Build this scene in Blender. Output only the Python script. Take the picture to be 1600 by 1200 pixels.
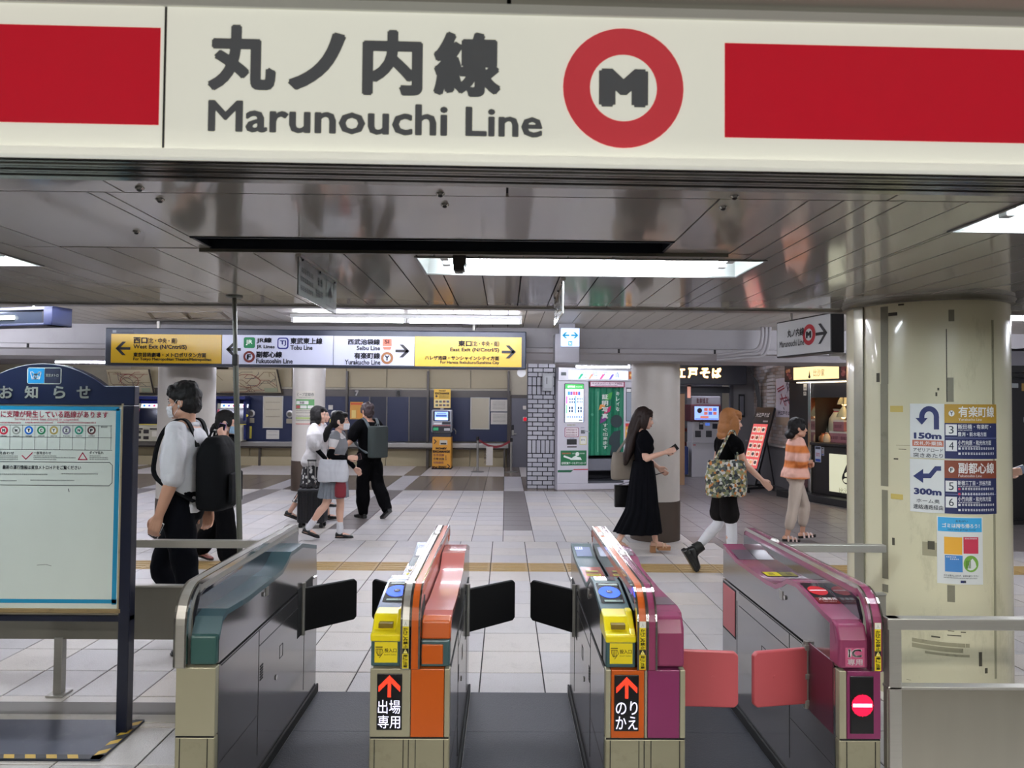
import bpy, bmesh, math, random
from mathutils import Vector, Matrix, noise
random.seed(7)
PI = math.pi
S = bpy.context.scene
C = S.collection
for o in list(bpy.data.objects): bpy.data.objects.remove(o)

# ------------------------------------------------------------------ camera, world, exposure
FPX, CAMZ = 1120.0, 1.70                       # focal length in pixels of the 1600 px frame, eye height
YAW, PITCH, ROLL = math.atan(10/1120), math.atan(30/1120), math.radians(0.5)
CAMM = Matrix.Rotation(-YAW, 3, 'Z') @ Matrix.Rotation(PI/2 + PITCH, 3, 'X') @ Matrix.Rotation(ROLL, 3, 'Z')
cam = bpy.data.cameras.new('camera'); cam.sensor_width = 36; cam.lens = 36*FPX/1600
cam.clip_start = 0.05; cam.clip_end = 200
camo = bpy.data.objects.new('camera', cam); C.objects.link(camo)
camo.location = (0, 0, CAMZ); camo.rotation_euler = CAMM.to_euler(); S.camera = camo
cam.dof.use_dof = True; cam.dof.focus_distance = 5.0; cam.dof.aperture_fstop = 7.0
S.view_settings.view_transform = 'Standard'; S.view_settings.look = 'None'
S.view_settings.gamma = 1.0; S.view_settings.use_curve_mapping = False
S.view_settings.exposure = -0.1
wd = bpy.data.worlds.new('world'); S.world = wd; wd.use_nodes = True
wd.node_tree.nodes['Background'].inputs[0].default_value = (.55, .56, .6, 1)
wd.node_tree.nodes['Background'].inputs[1].default_value = 0.05
S.cycles.max_bounces = 8; S.cycles.diffuse_bounces = 4; S.cycles.glossy_bounces = 4
S.cycles.transparent_max_bounces = 8; S.cycles.caustics_reflective = False; S.cycles.caustics_refractive = False
S.cycles.sample_clamp_indirect = 4.0
TUBE, HALL, PANEL = 82.0, 120.0, 200.0            # emission of the gate lights, the hall tubes, the lights behind the camera

def at(px, py, d):
    """the point on the upright plane Y = d that stands at this place of the 1600x1200 photograph"""
    v = CAMM @ Vector(((px-800)/FPX, -(py-600)/FPX, -1))
    return Vector((0, 0, CAMZ)) + v*(d/v.y)
def atz(px, py, z):
    v = CAMM @ Vector(((px-800)/FPX, -(py-600)/FPX, -1))
    return Vector((0, 0, CAMZ)) + v*((z-CAMZ)/v.z)

# ------------------------------------------------------------------ materials
MATS = {}
def lin(c):
    return tuple(((x/255)/12.92 if x/255 <= .04045 else ((x/255+.055)/1.055)**2.4) for x in c)
def mat(name, rgb, rough=.5, metal=0., var=.06, scale=6., bump=0., bscale=40., emit=0., coat=0., ergb=None, spec=.5, stretch=None, dirt=0., dirt_rgb=(60,50,40), dscale=3.):
    """procedural principled material; rgb in sRGB 0-255; var = noise variation of value"""
    if name in MATS: return MATS[name]
    m = bpy.data.materials.new(name); m.use_nodes = True; MATS[name] = m
    nt = m.node_tree; N = nt.nodes; L = nt.links; b = N['Principled BSDF']
    c = lin(rgb)
    m.diffuse_color = (*c, 1)
    tc = N.new('ShaderNodeTexCoord'); mp = N.new('ShaderNodeMapping'); L.new(tc.outputs['Object'], mp.inputs[0])
    if stretch: mp.inputs['Scale'].default_value = stretch
    nz = N.new('ShaderNodeTexNoise'); nz.inputs['Scale'].default_value = scale; nz.inputs['Detail'].default_value = 4
    L.new(mp.outputs[0], nz.inputs['Vector'])
    mx = N.new('ShaderNodeMix'); mx.data_type = 'RGBA'
    mx.inputs['A'].default_value = (*[x*(1-var) for x in c], 1); mx.inputs['B'].default_value = (*[min(1, x*(1+var)) for x in c], 1)
    L.new(nz.outputs['Fac'], mx.inputs['Factor']); out = mx.outputs['Result']
    if dirt:
        n2 = N.new('ShaderNodeTexNoise'); n2.inputs['Scale'].default_value = dscale; n2.inputs['Detail'].default_value = 8; n2.inputs['Roughness'].default_value = .7
        L.new(mp.outputs[0], n2.inputs['Vector'])
        rp = N.new('ShaderNodeMapRange'); rp.inputs['From Min'].default_value = .55; rp.inputs['From Max'].default_value = .75
        rp.inputs['To Max'].default_value = dirt; L.new(n2.outputs['Fac'], rp.inputs['Value'])
        m2 = N.new('ShaderNodeMix'); m2.data_type = 'RGBA'; m2.inputs['B'].default_value = (*lin(dirt_rgb), 1)
        L.new(rp.outputs[0], m2.inputs['Factor']); L.new(out, m2.inputs['A']); out = m2.outputs['Result']
    L.new(out, b.inputs['Base Color'])
    b.inputs['Roughness'].default_value = rough; b.inputs['Metallic'].default_value = metal
    b.inputs['Coat Weight'].default_value = coat; b.inputs['Coat Roughness'].default_value = .05
    b.inputs['Specular IOR Level'].default_value = spec
    if bump:
        nb = N.new('ShaderNodeTexNoise'); nb.inputs['Scale'].default_value = bscale; nb.inputs['Detail'].default_value = 3
        L.new(mp.outputs[0], nb.inputs['Vector'])
        bp = N.new('ShaderNodeBump'); bp.inputs['Strength'].default_value = bump; bp.inputs['Distance'].default_value = .01
        L.new(nb.outputs['Fac'], bp.inputs['Height']); L.new(bp.outputs[0], b.inputs['Normal'])
    if emit:
        b.inputs['Emission Strength'].default_value = emit
        if ergb: b.inputs['Emission Color'].default_value = (*lin(ergb), 1)
        else: L.new(out, b.inputs['Emission Color'])
    return m
_pc = {}
def ink(rgb, emit=0., rough=.5):
    k = 'print_%d_%d_%d_%d' % (*rgb, int(emit*100))
    return mat(k, rgb, rough, var=.03, emit=emit)

# ------------------------------------------------------------------ mesh builder
class MB:
    def __init__(s): s.v = []; s.f = []; s.m = []; s.mats = []
    def mi(s, m):
        if m is None: return 0
        if m not in s.mats: s.mats.append(m)
        return s.mats.index(m)
    def add(s, vs, fs, m=None):
        k = len(s.v); i = s.mi(m); s.v += [Vector(p) for p in vs]
        s.f += [tuple(k+j for j in f) for f in fs]; s.m += [i]*len(fs); return s
    def box(s, a, b, m=None):
        (x0, y0, z0), (x1, y1, z1) = a, b
        x0, x1 = min(x0, x1), max(x0, x1); y0, y1 = min(y0, y1), max(y0, y1); z0, z1 = min(z0, z1), max(z0, z1)
        return s.add([(x0,y0,z0),(x1,y0,z0),(x1,y1,z0),(x0,y1,z0),(x0,y0,z1),(x1,y0,z1),(x1,y1,z1),(x0,y1,z1)],
                     [(0,3,2,1),(4,5,6,7),(0,1,5,4),(1,2,6,5),(2,3,7,6),(3,0,4,7)], m)
    def obox(s, c, u, v, w, m=None):
        """box from a centre and three half-axis vectors"""
        c, u, v, w = map(Vector, (c, u, v, w))
        if u.cross(v).dot(w) < 0: w = -w
        p = [c-u-v-w, c+u-v-w, c+u+v-w, c-u+v-w, c-u-v+w, c+u-v+w, c+u+v+w, c-u+v+w]
        return s.add(p, [(0,3,2,1),(4,5,6,7),(0,1,5,4),(1,2,6,5),(2,3,7,6),(3,0,4,7)], m)
    def prism(s, poly, ax, a, b, m=None):
        """poly of 2-D points extruded along axis ax (the other two axes in order) from a to b"""
        o = [i for i in range(3) if i != ax]; n = len(poly); P = []
        for t in (a, b):
            for p in poly:
                q = [0, 0, 0]; q[ax] = t; q[o[0]] = p[0]; q[o[1]] = p[1]; P.append(q)
        F = [tuple(range(n-1, -1, -1)), tuple(range(n, 2*n))] + [(i, (i+1) % n, n+(i+1) % n, n+i) for i in range(n)]
        return s.add(P, F, m)
    def ring_loft(s, rings, m=None, cap=True, closed=True):
        n = len(rings[0]); P = [p for r in rings for p in r]; F = []
        for k in range(len(rings)-1):
            for i in range(n if closed else n-1):
                j = (i+1) % n; F.append((k*n+i, k*n+j, (k+1)*n+j, (k+1)*n+i))
        if cap: F.append(tuple(range(n-1, -1, -1))); F.append(tuple((len(rings)-1)*n+i for i in range(n)))
        return s.add(P, F, m)
    def tube(s, pts, r, n=10, m=None, cap=True):
        pts = [Vector(p) for p in pts]; rs = r if isinstance(r, (list, tuple)) else [r]*len(pts); rings = []; up = None
        for i, p in enumerate(pts):
            d = (pts[min(i+1, len(pts)-1)] - pts[max(i-1, 0)]).normalized()
            if up is None: up = d.orthogonal().normalized()
            up = (up - d*up.dot(d)); up = up.normalized() if up.length > 1e-6 else d.orthogonal().normalized()
            w = d.cross(up)
            rings.append([p + up*rs[i]*math.cos(2*PI*k/n) + w*rs[i]*math.sin(2*PI*k/n) for k in range(n)])
        return s.ring_loft(rings, m, cap)
    def lathe(s, c, prof, n=32, m=None, cap=True):
        c = Vector(c)
        return s.ring_loft([[c + Vector((r*math.cos(2*PI*k/n), r*math.sin(2*PI*k/n), z)) for k in range(n)] for r, z in prof], m, cap)
    def ell(s, c, r, n=14, k=9, m=None, rot=None):
        c = Vector(c); r = (r, r, r) if isinstance(r, (int, float)) else r; rings = []
        for j in range(k):
            t = -PI/2 + PI*(j+.5)/k
            ring = [Vector((r[0]*math.cos(t)*math.cos(2*PI*i/n), r[1]*math.cos(t)*math.sin(2*PI*i/n), r[2]*math.sin(t)*1.02)) for i in range(n)]
            if rot is not None: ring = [rot @ p for p in ring]
            rings.append([c+p for p in ring])
        return s.ring_loft(rings, m)
    def build(s, name, m=None, parent=None, bevel=0, smooth=None, seg=2, ang=35, off=None):
        me = bpy.data.meshes.new(name)
        org = off if off is not None else ABS.get(parent.name) if parent is not None else None
        vs = [p-org for p in s.v] if org is not None else s.v
        me.from_pydata([tuple(p) for p in vs], [], s.f)
        mats = s.mats if s.mats else [m]
        for q in mats: me.materials.append(q)
        if len(mats) > 1: me.polygons.foreach_set('material_index', s.m)
        if smooth is not None:
            me.polygons.foreach_set('use_smooth', [True]*len(me.polygons)); me.set_sharp_from_angle(angle=math.radians(smooth))
        me.update()
        o = bpy.data.objects.new(name, me); C.objects.link(o)
        if parent is not None:
            o.parent = parent
            if org is not None: ABS[o.name] = org
        if bevel:
            b = o.modifiers.new('bevel', 'BEVEL'); b.width = bevel; b.segments = seg; b.limit_method = 'ANGLE'; b.angle_limit = math.radians(ang)
        return o
ABS = {}
def tag(o, label=None, cat=None, group=None, kind=None):
    if label: o['label'] = label
    if cat: o['category'] = cat
    if group: o['group'] = group
    if kind: o['kind'] = kind
    return o
def thing(name, label, cat, loc=(0, 0, 0), group=None, kind=None, rotz=None):
    """an Empty at the thing's base; without rotz its parts are given in scene coordinates, with rotz in its own"""
    o = bpy.data.objects.new(name, None); C.objects.link(o); o.location = loc; o.empty_display_size = .1
    if rotz is None: ABS[o.name] = Vector(loc)
    else: o.rotation_euler.z = rotz
    return tag(o, label, cat, group, kind)
def struct(o): o['kind'] = 'structure'; return o
def copy_tree(o, parent=None):
    c = o.copy(); C.objects.link(c)
    if parent is not None: c.parent = parent
    for ch in list(o.children): copy_tree(ch, c)
    return c
def one(name, mb, m, label, cat, group=None, bevel=0, smooth=None, kind=None):
    """a thing that is one mesh; origin moved to its base"""
    lo = Vector((sum(p.x for p in mb.v)/len(mb.v), sum(p.y for p in mb.v)/len(mb.v), min(p.z for p in mb.v)))
    o = mb.build(name, m, None, bevel, smooth, off=lo); o.location = lo; ABS[o.name] = lo
    return tag(o, label, cat, group, kind)

# ------------------------------------------------------------------ lettering and flat print
_TX = {}
def glyphs(s, bold=0.):
    """outline mesh of a line of lettering, in a box from (0,0) to (w,h)"""
    k = (s, bold)
    if k in _TX: return _TX[k]
    cu = bpy.data.curves.new('lettering', 'FONT'); cu.body = s; cu.size = 1.0; cu.resolution_u = 2 if len(s) > 3 else 4
    o = bpy.data.objects.new('lettering', cu); C.objects.link(o)
    dg = bpy.context.evaluated_depsgraph_get(); me = bpy.data.meshes.new_from_object(o.evaluated_get(dg))
    vs = [(v.co.x, v.co.y) for v in me.vertices]; fs = [tuple(p.vertices) for p in me.polygons]
    if bold:
        cnt = {}
        for p in me.polygons:
            for e in p.edge_keys: cnt[e] = cnt.get(e, 0)+1
        for (a, b), c in cnt.items():
            if c > 1: continue
            (ax, ay), (bx, by) = vs[a], vs[b]; dx, dy = bx-ax, by-ay; l = math.hypot(dx, dy)
            if l < 1e-6: continue
            ux, uy = dx/l*bold, dy/l*bold; n = len(vs)
            vs += [(ax-ux*.5+uy, ay-uy*.5-ux), (bx+ux*.5+uy, by+uy*.5-ux), (bx+ux*.5-uy, by+uy*.5+ux), (ax-ux*.5-uy, ay-uy*.5+ux)]
            fs.append((n, n+1, n+2, n+3))
    bpy.data.objects.remove(o); bpy.data.curves.remove(cu); bpy.data.meshes.remove(me)
    x0 = min(v[0] for v in vs); y0 = min(v[1] for v in vs); w = max(v[0] for v in vs)-x0; h = max(v[1] for v in vs)-y0
    out = ([(x-x0, y-y0) for x, y in vs], fs, w, h); _TX[k] = out; return out

class Face:
    """a flat printed face: o = its lower left corner, u to the right, v up (unit vectors), n towards the reader"""
    def __init__(s, o, u=(1, 0, 0), v=(0, 0, 1), lift=.0006):
        s.o = Vector(o); s.u = Vector(u).normalized(); s.v = Vector(v).normalized(); s.n = s.u.cross(s.v); s.lift = lift; s.k = 1; s.mb = MB(); s.bend = None
    def P(s, x, y, k=None):
        if s.bend: return s.bend(x, y, (s.k if k is None else k)*s.lift)
        return s.o + s.u*x + s.v*y + s.n*(s.lift*(s.k if k is None else k))
    def poly(s, pts, m, k=1):
        s.mb.add([s.P(x, y, k) for x, y in pts], [tuple(range(len(pts)))], m); return s
    def rect(s, x0, y0, x1, y1, m, k=1):
        if s.bend:
            n = 10
            for i in range(n):
                a = x0+(x1-x0)*i/n; b = x0+(x1-x0)*(i+1)/n; s.poly([(a, y0), (b, y0), (b, y1), (a, y1)], m, k)
            return s
        return s.poly([(x0, y0), (x1, y0), (x1, y1), (x0, y1)], m, k)
    def rrect(s, x0, y0, x1, y1, r, m, k=1):
        pts = []
        for cx, cy, a in ((x1-r, y0+r, -90), (x1-r, y1-r, 0), (x0+r, y1-r, 90), (x0+r, y0+r, 180)):
            pts += [(cx+r*math.cos(math.radians(a+i*22.5)), cy+r*math.sin(math.radians(a+i*22.5))) for i in range(5)]
        return s.poly(pts, m, k)
    def disc(s, x, y, r, m, k=1, n=32, ry=None):
        return s.poly([(x+r*math.cos(2*PI*i/n), y+(ry or r)*math.sin(2*PI*i/n)) for i in range(n)], m, k)
    def line(s, pts, w, m, k=1, closed=False):
        if closed: pts = list(pts)+[pts[0]]
        for (ax, ay), (bx, by) in zip(pts, pts[1:]):
            l = math.hypot(bx-ax, by-ay) or 1; ux, uy = (bx-ax)/l*w/2, (by-ay)/l*w/2
            s.poly([(ax-ux+uy, ay-uy-ux), (bx+ux+uy, by+uy-ux), (bx+ux-uy, by+uy+ux), (ax-ux-uy, ay-uy+ux)], m, k)
        return s
    def text(s, t, x0, y0, x1, y1, m, bold=0., k=2):
        vs, fs, w, h = glyphs(t, bold); sx = (x1-x0)/w; sy = (y1-y0)/h
        s.mb.add([s.P(x0+x*sx, y0+y*sy, k) for x, y in vs], fs, m); return s
    def text_h(s, t, x, y, h, m, bold=0., k=2, align='l', sq=1.):
        vs, fs, w, hh = glyphs(t, bold); f = h/hh; W = w*f*sq; x0 = x if align == 'l' else x-W if align == 'r' else x-W/2
        return s.text(t, x0, y, x0+W, y+h, m, bold, k)
    def vtext(s, t, x0, x1, y1, step, m, bold=0., k=2, fill=.8):
        for i, ch in enumerate(t):
            c = y1-(i+.5)*step; h = step*fill/2
            s.text(ch, x0, c-h, x1, c+h, m, bold, k)
        return s
    def scribble(s, x0, y0, x1, y1, m, k=2, n=None, seed=1):
        """fine print too small to read: a row of tiny strokes"""
        r = random.Random(seed); h = y1-y0; n = n or max(3, int((x1-x0)/(h*.8))); st = (x1-x0)/n
        for i in range(n):
            a = x0+i*st
            for j in range(3):
                yy = y0+h*(.1+.3*j)+r.uniform(-.04, .04)*h
                s.poly([(a+st*.08, yy), (a+st*(.6+.3*r.random()), yy), (a+st*(.6+.3*r.random()), yy+h*.16), (a+st*.08, yy+h*.16)], m, k)
            b = a+st*r.uniform(.2, .6); s.poly([(b, y0), (b+st*.16, y0), (b+st*.16, y1), (b, y1)], m, k)
        return s
    def arrow(s, x, y, l, ang, w, m, k=2, head=.5):
        """shaft arrow of the way-finding signs: centre, length, angle in degrees"""
        c, t = math.cos(math.radians(ang)), math.sin(math.radians(ang))
        R = lambda a, b: (x+a*c-b*t, y+a*t+b*c)
        s.poly([R(-l/2, -w/2), R(l/2-w*.6, -w/2), R(l/2-w*.6, w/2), R(-l/2, w/2)], m, k)
        for q in (1, -1):
            pts = [R(l/2, 0), R(l/2-l*head, q*l*head), R(l/2-l*head-w*1.35, q*l*head), R(l/2-w*1.4, 0)]
            s.poly(pts if q > 0 else pts[::-1], m, k)
        return s
    def build(s, name, parent=None): return s.mb.build(name, None, parent)

def pxface(d, lift=.0015):
    """a Face on the plane Y = d (facing the camera) with helpers that take photograph pixels"""
    f = Face((0, d, 0), lift=lift)
    def R(x0, y0, x1, y1):
        c = at((x0+x1)/2, (y0+y1)/2, d); k = d/FPX; w = abs(x1-x0)*k/2; h = abs(y1-y0)*k/2
        return c.x-w, c.z-h, c.x+w, c.z+h
    f.R = R
    f.n = Vector((0, -1, 0))
    return f
# ------------------------------------------------------------------ common materials
M_tile = [mat('pale_floor_tile', (200,196,193), .30, var=.20, scale=150, bump=.30, bscale=120, dirt=.22, dscale=5),
          mat('pale_floor_tile_cool', (193,190,190), .28, var=.20, scale=150, bump=.30, bscale=120, dirt=.22, dscale=4),
          mat('pale_floor_tile_warm', (204,198,191), .32, var=.20, scale=140, bump=.30, bscale=120, dirt=.28, dscale=5)]
M_dark = mat('grey_floor_tile', (112,106,103), .32, var=.12, scale=40, bump=.08, bscale=90)
M_brown = mat('brown_floor_tile', (120,109,96), .22, var=.10, scale=30, bump=.08, bscale=80)
M_slate = mat('slate_floor_tile', (122,116,114), .35, var=.12, scale=20, bump=.08, bscale=80, dirt=.2)
M_tact = mat('ochre_tactile_tile', (170,142,92), .5, var=.1, scale=30)
M_grout = mat('dark_floor_joint', (44,41,40), .85)
M_panel = mat('glossy_grey_ceiling_enamel', (196,192,184), .10, var=.05, scale=1.5, coat=.6, bump=.015, bscale=2.5)
M_panel2 = mat('pale_ceiling_strip', (190,186,180), .40, var=.05, scale=2)
M_void = mat('dark_ceiling_joint', (28,28,30), .9)
M_cream = mat('cream_wall_paint', (176,168,146), .5, var=.06, scale=2, dirt=.2, dscale=1.5, dirt_rgb=(110,100,80))
M_white = mat('white_painted_concrete', (198,193,186), .4, var=.06, scale=3, dirt=.15, dscale=2, dirt_rgb=(120,112,105))
M_beam = mat('grey_painted_beam', (150,147,150), .5, var=.08, scale=3, dirt=.35, dscale=1.6, dirt_rgb=(105,102,104))
M_steel = mat('brushed_stainless_steel', (168,166,160), .34, metal=.75, var=.08, scale=4, stretch=(1,1,60))
M_steelh = mat('brushed_stainless_rail', (186,184,178), .38, metal=.7, var=.08, scale=4, stretch=(1,60,60))
M_chrome = mat('polished_metal_edge', (205,203,198), .12, metal=1, var=.04)
M_black = mat('black_plastic', (18,18,20), .45, var=.1)
M_rubber = mat('black_rubber', (12,12,13), .7, var=.1)
M_navy = mat('navy_painted_metal', (24,36,72), .35, var=.06)
M_whiteplastic = mat('white_plastic', (205,205,205), .4, var=.04)
M_tube = mat('lit_fluorescent_tube', (240,248,255), .4, emit=TUBE, ergb=(236,246,255))
M_hall = mat('lit_hall_tube', (240,244,255), .4, emit=HALL, ergb=(238,240,252))
M_wood = mat('brown_painted_wood', (70,58,48), .5, var=.15, scale=8)

# ------------------------------------------------------------------ floor
fl = struct(MB().box((-14, -6, -.06), (10, 20, -.006)).build('floor', M_grout)); fl['label'] = 'tiled concourse floor of pale squares with grey bands'
def tile_mesh(w, d, m):
    mb = MB(); b = .004
    mb.ring_loft([[(-w/2, -d/2, -.012), (w/2, -d/2, -.012), (w/2, d/2, -.012), (-w/2, d/2, -.012)],
                  [(-w/2, -d/2, -.002), (w/2, -d/2, -.002), (w/2, d/2, -.002), (-w/2, d/2, -.002)],
                  [(-w/2+b, -d/2+b, 0), (w/2-b, -d/2+b, 0), (w/2-b, d/2-b, 0), (-w/2+b, d/2-b, 0)]])
    me = bpy.data.meshes.new('tile'); me.from_pydata([tuple(p) for p in mb.v], [], mb.f); me.materials.append(m); return me
T = .39; GAP = .0085
tiles = []
def row_mat(x, y, rn):
    if x > 2.5 and y > 8.5: return M_slate
    if y > 8.86:
        k = round((x - .18)/(T*6)); col = abs(x - .18 - k*T*6) < T*.5 and k <= 0
        far = y > 14.05
        if 14.05 < y < 16.7: return M_tile[1] if col else M_brown
        if y >= 16.7: return M_tile[2] if not col else M_brown  # warm far tiles carry the brownish reflection of the wall
        if col and y > 9.6: return M_dark
    return rn.choice(M_tile)
rn = random.Random(3)
ys = [(4.18 + T*j, T, -.14) for j in range(-6, 12)] + [(8.86 + T*j, T, -.015) for j in range(0, 27)]
for y0, h, ox in ys:
    if y0 > 19.2: continue
    for k in range(-34, 26):
        x0 = ox + T*k; x = x0 + T/2; y = y0 + h/2
        if x < -13 or x > 9.6: continue
        u = CAMM.transposed() @ Vector((x, y, -CAMZ)); px = 800 + FPX*u.x/-u.z if u.z < 0 else 9e9; py = 600 - FPX*u.y/-u.z
        vis = -40 < px < 1640 and py < 1225
        m = M_tact if abs(y0 - (4.18+T*8)) < .01 else row_mat(x, y, rn)
        # tiles that the gate cabinets, the lane mats or the board's foot hide go into the rest
        hid = (y < 4.2 and -1.3 < x < 1.5) or (y < 4.1 and x < -1.95) or px > 1600
        tiles.append((0 if vis and not hid else 1, y, x, m, h, y0))
tiles.sort(key=lambda t: (t[0], t[1]))
tm = {}; rest = MB(); cnt = 0
for q, y, x, m, h, y0 in tiles:
    if q == 0 and cnt < 292:
        me = tm.get(m) or tm.setdefault(m, tile_mesh(T-GAP, T-GAP, m))
        o = bpy.data.objects.new('tile', me); C.objects.link(o); o.parent = fl; o.location = (x, y, 0)
        o.rotation_euler = (rn.uniform(-.0016, .0016), rn.uniform(-.0016, .0016), 0); cnt += 1
    else:
        w = (T-GAP)/2; tz = [rn.uniform(-.0006, 0) for _ in range(4)]
        rest.add([(x-w, y-w, -.012), (x+w, y-w, -.012), (x+w, y+w, -.012), (x-w, y+w, -.012), (x-w, y-w, tz[0]), (x+w, y-w, tz[1]), (x+w, y+w, tz[2]), (x-w, y+w, tz[3])],
                 [(4,5,6,7),(0,1,5,4),(1,2,6,5),(2,3,7,6),(3,0,4,7)], m)
o = rest.build('tiles', None, fl); o['kind'] = 'stuff'
# raised bars of the tactile strip
mb = MB(); y0 = 4.18+T*8
for k in range(-30, 14):
    x0 = -.14 + T*k
    for j in range(4): mb.box((x0+.025, y0+.045+j*.088, 0), (x0+T-.03, y0+.08+j*.088, .005))
o = mb.build('tactile_bars', M_tact, fl); o['kind'] = 'stuff'
# metal threshold that runs along the gate line to the left
mb = MB()
m_th = mat('worn_grey_threshold', (100,96,90), .5, var=.1, dirt=.5, dscale=6); m_th2 = mat('pale_threshold_edge', (176,172,160), .4, var=.1, dirt=.4, dscale=8)
mb.box((-9, 3.93, 0), (-1.26, 4.09, .003), m_th); mb.box((-9, 3.84, 0), (-1.26, 3.93, .004), m_th2)
o = struct(mb.build('trim_1', None)); o['label'] = 'worn grey threshold strip set into the floor beside the gates'

# ------------------------------------------------------------------ ceiling over the gates
ZC, YC, ZF, YB = 2.35, 4.85, 2.59, 8.45
def subtract(rects, cut):
    out = []
    for (a, b, c, d) in rects:
        x0, x1, y0, y1 = cut
        if b <= x0 or a >= x1 or d <= y0 or c >= y1: out.append((a, b, c, d)); continue
        if a < x0: out.append((a, x0, c, d))
        if b > x1: out.append((x1, b, c, d))
        a2, b2 = max(a, x0), min(b, x1)
        if c < y0: out.append((a2, b2, c, y0))
        if d > y1: out.append((a2, b2, y1, d))
    return [r for r in out if r[1]-r[0] > .015 and r[3]-r[2] > .015]
FIX = {'mid': (-.40, 1.155, 3.19, 3.60), 'right': (1.64, 3.20, 2.20, 2.61), 'left': (-3.82, -2.26, 3.07, 3.48)}
SLOT = (-1.26, .67, 2.84, 3.045)
BACK = [(-3.0, -1.45, -.9, -.5), (-.75, .8, -.9, -.5), (1.5, 3.05, -.9, -.5), (-3.0, -1.45, -3.6, -3.2), (1.5, 3.05, -3.6, -3.2)]
base = [(-14, 10, -6, YC)]
for cut in list(FIX.values())+[SLOT]+BACK: base = subtract(base, cut)
mb = MB()
for a, b, c, d in base: mb.box((a, c, ZC+.012), (b, d, ZC+.06))
ce = struct(mb.build('ceiling', M_void)); ce['label'] = 'low glossy grey panelled ceiling over the ticket gates'
P = []
for k in range(-60, 50):
    a, b = .074+.198*k, .074+.198*(k+1)
    if b < -10 or a > 9: continue
    y0 = 2.24
    if b > -1.95 and a < .955: y0 = 3.06
    P.append((max(a, -10), b, y0, YC))
P = [(a, b, c, d) for a, b, c, d in P]
P += [(-1.316, .955, 2.24, 3.06), (-1.906, -1.316, 2.24, 3.05), (.955, 1.064, 2.24, 3.06), (-2.104, -1.906, 2.24, 3.06)]
for k in range(-8, 8): P.append((k*1.2, (k+1)*1.2, .9, 2.24)); P.append((k*1.2, (k+1)*1.2, -6, .9))
for cut in list(FIX.values())+[SLOT]+BACK: P = subtract(P, cut)
for a, b, c, d in P:
    g = .0035
    o = MB().box((a+g, c+g, ZC), (b-g, d-g, ZC+.013)).build('ceiling_panel', M_panel, ce)
mb = MB().box((-14, YC, ZC), (10, YC+.06, ZF+.05)); struct(mb.build('trim_2', M_beam))['label'] = 'upright step between the low ceiling and the higher concourse ceiling'
mb = MB().box((-14, YC-.02, ZC-.012), (10, YC+.075, ZC)); struct(mb.build('trim_3', mat('grey_metal_edge_strip', (140,138,134), .3, .5)))['label'] = 'dark metal edge strip along the low ceiling'
# shutter slot
mb = MB(); x0, x1, y0, y1 = SLOT; m_sl = mat('dark_navy_slot', (12,18,34), .5)
for bx in (((x0, y0, ZC+.14), (x1, y1, ZC+.15)), ((x0, y0, ZC-.004), (x1, y0+.008, ZC+.15)), ((x0, y1-.008, ZC-.004), (x1, y1, ZC+.15)), ((x0, y0, ZC), (x0+.008, y1, ZC+.15)), ((x1-.008, y0, ZC), (x1, y1, ZC+.15))): mb.box(*bx)
mb.box((x0+.01, y0+.05, ZC+.03), (x1-.01, y0+.12, ZC+.12))
one('shutter_slot', mb, m_sl, 'long dark navy shutter slot set into the ceiling above the gates', 'shutter slot')
mb = MB().box((-1.31, 3.048, ZC-.016), (.95, 3.068, ZC+.002)); struct(mb.build('trim_4', mat('dull_olive_lip', (110,108,96), .4, .3)))['label'] = 'thin metal lip behind the dark slot in the ceiling'

# ------------------------------------------------------------------ higher ceiling of the concourse, beam, far ceiling
mb = MB().box((-14, YC+.06, ZF+.012), (10, YB+.5, ZF+.06)); ce2 = struct(mb.build('ceiling', M_void)); ce2['label'] = 'higher slatted ceiling over the concourse'
for k in range(-50, 50):
    a, b = .02+.177*k, .02+.177*(k+1)
    for c, d in ((YC+.07, 6.5), (6.5, YB+.3)):
        MB().box((a+.004, c+.004, ZF), (b-.004, d-.004, ZF+.013)).build('ceiling_slat', M_panel2, ce2)
mb = MB()
for px0, px1 in ((232, 285), (290, 345)):
    q = [atz(px0, 487, ZF), atz(px1, 487, ZF), atz(px1+12, 497, ZF), atz(px0+8, 497, ZF)]
    for i in range(4):
        a, b = q[i], q[(i+1) % 4]; t = (b-a).normalized()*.015; n = Vector((0, 0, 1)).cross(t)
        mb.obox((a+b)/2 - Vector((0, 0, .004)), (b-a)/2+t, n, (0, 0, .005))
o = mb.build('hatch_frame', mat('brown_grey_hatch_frame', (120,112,104), .5), ce2)
mb = MB()
prof = [(YB, ZF+.02), (YB, 2.36), (YB-.05, 2.348), (YB-.05, 2.30), (YB, 2.288), (YB+.05, 2.215), (YB+.85, 2.215), (YB+.85, ZF+.02)]
mb.prism(prof, 0, -14, 4.4)
bm_ = struct(mb.build('beam', M_beam)); bm_['label'] = 'grey concrete beam with a ledge crossing the concourse'
mb = MB()
for px in (43, 605, 967, 1117):
    p = at(px, 556 if px > 500 else 548, YB-.055); mb.box((p.x-.012, YB-.056, 2.30), (p.x+.012, YB-.048, 2.348))
mb.build('joint', M_void, bm_)
mb = MB().box((-14, YB+.85, 2.62), (10, 20, 2.68)); o = struct(mb.build('ceiling', mat('white_far_ceiling', (214,210,214), .5))); o['label'] = 'white low ceiling in front of the ticket machines'

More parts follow.
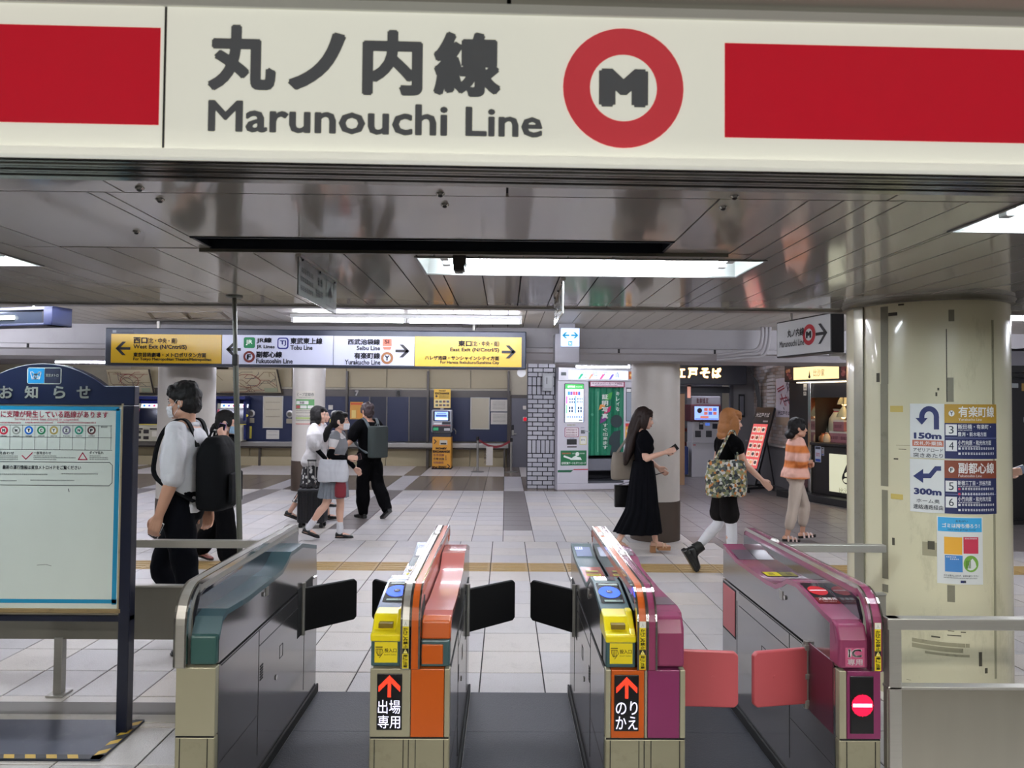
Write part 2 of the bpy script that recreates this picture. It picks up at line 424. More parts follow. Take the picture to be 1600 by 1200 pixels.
# ------------------------------------------------------------------ walls that close the hall
for n, a, b, lab in (('wall_left', (-14.1, -6, 0), (-14, 20, 2.8), 'cream side wall of the concourse'), ('wall_back', (-14, -6.1, 0), (10, -6, 2.8), 'pale wall behind the gates'),
                ('wall_right', (9.9, -6, 0), (10, 20, 2.8), 'grey side wall beyond the round pillar')):
    o = struct(MB().box(a, b).build(n, M_white)); o['label'] = lab

# ------------------------------------------------------------------ round columns
def column(px, d, r, z1, skirt, label, m=M_white, n=40):
    c = at(px, 700, d); mb = MB().lathe((c.x, d, 0), [(r, 0.), (r, z1)], n)
    o = struct(mb.build('column', m, smooth=40)); o['label'] = label
    if skirt:
        s = MB().lathe((c.x, d, 0), [(r+.006, 0), (r+.006, skirt), (r, skirt+.004)], n).build('skirting', M_wood, o, smooth=40)
    return o, c
column(291, 8.8, .325, ZF, .53, 'white round column behind the man in the white shirt')
column(481.5, 13.9, .305, 2.62, .567, 'white round column with a station notice taped to it')
column(1024, 9.15, .305, ZF, .49, 'white round column behind the woman in the long black dress')
PC, PR = Vector((at(1446, 700, 4.52).x, 4.52, 0)), .452
m_pil = mat('cream_pillar_paint', (208,202,172), .25, var=.07, scale=2.5, coat=.4, dirt=.55, dscale=3.2, dirt_rgb=(118,112,86), stretch=(1, 1, .35))
pil = struct(MB().lathe(PC, [(PR, 0), (PR, ZC)], 64).build('column', m_pil, smooth=40)); pil['label'] = 'thick worn cream round pillar with line transfer notices, beside the gates'
m_rim = mat('grey_pillar_collar', (128,125,112), .3, .4, dirt=.4)
MB().lathe(PC, [(PR+.001, ZC-.035), (PR+.022, ZC-.03), (PR+.022, ZC-.012), (PR+.03, ZC-.001), (PR, ZC)], 64).build('collar', m_rim, pil, smooth=40)
def cyl_hit(px, py, r=None, c=None):
    r = r or PR; c = c or PC
    v = CAMM @ Vector(((px-800)/FPX, -(py-600)/FPX, -1)); o = Vector((0, 0, CAMZ))
    a = v.x**2+v.y**2; b = 2*(v.x*(o.x-c.x)+v.y*(o.y-c.y)); q = (o.x-c.x)**2+(o.y-c.y)**2-r*r
    disc = max(b*b-4*a*q, 0); t = (-b-math.sqrt(disc))/(2*a); p = o+v*t
    return math.atan2(p.y-c.y, p.x-c.x), p.z
def cyl_patch(mb, a0, a1, z0, z1, r, m=None, n=6):
    ri = [[(PC.x+rr*math.cos(a0+(a1-a0)*i/n), PC.y+rr*math.sin(a0+(a1-a0)*i/n), z) for z, rr in ((z0, r), (z1, r))] for i in range(n+1)]
    inn = [[(PC.x+(PR-.002)*math.cos(a0+(a1-a0)*i/n), PC.y+(PR-.002)*math.sin(a0+(a1-a0)*i/n), z) for z in (z0, z1)] for i in range(n+1)]
    rings = [[a[0], a[1], b[1], b[0]] for a, b in zip(ri, inn)]
    mb.ring_loft(rings, m); return mb
m_strip = mat('dull_grey_adhesive_strip', (120,116,98), .5, var=.15, dirt=.6, dscale=12, dirt_rgb=(90,84,66))
def strip(px0, px1, py0, py1, h, m, name='seam_strip'):
    a0, z1 = cyl_hit(px0, py0); a1, z0 = cyl_hit(px1, py1)
    cyl_patch(MB(), a0, a1, z0, z1, PR+h).build(name, m, pil, smooth=30)
strip(1336, 1352, 470, 960, .010, mat('dull_metal_corner_guard', (142,140,126), .3, .5, dirt=.4, dscale=6), 'corner_guard')
strip(1376, 1388, 480, 600, .002, m_strip); strip(1376, 1388, 600, 760, .003, m_strip); strip(1378, 1388, 765, 905, .002, m_strip); strip(1379, 1388, 912, 926, .002, m_strip)
strip(1478, 1480, 514, 628, .002, M_void); strip(1480, 1490, 590, 628, .002, m_strip); strip(1482, 1491, 484, 502, .002, m_strip); strip(1480, 1492, 914, 941, .002, m_strip)
strip(1549, 1557, 500, 1060, .003, mat('aged_edge_strip', (150,146,122), .4, .2, dirt=.5, dscale=8))
m_tape = mat('yellow_tape', (192,170,92), .6)
strip(1391, 1411, 634, 644, .0015, m_tape, 'tape_patch'); strip(1392, 1411, 771, 781, .0015, m_tape, 'tape_patch')
m_scr = mat('dark_scrape', (66,62,50), .8)
r = random.Random(5)
for (x, y, w, h) in [(1395,491,14,4),(1365,470,10,4),(1408,476,9,2),(1462,995,14,4),(1491,993,22,3),(1486,986,10,1.6),(1505,988,8,1.6),(1532,1030,5,22),(1541,1048,4,8),(1372,590,5,14),(1466,608,3,4),(1463,616,3,6),(1400,717,7,2.5),(1455,852,11,14),(1396,846,4,12),(1410,702,12,1.5),(1452,700,10,1.6),(1395,1035,10,2),(1420,1062,7,2)]:
    strip(x-w/2, x+w/2, y-h/2, y+h/2, .0012, m_scr, 'scrape')
m_smear = mat('faint_scuff', (150,144,118), .5, dirt=.6, dscale=20)
for (x, y, w, h) in [(1470,1004,90,4),(1465,1012,80,3),(1480,1022,70,3),(1412,696,24,2),(1456,858,30,24)]: strip(x-w/2, x+w/2, y-h/2, y+h/2, .0006, m_smear, 'scuff')

# ------------------------------------------------------------------ lights
def trough(x0, x1, y0, y1, z, label, tubes=1, m=M_tube, yy=None):
    t = thing('ceiling_light', label, 'ceiling light', ((x0+x1)/2, (y0+y1)/2, z), 'recessed fluorescent lights')
    h = .10; mw = mat('white_light_housing', (222,226,222), .35); mb = MB()
    mb.box((x0, y0, z+h), (x1, y1, z+h+.01)); s = .06
    for P4 in ([(x0, y0), (x0+s, y0+s), (x0+s, y1-s), (x0, y1)],): pass
    a = [(x0, y0, z), (x1, y0, z), (x1, y1, z), (x0, y1, z)]; b = [(x0+.02, y0+s, z+h), (x1-.02, y0+s, z+h), (x1-.02, y1-s, z+h), (x0+.02, y1-s, z+h)]
    mb.add(a+b, [(0,1,5,4),(1,2,6,5),(2,3,7,6),(3,0,4,7)])
    mb.build('housing', mw, t)
    f = MB(); g = .012
    for q in (((x0-g, y0-g, z-.006), (x1+g, y0, z+.004)), ((x0-g, y1, z-.006), (x1+g, y1+g, z+.004)), ((x0-g, y0, z-.006), (x0, y1, z+.004)), ((x1, y0, z-.006), (x1+g, y1, z+.004))): f.box(*q)
    f.build('rim', mat('light_rim', (120,120,118), .4, .4), t)
    for k in range(tubes):
        y = y0+(y1-y0)*(k+1)/(tubes+1) if yy is None else yy
        MB().tube([(x0+.13, y, z+.045), (x1-.13, y, z+.045)], .017, 10, m).build('tube', m, t, smooth=40)
        for x in (x0+.09, x1-.13): MB().box((x, y-.022, z+.015), (x+.04, y+.022, z+.1)).build('socket', M_whiteplastic, t, bevel=.004)
    return t
trough(*FIX['mid'], ZC, 'recessed fluorescent light in the ceiling behind the dark slot', 2)
trough(*FIX['right'], ZC, 'recessed fluorescent light in the ceiling above the round pillar', 2)
trough(*FIX['left'], ZC, 'recessed fluorescent light in the ceiling above the notice board', 2)
m_bk = mat('lit_platform_tube', (240,240,236), .4, emit=PANEL, ergb=(255,251,243))
for i, q in enumerate(BACK):
    t = trough(*q, ZC, 'recessed fluorescent light behind the viewer, '+('left of the line sign, nearer row', 'over the middle, nearer row', 'right of the line sign, nearer row', 'left, farther row', 'right, farther row')[i], 2, m_bk)
def batten(x0, x1, y, z, label, n=1, m=M_hall, group='surface fluorescent battens'):
    t = thing('batten_light', label, 'ceiling light', ((x0+x1)/2, y, z), group); w = (x1-x0)/n
    MB().box((x0, y-.05, z), (x1, y+.05, z+.04)).build('housing', M_whiteplastic, t, bevel=.006)
    for k in range(n):
        MB().tube([(x0+w*k+.03, y, z-.02), (x0+w*(k+1)-.03, y, z-.02)], .022, 10).build('tube', m, t, smooth=40)
        for x in (x0+w*k+.005, x0+w*(k+1)-.03): MB().box((x, y-.025, z-.045), (x+.025, y+.025, z)).build('socket', M_whiteplastic, t)
    return t
yb = 7.3
batten(at(455, 499, yb).x, at(816, 502, yb).x, yb, 2.55, 'bare twin fluorescent batten above the long exit sign', 2, m=mat('lit_sign_tube', (240,244,255), .4, emit=HALL*.4, ergb=(238,240,252)))
batten(-4.6, -1.6, 9.75, 2.58, 'fluorescent batten just behind the beam, above the woman in white', 1)  # added out of sight to brighten the woman in white
batten(1.9, 4.2, 9.75, 2.58, 'fluorescent batten just behind the beam, beside the third column', 1)  # second batten added out of sight for more light behind the beam
batten(-8.2, -5.6, 7.3, 2.55, 'bare fluorescent batten beyond the left edge of the concourse', 2)
batten(3.2, 5.8, 6.6, 2.55, 'bare fluorescent batten above the way to the noodle shop', 2)
batten(6.2, 8.8, 6.0, 2.55, 'bare fluorescent batten over the passage behind the pillar', 2)
batten(-1.6, 1.0, 5.9, 2.55, 'bare fluorescent batten hidden above the edge of the low ceiling', 2)
batten(-6.0, -3.4, 5.9, 2.55, 'bare fluorescent batten hidden above the low ceiling to the left', 2)
for i, (a, b) in enumerate(((-10.4, -7.2), (-6.6, -4.4), (-3.6, -2.4), (-1.8, .4), (1.6, 3.4), (4.2, 6.0))):
    batten(a, b, 16.6, 2.58, 'fluorescent batten under the far white ceiling, %s' % ['at the far left end', 'above the first ticket machine', 'left of the money changer', 'above the money changer', 'above the photo booth', 'above the meal ticket machine'][i], 1, m=mat('lit_far_tube', (240,244,255), .4, emit=HALL*.7, ergb=(232,234,255)))
batten(-7.5, -5.2, 12.0, 2.58, 'fluorescent batten behind the beam on the left', 1)
batten(.8, 3.0, 12.0, 2.58, 'fluorescent batten behind the beam near the brick pier', 1)
batten(-3.4, -1.2, 12.0, 2.58, 'fluorescent batten behind the beam above the long sign', 1)
# ------------------------------------------------------------------ the far wall with the ticket counter
def pbox(mb, px0, py0, px1, py1, d, depth, m=None):
    """box whose front face stands at Y = d over these photograph pixels and runs back by depth"""
    c = at((px0+px1)/2, (py0+py1)/2, d); k = d/FPX/2; w, h = abs(px1-px0)*k, abs(py1-py0)*k
    return mb.box((c.x-w, d, c.z-h), (c.x+w, d+depth, c.z+h), m)
YW = 19.2
m_bl = mat('blue_counter_panel', (15,28,62), .45, var=.08, scale=2); m_bld = mat('dark_blue_shutter', (19,24,44), .45, var=.08, scale=2)
m_br = mat('brown_metal_band', (74,68,62), .4, .2, var=.08); m_cr2 = mat('cream_wall_panel', (164,152,120), .5, var=.05, scale=1.5)
wf = struct(MB().box((-14, YW+.02, 0), (10, YW+.2, 2.7)).build('wall_far', M_cream)); wf['label'] = 'far wall with blue panels and a ticket counter'
zy = lambda py, d=YW, px=620: at(px, py, d).z
xs = lambda px, d=YW: at(px, 650, d).x
edges = [-10.0, -8.6, -7.4, xs(335), xs(392), xs(456), xs(541), xs(604), xs(669), xs(735), xs(794)]
for a, b in zip(edges, edges[1:]):
    MB().box((a+.012, YW-.03, zy(606)), (b-.012, YW+.03, 2.62)).build('wall_panel', m_cr2, wf, bevel=.006)
    MB().box((a+.012, YW-.02, zy(729)), (b-.012, YW+.03, zy(698))).build('wall_panel', m_cr2, wf, bevel=.006)
for px0, px1, m in [(-30, 203, m_bl), (252, 329, m_bl), (385, 410, m_bl), (410, 455, m_bl), (455, 540, m_bl), (542, 576, m_bl), (578, 603, m_bld), (605, 638, m_bl), (640, 668, m_bld), (670, 704, m_bl), (704, 793, m_bl)]:
    mb = MB(); pbox(mb, px0, 618, px1, 690, YW-.04, .06); mb.build('blue_panel', m, wf, bevel=.006)
mb = MB(); pbox(mb, -60, 607, 796, 618, YW-.06, .08); mb.build('band', m_br, wf)
mb = MB(); pbox(mb, -60, 729, 796, 736, YW-.03, .05); mb.build('plinth', m_br, wf)
for px in (541, 668, 794):
    mb = MB(); pbox(mb, px-1.6, 580, px+1.6, 734, YW-.12, .14); mb.build('mullion', m_br, wf)
for px in (577, 604, 639):
    mb = MB(); pbox(mb, px-.8, 618, px+.8, 690, YW-.055, .05); mb.build('mullion', mat('grey_metal_mullion', (110,106,100), .35, .6), wf)
# the ledge in front of it
t = thing('ticket_counter', 'long steel edged ticket counter ledge below the blue far wall panels', 'counter', (-4, YW-.3, 0))
mb = MB(); pbox(mb, -60, 690, 792, 697, YW-.34, .34); mb.build('ledge', M_steel, t, bevel=.01)
mb = MB(); pbox(mb, -60, 697, 792, 699.5, YW-.28, .26); mb.build('underside', m_br, t)
for px in (405, 541, 668, 788):
    mb = MB(); pbox(mb, px-1.5, 699, px+1.5, 735, YW-.24, .1); mb.build('leg', m_br, t)
mb = MB(); pbox(mb, -60, 712, 455, 730, YW-.2, .18); mb.build('lower_shelf', m_cr2, t, bevel=.01)
# counter numbers
F = pxface(YW-.062, .004)
for px, n in ((558, '7'), (623, '8')):
    F.rect(*F.R(px-5, 609, px+4, 620), ink((60,56,52)), 1)
    F.text(n, *F.R(px-3, 610, px+2.5, 618.5), ink((225,222,214)), .05, 2)
o = F.build('window_numbers'); o.parent = wf
# ticket machines in the wall
def ticket_machine(px, label):
    d = YW-.52; t = thing('ticket_machine', label, 'ticket machine', (at(px, 700, d).x, d, at(px, 689, YW-.34).z), 'ticket machines in the far wall')
    mb = MB(); hood = mat('blue_machine_hood', (18,30,84), .3, var=.08)
    pbox(mb, px-22, 619, px+27, 624, d-.02, .42); pbox(mb, px-24, 619, px-19, 687, d+.12, .3); pbox(mb, px+24, 619, px+28, 687, d+.12, .3); pbox(mb, px-22, 622, px+26, 687, d+.40, .03)
    mb.build('housing', hood, t, bevel=.008)
    F2 = pxface(d+.395, .004); F2.rect(*F2.R(px-10, 626, px+18, 640), ink((58,64,170), .12)); F2.build('backlit_panel', t)
    c = at(px, 690, d); k = d/FPX; sl = Vector((0, .20, .62)).normalized(); q = MB(); u = Vector((1, 0, 0))
    z0 = at(px, 689, YW-.34).z+.004; bw = .40
    q.prism([(d, z0), (d+.34, z0), (d+.34, z0+.98), (d+.24, z0+.98), (d+.10, z0+.42), (d, z0+.36)], 0, c.x-bw, c.x+.36)
    q.build('fascia', mat('cream_machine_fascia', (176,172,150), .4, var=.06), t, bevel=.01)
    f = Face((c.x-bw, d+.10-.004, z0+.42), u, Vector((0, .14, .56)), .004)
    f.rect(.05, .02, .82, .44, ink((16,22,40), 0, .15)); f.rect(.12, .46, .84, .56, ink((226,232,250), 1.2), 2)
    for i, c3 in enumerate([(40,130,220), (110,90,170), (210,70,110), (60,120,200), (225,120,150)]): f.disc(.2+.13*i, .51, .032, ink(c3, .8), 3, 12)
    f.poly([(-.0, .02), (.05, .02), (.10, .42), (.05, .42)], ink((205,70,96)), 2); f.disc(.83, .25, .035, ink((206,190,60)), 3, 14)
    f.rect(.06, 0, .84, .02, ink((206,190,60)), 3)
    f.build('screen', t)
    g = Face((c.x-bw, d-.001, z0), u, (0, 0, 1), .004)
    for x0, y0, x1, y1 in ((.10,.2,.24,.28),(.3,.2,.44,.3),(.12,.06,.24,.13),(.3,.05,.44,.13),(.06,.30,.28,.335),(.46,.30,.66,.335)): g.rect(x0, y0, x1, y1, ink((40,36,34)))
    g.rect(.52, .12, .72, .26, ink((206,202,186)), 1)
    g.build('slots', t)
    return t
ticket_machine(230, 'ticket machine with a lit header screen, between notice board and white column')
ticket_machine(356, 'ticket machine with a lit header screen, right of the white column')
# sloping route maps above them
def route_map(px0, px1, label, seed):
    d = YW-.1; b0 = at(px0+6, 615, d); b1 = at(px1+1, 615, d); t0 = at(px0, 577.5, d-.42); t1 = at(px1-7, 577.5, d-.42)
    t = thing('route_map_board', label, 'route map', tuple((b0+b1)/2), 'route maps over the ticket machines')
    nrm = (b1-b0).cross(t0-b0).normalized()*-.03; mb = MB()
    mb.add([b0, b1, t1, t0, b0+Vector((0,.05,.02)), b1+Vector((0,.05,.02)), t1+Vector((0,.05,.02)), t0+Vector((0,.05,.02))], [(0,1,2,3),(7,6,5,4),(0,4,5,1),(1,5,6,2),(2,6,7,3),(3,7,4,0)])
    mb.build('board', mat('aged_map_sheet', (176,164,134), .5, var=.06, scale=4), t)
    mb = MB()
    for a, b in ((b0, b1), (b1, t1)): mb.tube([a-Vector((0, .012, 0)), b-Vector((0, .012, 0))], .022, 6)
    mb.build('frame', mat('dark_map_frame', (52,46,40), .5), t)
    W = (b1-b0).length; f = Face(b0, b1-b0, ((t0+t1)/2-(b0+b1)/2), .004); H = ((t0+t1)/2-(b0+b1)/2).length; r = random.Random(seed)
    mk = [ink(c) for c in ((110,84,66), (128,70,60), (92,92,84), (120,104,70), (84,76,84))]
    for i in range(16):
        x, y = r.uniform(.1, .9)*W, r.uniform(.15, .85)*H; pts = [(x, y)]; a = r.choice((0, 45, 90, 135, 180))
        for j in range(6):
            a += r.choice((-45, 0, 0, 45)); l = r.uniform(.06, .16)*W
            x = min(max(x+l*math.cos(math.radians(a)), .06*W), .94*W); y = min(max(y+l*math.sin(math.radians(a)), .08*H), .9*H); pts.append((x, y))
        f.line(pts, .014, mk[i % 5], 1 + i % 3)
    f.line([(W*(.5+.2*math.cos(a*PI/8)), H*(.55+.27*math.sin(a*PI/8))) for a in range(16)], .018, mk[1], 5, True)
    f.rect(W*.74, H*.08, W*.94, H*.26, ink((150,156,128)), 6)
    f.build('printing', t)
route_map(166, 240, 'sloping railway route map board left of the white column', 4)
route_map(333, 440, 'sloping railway route map board behind the thin pole', 9)
# frames, notices and fittings on the blue panels
def notice(px0, py0, px1, py1, label, m, cat='notice', d=YW-.05, frame=None, lines=0, group=None, th=.012, extra=None):
    t = thing('wall_notice' if not frame else 'framed_notice', label, cat, tuple(at((px0+px1)/2, py1, d)), group)
    mb = MB(); pbox(mb, px0, py0, px1, py1, d-th, th); mb.build('sheet', m, t, bevel=.003)
    if frame:
        mb = MB(); w = 1.1
        for q in ((px0-w, py0-w, px0+.3, py1+w), (px1-.3, py0-w, px1+w, py1+w), (px0, py0-w, px1, py0+.3), (px0, py1-.3, px1, py1+w)): pbox(mb, *q, d-th-.02, .03)
        mb.build('frame', frame, t, bevel=.006)
    f = pxface(d-th, .004)
    for i in range(lines):
        y = py0+(py1-py0)*(.16+.7*i/max(lines, 1)); f.scribble(*f.R(px0+(px1-px0)*.12, y, px1-(px1-px0)*.12, y+min(1.6, (py1-py0)*.06)), ink((120,112,100)), 1, seed=i+int(px0))
    if extra: extra(f)
    if lines or extra: f.build('printing', t)
    return t
m_pap = mat('aged_paper_sheet', (186,178,154), .6, var=.04); m_pw = mat('pale_paper', (205,200,188), .6, var=.04); m_alu = mat('aluminium_frame', (196,196,190), .35, .6)
notice(411.5, 620, 441, 668, 'cream framed notice left of the second white column', m_pap, frame=m_alu, lines=3)
notice(416, 672, 436, 686, 'small white notice under the cream framed notice', m_pw, lines=2)
notice(736, 622, 764, 670, 'large empty cream display frame right of the money changer', m_pap, frame=m_alu)
notice(766.5, 624.5, 793, 643, 'paper notice at the upper right of the empty display frame', m_pw, lines=6)
notice(767, 644.5, 793.5, 663, 'paper notice at the lower right of the empty display frame', m_pw, lines=6)
def _y7(f):
    f.rect(*f.R(548, 629.5, 566, 632.5), ink((200,84,40)), 1); f.rect(*f.R(549.5, 641, 556, 653), ink((226,200,120)), 1); f.rect(*f.R(558, 641, 565, 653), ink((220,150,60)), 1)
notice(547, 628, 567, 655, 'orange and yellow notice on the blue panel under window number 7', mat('orange_notice_sheet', (206,150,66), .6), extra=_y7)
notice(378.5, 666, 393, 685, 'yellow notice on the blue panel right of the thin pole', mat('yellow_notice_sheet', (206,190,70), .6), lines=7)
notice(515, 655, 521, 668, 'small yellow notice on the blue panel behind the schoolgirl', mat('yellow_notice_sheet', (206,190,70), .6), lines=3)
notice(513, 633, 520, 640, 'tiny pale label on the blue panel above the round speaker', m_pw, lines=1)
def speaker(px, py, label):
    d = YW-.05; c = at(px, py, d); t = thing('intercom', label, 'intercom', tuple(c), 'round intercom plates')
    mb = MB(); n = 20
    mb.ring_loft([[(c.x+r*math.cos(2*PI*i/n), d-h, c.z+r*math.sin(2*PI*i/n)) for i in range(n)] for r, h in ((.10, 0), (.10, .015), (.085, .02))][::-1]); mb.build('plate', M_steel, t, smooth=30)
    mb = MB(); mb.ring_loft([[(c.x+r*math.cos(2*PI*i/n), d-h, c.z+r*math.sin(2*PI*i/n)) for i in range(n)] for r, h in ((.06, .02), (.055, .03))][::-1]); mb.build('grille', mat('grey_intercom_grille', (96,92,84), .4, .5), t)
    mb = MB(); mb.box((c.x-.09, d-.02, c.z-.25), (c.x+.09, d, c.z-.12)); mb.build('coin_box', mat('beige_box', (150,142,120), .5), t, bevel=.01)
speaker(392.5, 646, 'round intercom plate right of the thin pole'); speaker(453, 647, 'round intercom plate half hidden by the second white column'); speaker(523, 647, 'round intercom plate above the schoolgirl')
# door on the right of the far wall
t = struct(thing('door_1', 'grey steel door beside the white brick pier', None, tuple(at(810, 735, YW-.05)))); 
mb = MB(); pbox(mb, 798.5, 622, 826, 734, YW-.06, .05); mb.build('leaf', mat('grey_steel_door', (104,104,110), .4, .3, var=.08, scale=3), t, bevel=.006)
mb = MB(); pbox(mb, 795.5, 618, 798.5, 735, YW-.10, .12); pbox(mb, 798.5, 617, 826, 622, YW-.10, .12); mb.build('frame', m_br, t)
mb = MB(); pbox(mb, 799.5, 672, 803, 680, YW-.09, .03); pbox(mb, 800, 677, 807, 679, YW-.12, .03); mb.build('handle', M_steel, t, bevel=.004)
mb = MB(); pbox(mb, 799.5, 664, 803, 672, YW-.08, .03); mb.build('lock', M_black, t)
c = at(820.5, 655, YW-.12); t = thing('alarm_lamp', 'small red round alarm lamp by the grey steel door', 'lamp', tuple(c))
MB().ell(c, .05).build('lens', mat('red_lamp_lens', (210,30,50), .2, emit=.6), t, smooth=60)
mb = MB(); mb.box((c.x-.06, c.y+.02, c.z-.06), (c.x+.06, YW-.06, c.z+.06)); mb.build('base', M_white, t, bevel=.01)
one('door_sign', pbox(MB(), 817, 634, 822, 640, YW-.09, .03), m_pw, 'small pale sign plate on the grey steel door', 'sign', bevel=.004)

# ------------------------------------------------------------------ money changer
d = 18.35; t = thing('money_changer', 'orange money exchange machine with a lit screen before the blue wall', 'machine', (at(690, 735, d).x, d, 0))
m_or = mat('orange_yellow_cabinet', (214,152,52), .4, var=.04); m_yel = mat('yellow_sign_panel', (222,178,60), .45, var=.04)
p0, p1 = at(675, 735, d), at(705, 683, d)
MB().box((p0.x, d, .03), (p1.x, d+.5, p1.z)).build('cabinet', m_or, t, bevel=.012)
MB().box((p0.x-.01, d-.01, 0), (p1.x+.01, d+.5, .03)).build('base', M_black, t)
mb = MB(); pbox(mb, 676, 676, 705, 683, d+.03, .4); mb.build('neck', mat('dark_navy_plastic', (18,24,40), .35), t, bevel=.01)
mb = MB(); pbox(mb, 674, 640, 706, 676, d-.02, .42); mb.build('head', mat('silver_machine_head', (170,172,176), .3, .3), t, bevel=.04, seg=3)
f = pxface(d-.022, .004); f.rrect(*f.R(677, 642, 703, 658), .03, ink((20,22,28))); f.rect(*f.R(679.5, 643.5, 700, 656.5), ink((150,180,240), 1.1), 2)
f.rect(*f.R(681, 648, 698, 651), ink((60,90,160), .4), 3); f.rect(*f.R(683, 645.5, 697, 646.5), ink((60,90,160), .4), 3); f.rect(*f.R(681, 653, 699, 656), ink((235,240,250), 1.1), 3)
f.rect(*f.R(675.5, 666, 704, 675), ink((22,24,30)), 2); f.rect(*f.R(677, 668, 685, 672.5), ink((40,140,90), .5), 3); f.rect(*f.R(694, 669, 703, 673), ink((190,190,190)), 3); f.rect(*f.R(678, 661, 690, 663), ink((235,235,235)), 2); f.rect(*f.R(691, 659, 704, 663), ink((40,42,48)), 2); f.rect(*f.R(676, 664.3, 704, 665.5), ink((150,40,44)), 2)
f.build('controls', t)
mb = MB(); pbox(mb, 678, 608, 704, 637.5, d-.01, .02); mb.build('header_sign', m_yel, t, bevel=.003)
mb = MB(); pbox(mb, 688, 634, 693, 642, d+.02, .03); mb.build('sign_post', M_steel, t)
f = pxface(d-.012, .004); k0 = ink((60,42,24)); f.text('MONEY', *f.R(686, 609.5, 697, 612), k0, .03); f.text('EXCHANGE', *f.R(680, 613, 702, 616.5), k0, .05)
f.disc(*((lambda r: ((r[0]+r[2])/2, (r[1]+r[3])/2))(f.R(680, 617, 684, 621))), .03, k0, 1, 12)
for i in range(3): f.scribble(*f.R(686, 617.5+1.8*i, 702, 618.7+1.8*i), k0, 1, seed=i)
f.rect(*f.R(678.5, 624, 703.5, 637), ink((226,206,140)), 1)
for j in range(2):
    for i in range(4): f.rect(*f.R(680.5+5.7*i, 626+5.6*j, 684.8+5.7*i, 629.2+5.6*j), ink(((110,90,70), (96,110,96), (120,84,72), (90,90,110))[(i+j) % 4]), 2)
f.build('header_lettering', t)
f = pxface(d-.002, .004); k1 = ink((50,40,46)); f.text('MONEY', *f.R(681, 699, 698, 702.5), k1, .05); f.text('EXCHANGE', *f.R(676.5, 703.5, 703, 707.5), k1, .05)
f.text('外币兑换', *f.R(677, 709, 694, 713), ink((110,60,80)), .02); f.text('外幣兌換', *f.R(677, 715, 694, 719), ink((60,50,50)), .02); f.text('외화환전', *f.R(677, 721, 693, 724.5), ink((130,80,110)), .02)
f.scribble(*f.R(696, 711, 698, 719), ink((90,70,60)), 1, n=1); f.text('EX', *f.R(675.8, 728.5, 684, 734), ink((70,24,28)), .05); f.text('SMART', *f.R(685, 727.8, 698, 731), k1, .05); f.text('EXCHANGE', *f.R(685, 731.6, 699, 734.2), k1, .04)
f.rect(*f.R(687, 688, 699, 695), ink((196,190,176))); f.rect(*f.R(688.5, 692, 697.5, 694.5), ink((40,36,34)), 2)
for (x, y) in ((680, 690), (701, 729)): f.line([(f.R(x-1.4, y-3, x, y)[0], f.R(x, y-3, x, y)[3]), (f.R(x, y-1, x+1.6, y)[2], f.R(x, y-.5, x, y)[3]), (f.R(x-1.4, y, x, y+3)[0], f.R(x, y, x, y+3)[1])], .022, k1, 2)
f.build('cabinet_lettering', t)
mb = MB(); c = at(706, 671, d+.1); mb.tube([c, c+Vector((.06, 0, .02)), c+Vector((.10, 0, -.04)), c+Vector((.10, 0, -.12))], .012, 6); mb.build('hook', M_chrome, t, smooth=50)

# ------------------------------------------------------------------ belt barrier
d = 17.7
def post(px, py0, label):
    c = at(px, 740, d); z1 = at(px, py0, d).z; t = thing('barrier_post', label, 'post', (c.x, d, 0), 'belt barrier posts')
    MB().lathe((c.x, d, 0), [(.16, 0), (.16, .012), (.05, .03), (.028, .035)], 24).build('base', M_steel, t, smooth=40)
    MB().lathe((c.x, d, 0), [(.028, .03), (.028, z1-.08)], 14).build('pole', M_steel, t, smooth=40)
    MB().lathe((c.x, d, 0), [(.036, z1-.10), (.036, z1-.01), (.02, z1)], 14).build('head', M_black, t, smooth=40); return c.x, z1
xa, za = post(746, 682, 'steel belt barrier post left of the hanging white tag'); xb, zb = post(798.5, 684, 'steel belt barrier post in front of the grey door')
mb = MB(); n = 16; pts = [Vector((xa+(xb-xa)*i/n, d, za-.07+(zb-za)*i/n-.17*math.sin(PI*i/n))) for i in range(n+1)]
mb.ring_loft([[p+Vector((0, -.003, .028)), p+Vector((0, .003, .028)), p+Vector((0, .003, -.028)), p+Vector((0, -.003, -.028))] for p in pts])
one('barrier_belt', mb, mat('red_black_belt', (120,34,40), .7), 'sagging dark red belt between the two barrier posts', 'belt')
t = thing('belt_tag', 'long white paper tag hanging from the red barrier belt', 'sign', tuple(at(765, 727, d-.02)))
mb = MB(); pbox(mb, 759.5, 698, 770, 727, d-.02, .008); mb.build('sheet', m_pw, t)
f = pxface(d-.022, .004); f.vtext('立入禁止', *[f.R(763, 0, 767, 0)[i] for i in (0, 2)], at(765, 702, d).z, 5.5*d/FPX, ink((110,100,90)), .02); f.build('lettering', t)

# ------------------------------------------------------------------ brick pier
d = 14.3; x0, x1 = at(824, 660, d).x, at(867.5, 660, d).x
pier = struct(MB().box((x0+.006, d+.006, 0), (x1-.006, d+.62, 2.6)).build('column', mat('dark_brick_joint', (40,40,44), .9))); pier['label'] = 'pier faced with white glazed bricks left of the photo booth'
m_bk1 = [mat('white_glazed_brick', (170,170,176), .25, var=.05), mat('white_glazed_brick_grey', (158,158,166), .28, var=.05)]
zt = 2.5; ph = 7.03*d/FPX; bl = .205; rb = random.Random(2)
def brick(a, b, c, e, side=False):
    if b-a < .02 or e-c < .012: return
    g = .009; mb = MB().box((a+g, d-.004 + rb.uniform(0, .003), c+g), (b-g, d+.05, e-g)); mb.build('brick', rb.choice(m_bk1), pier, bevel=.004, seg=1)
sold = [(zy(608, d, 845), zy(592, d, 845)), (zy(712, d, 845), zy(690.5, d, 845))]
z = zt; row = 0
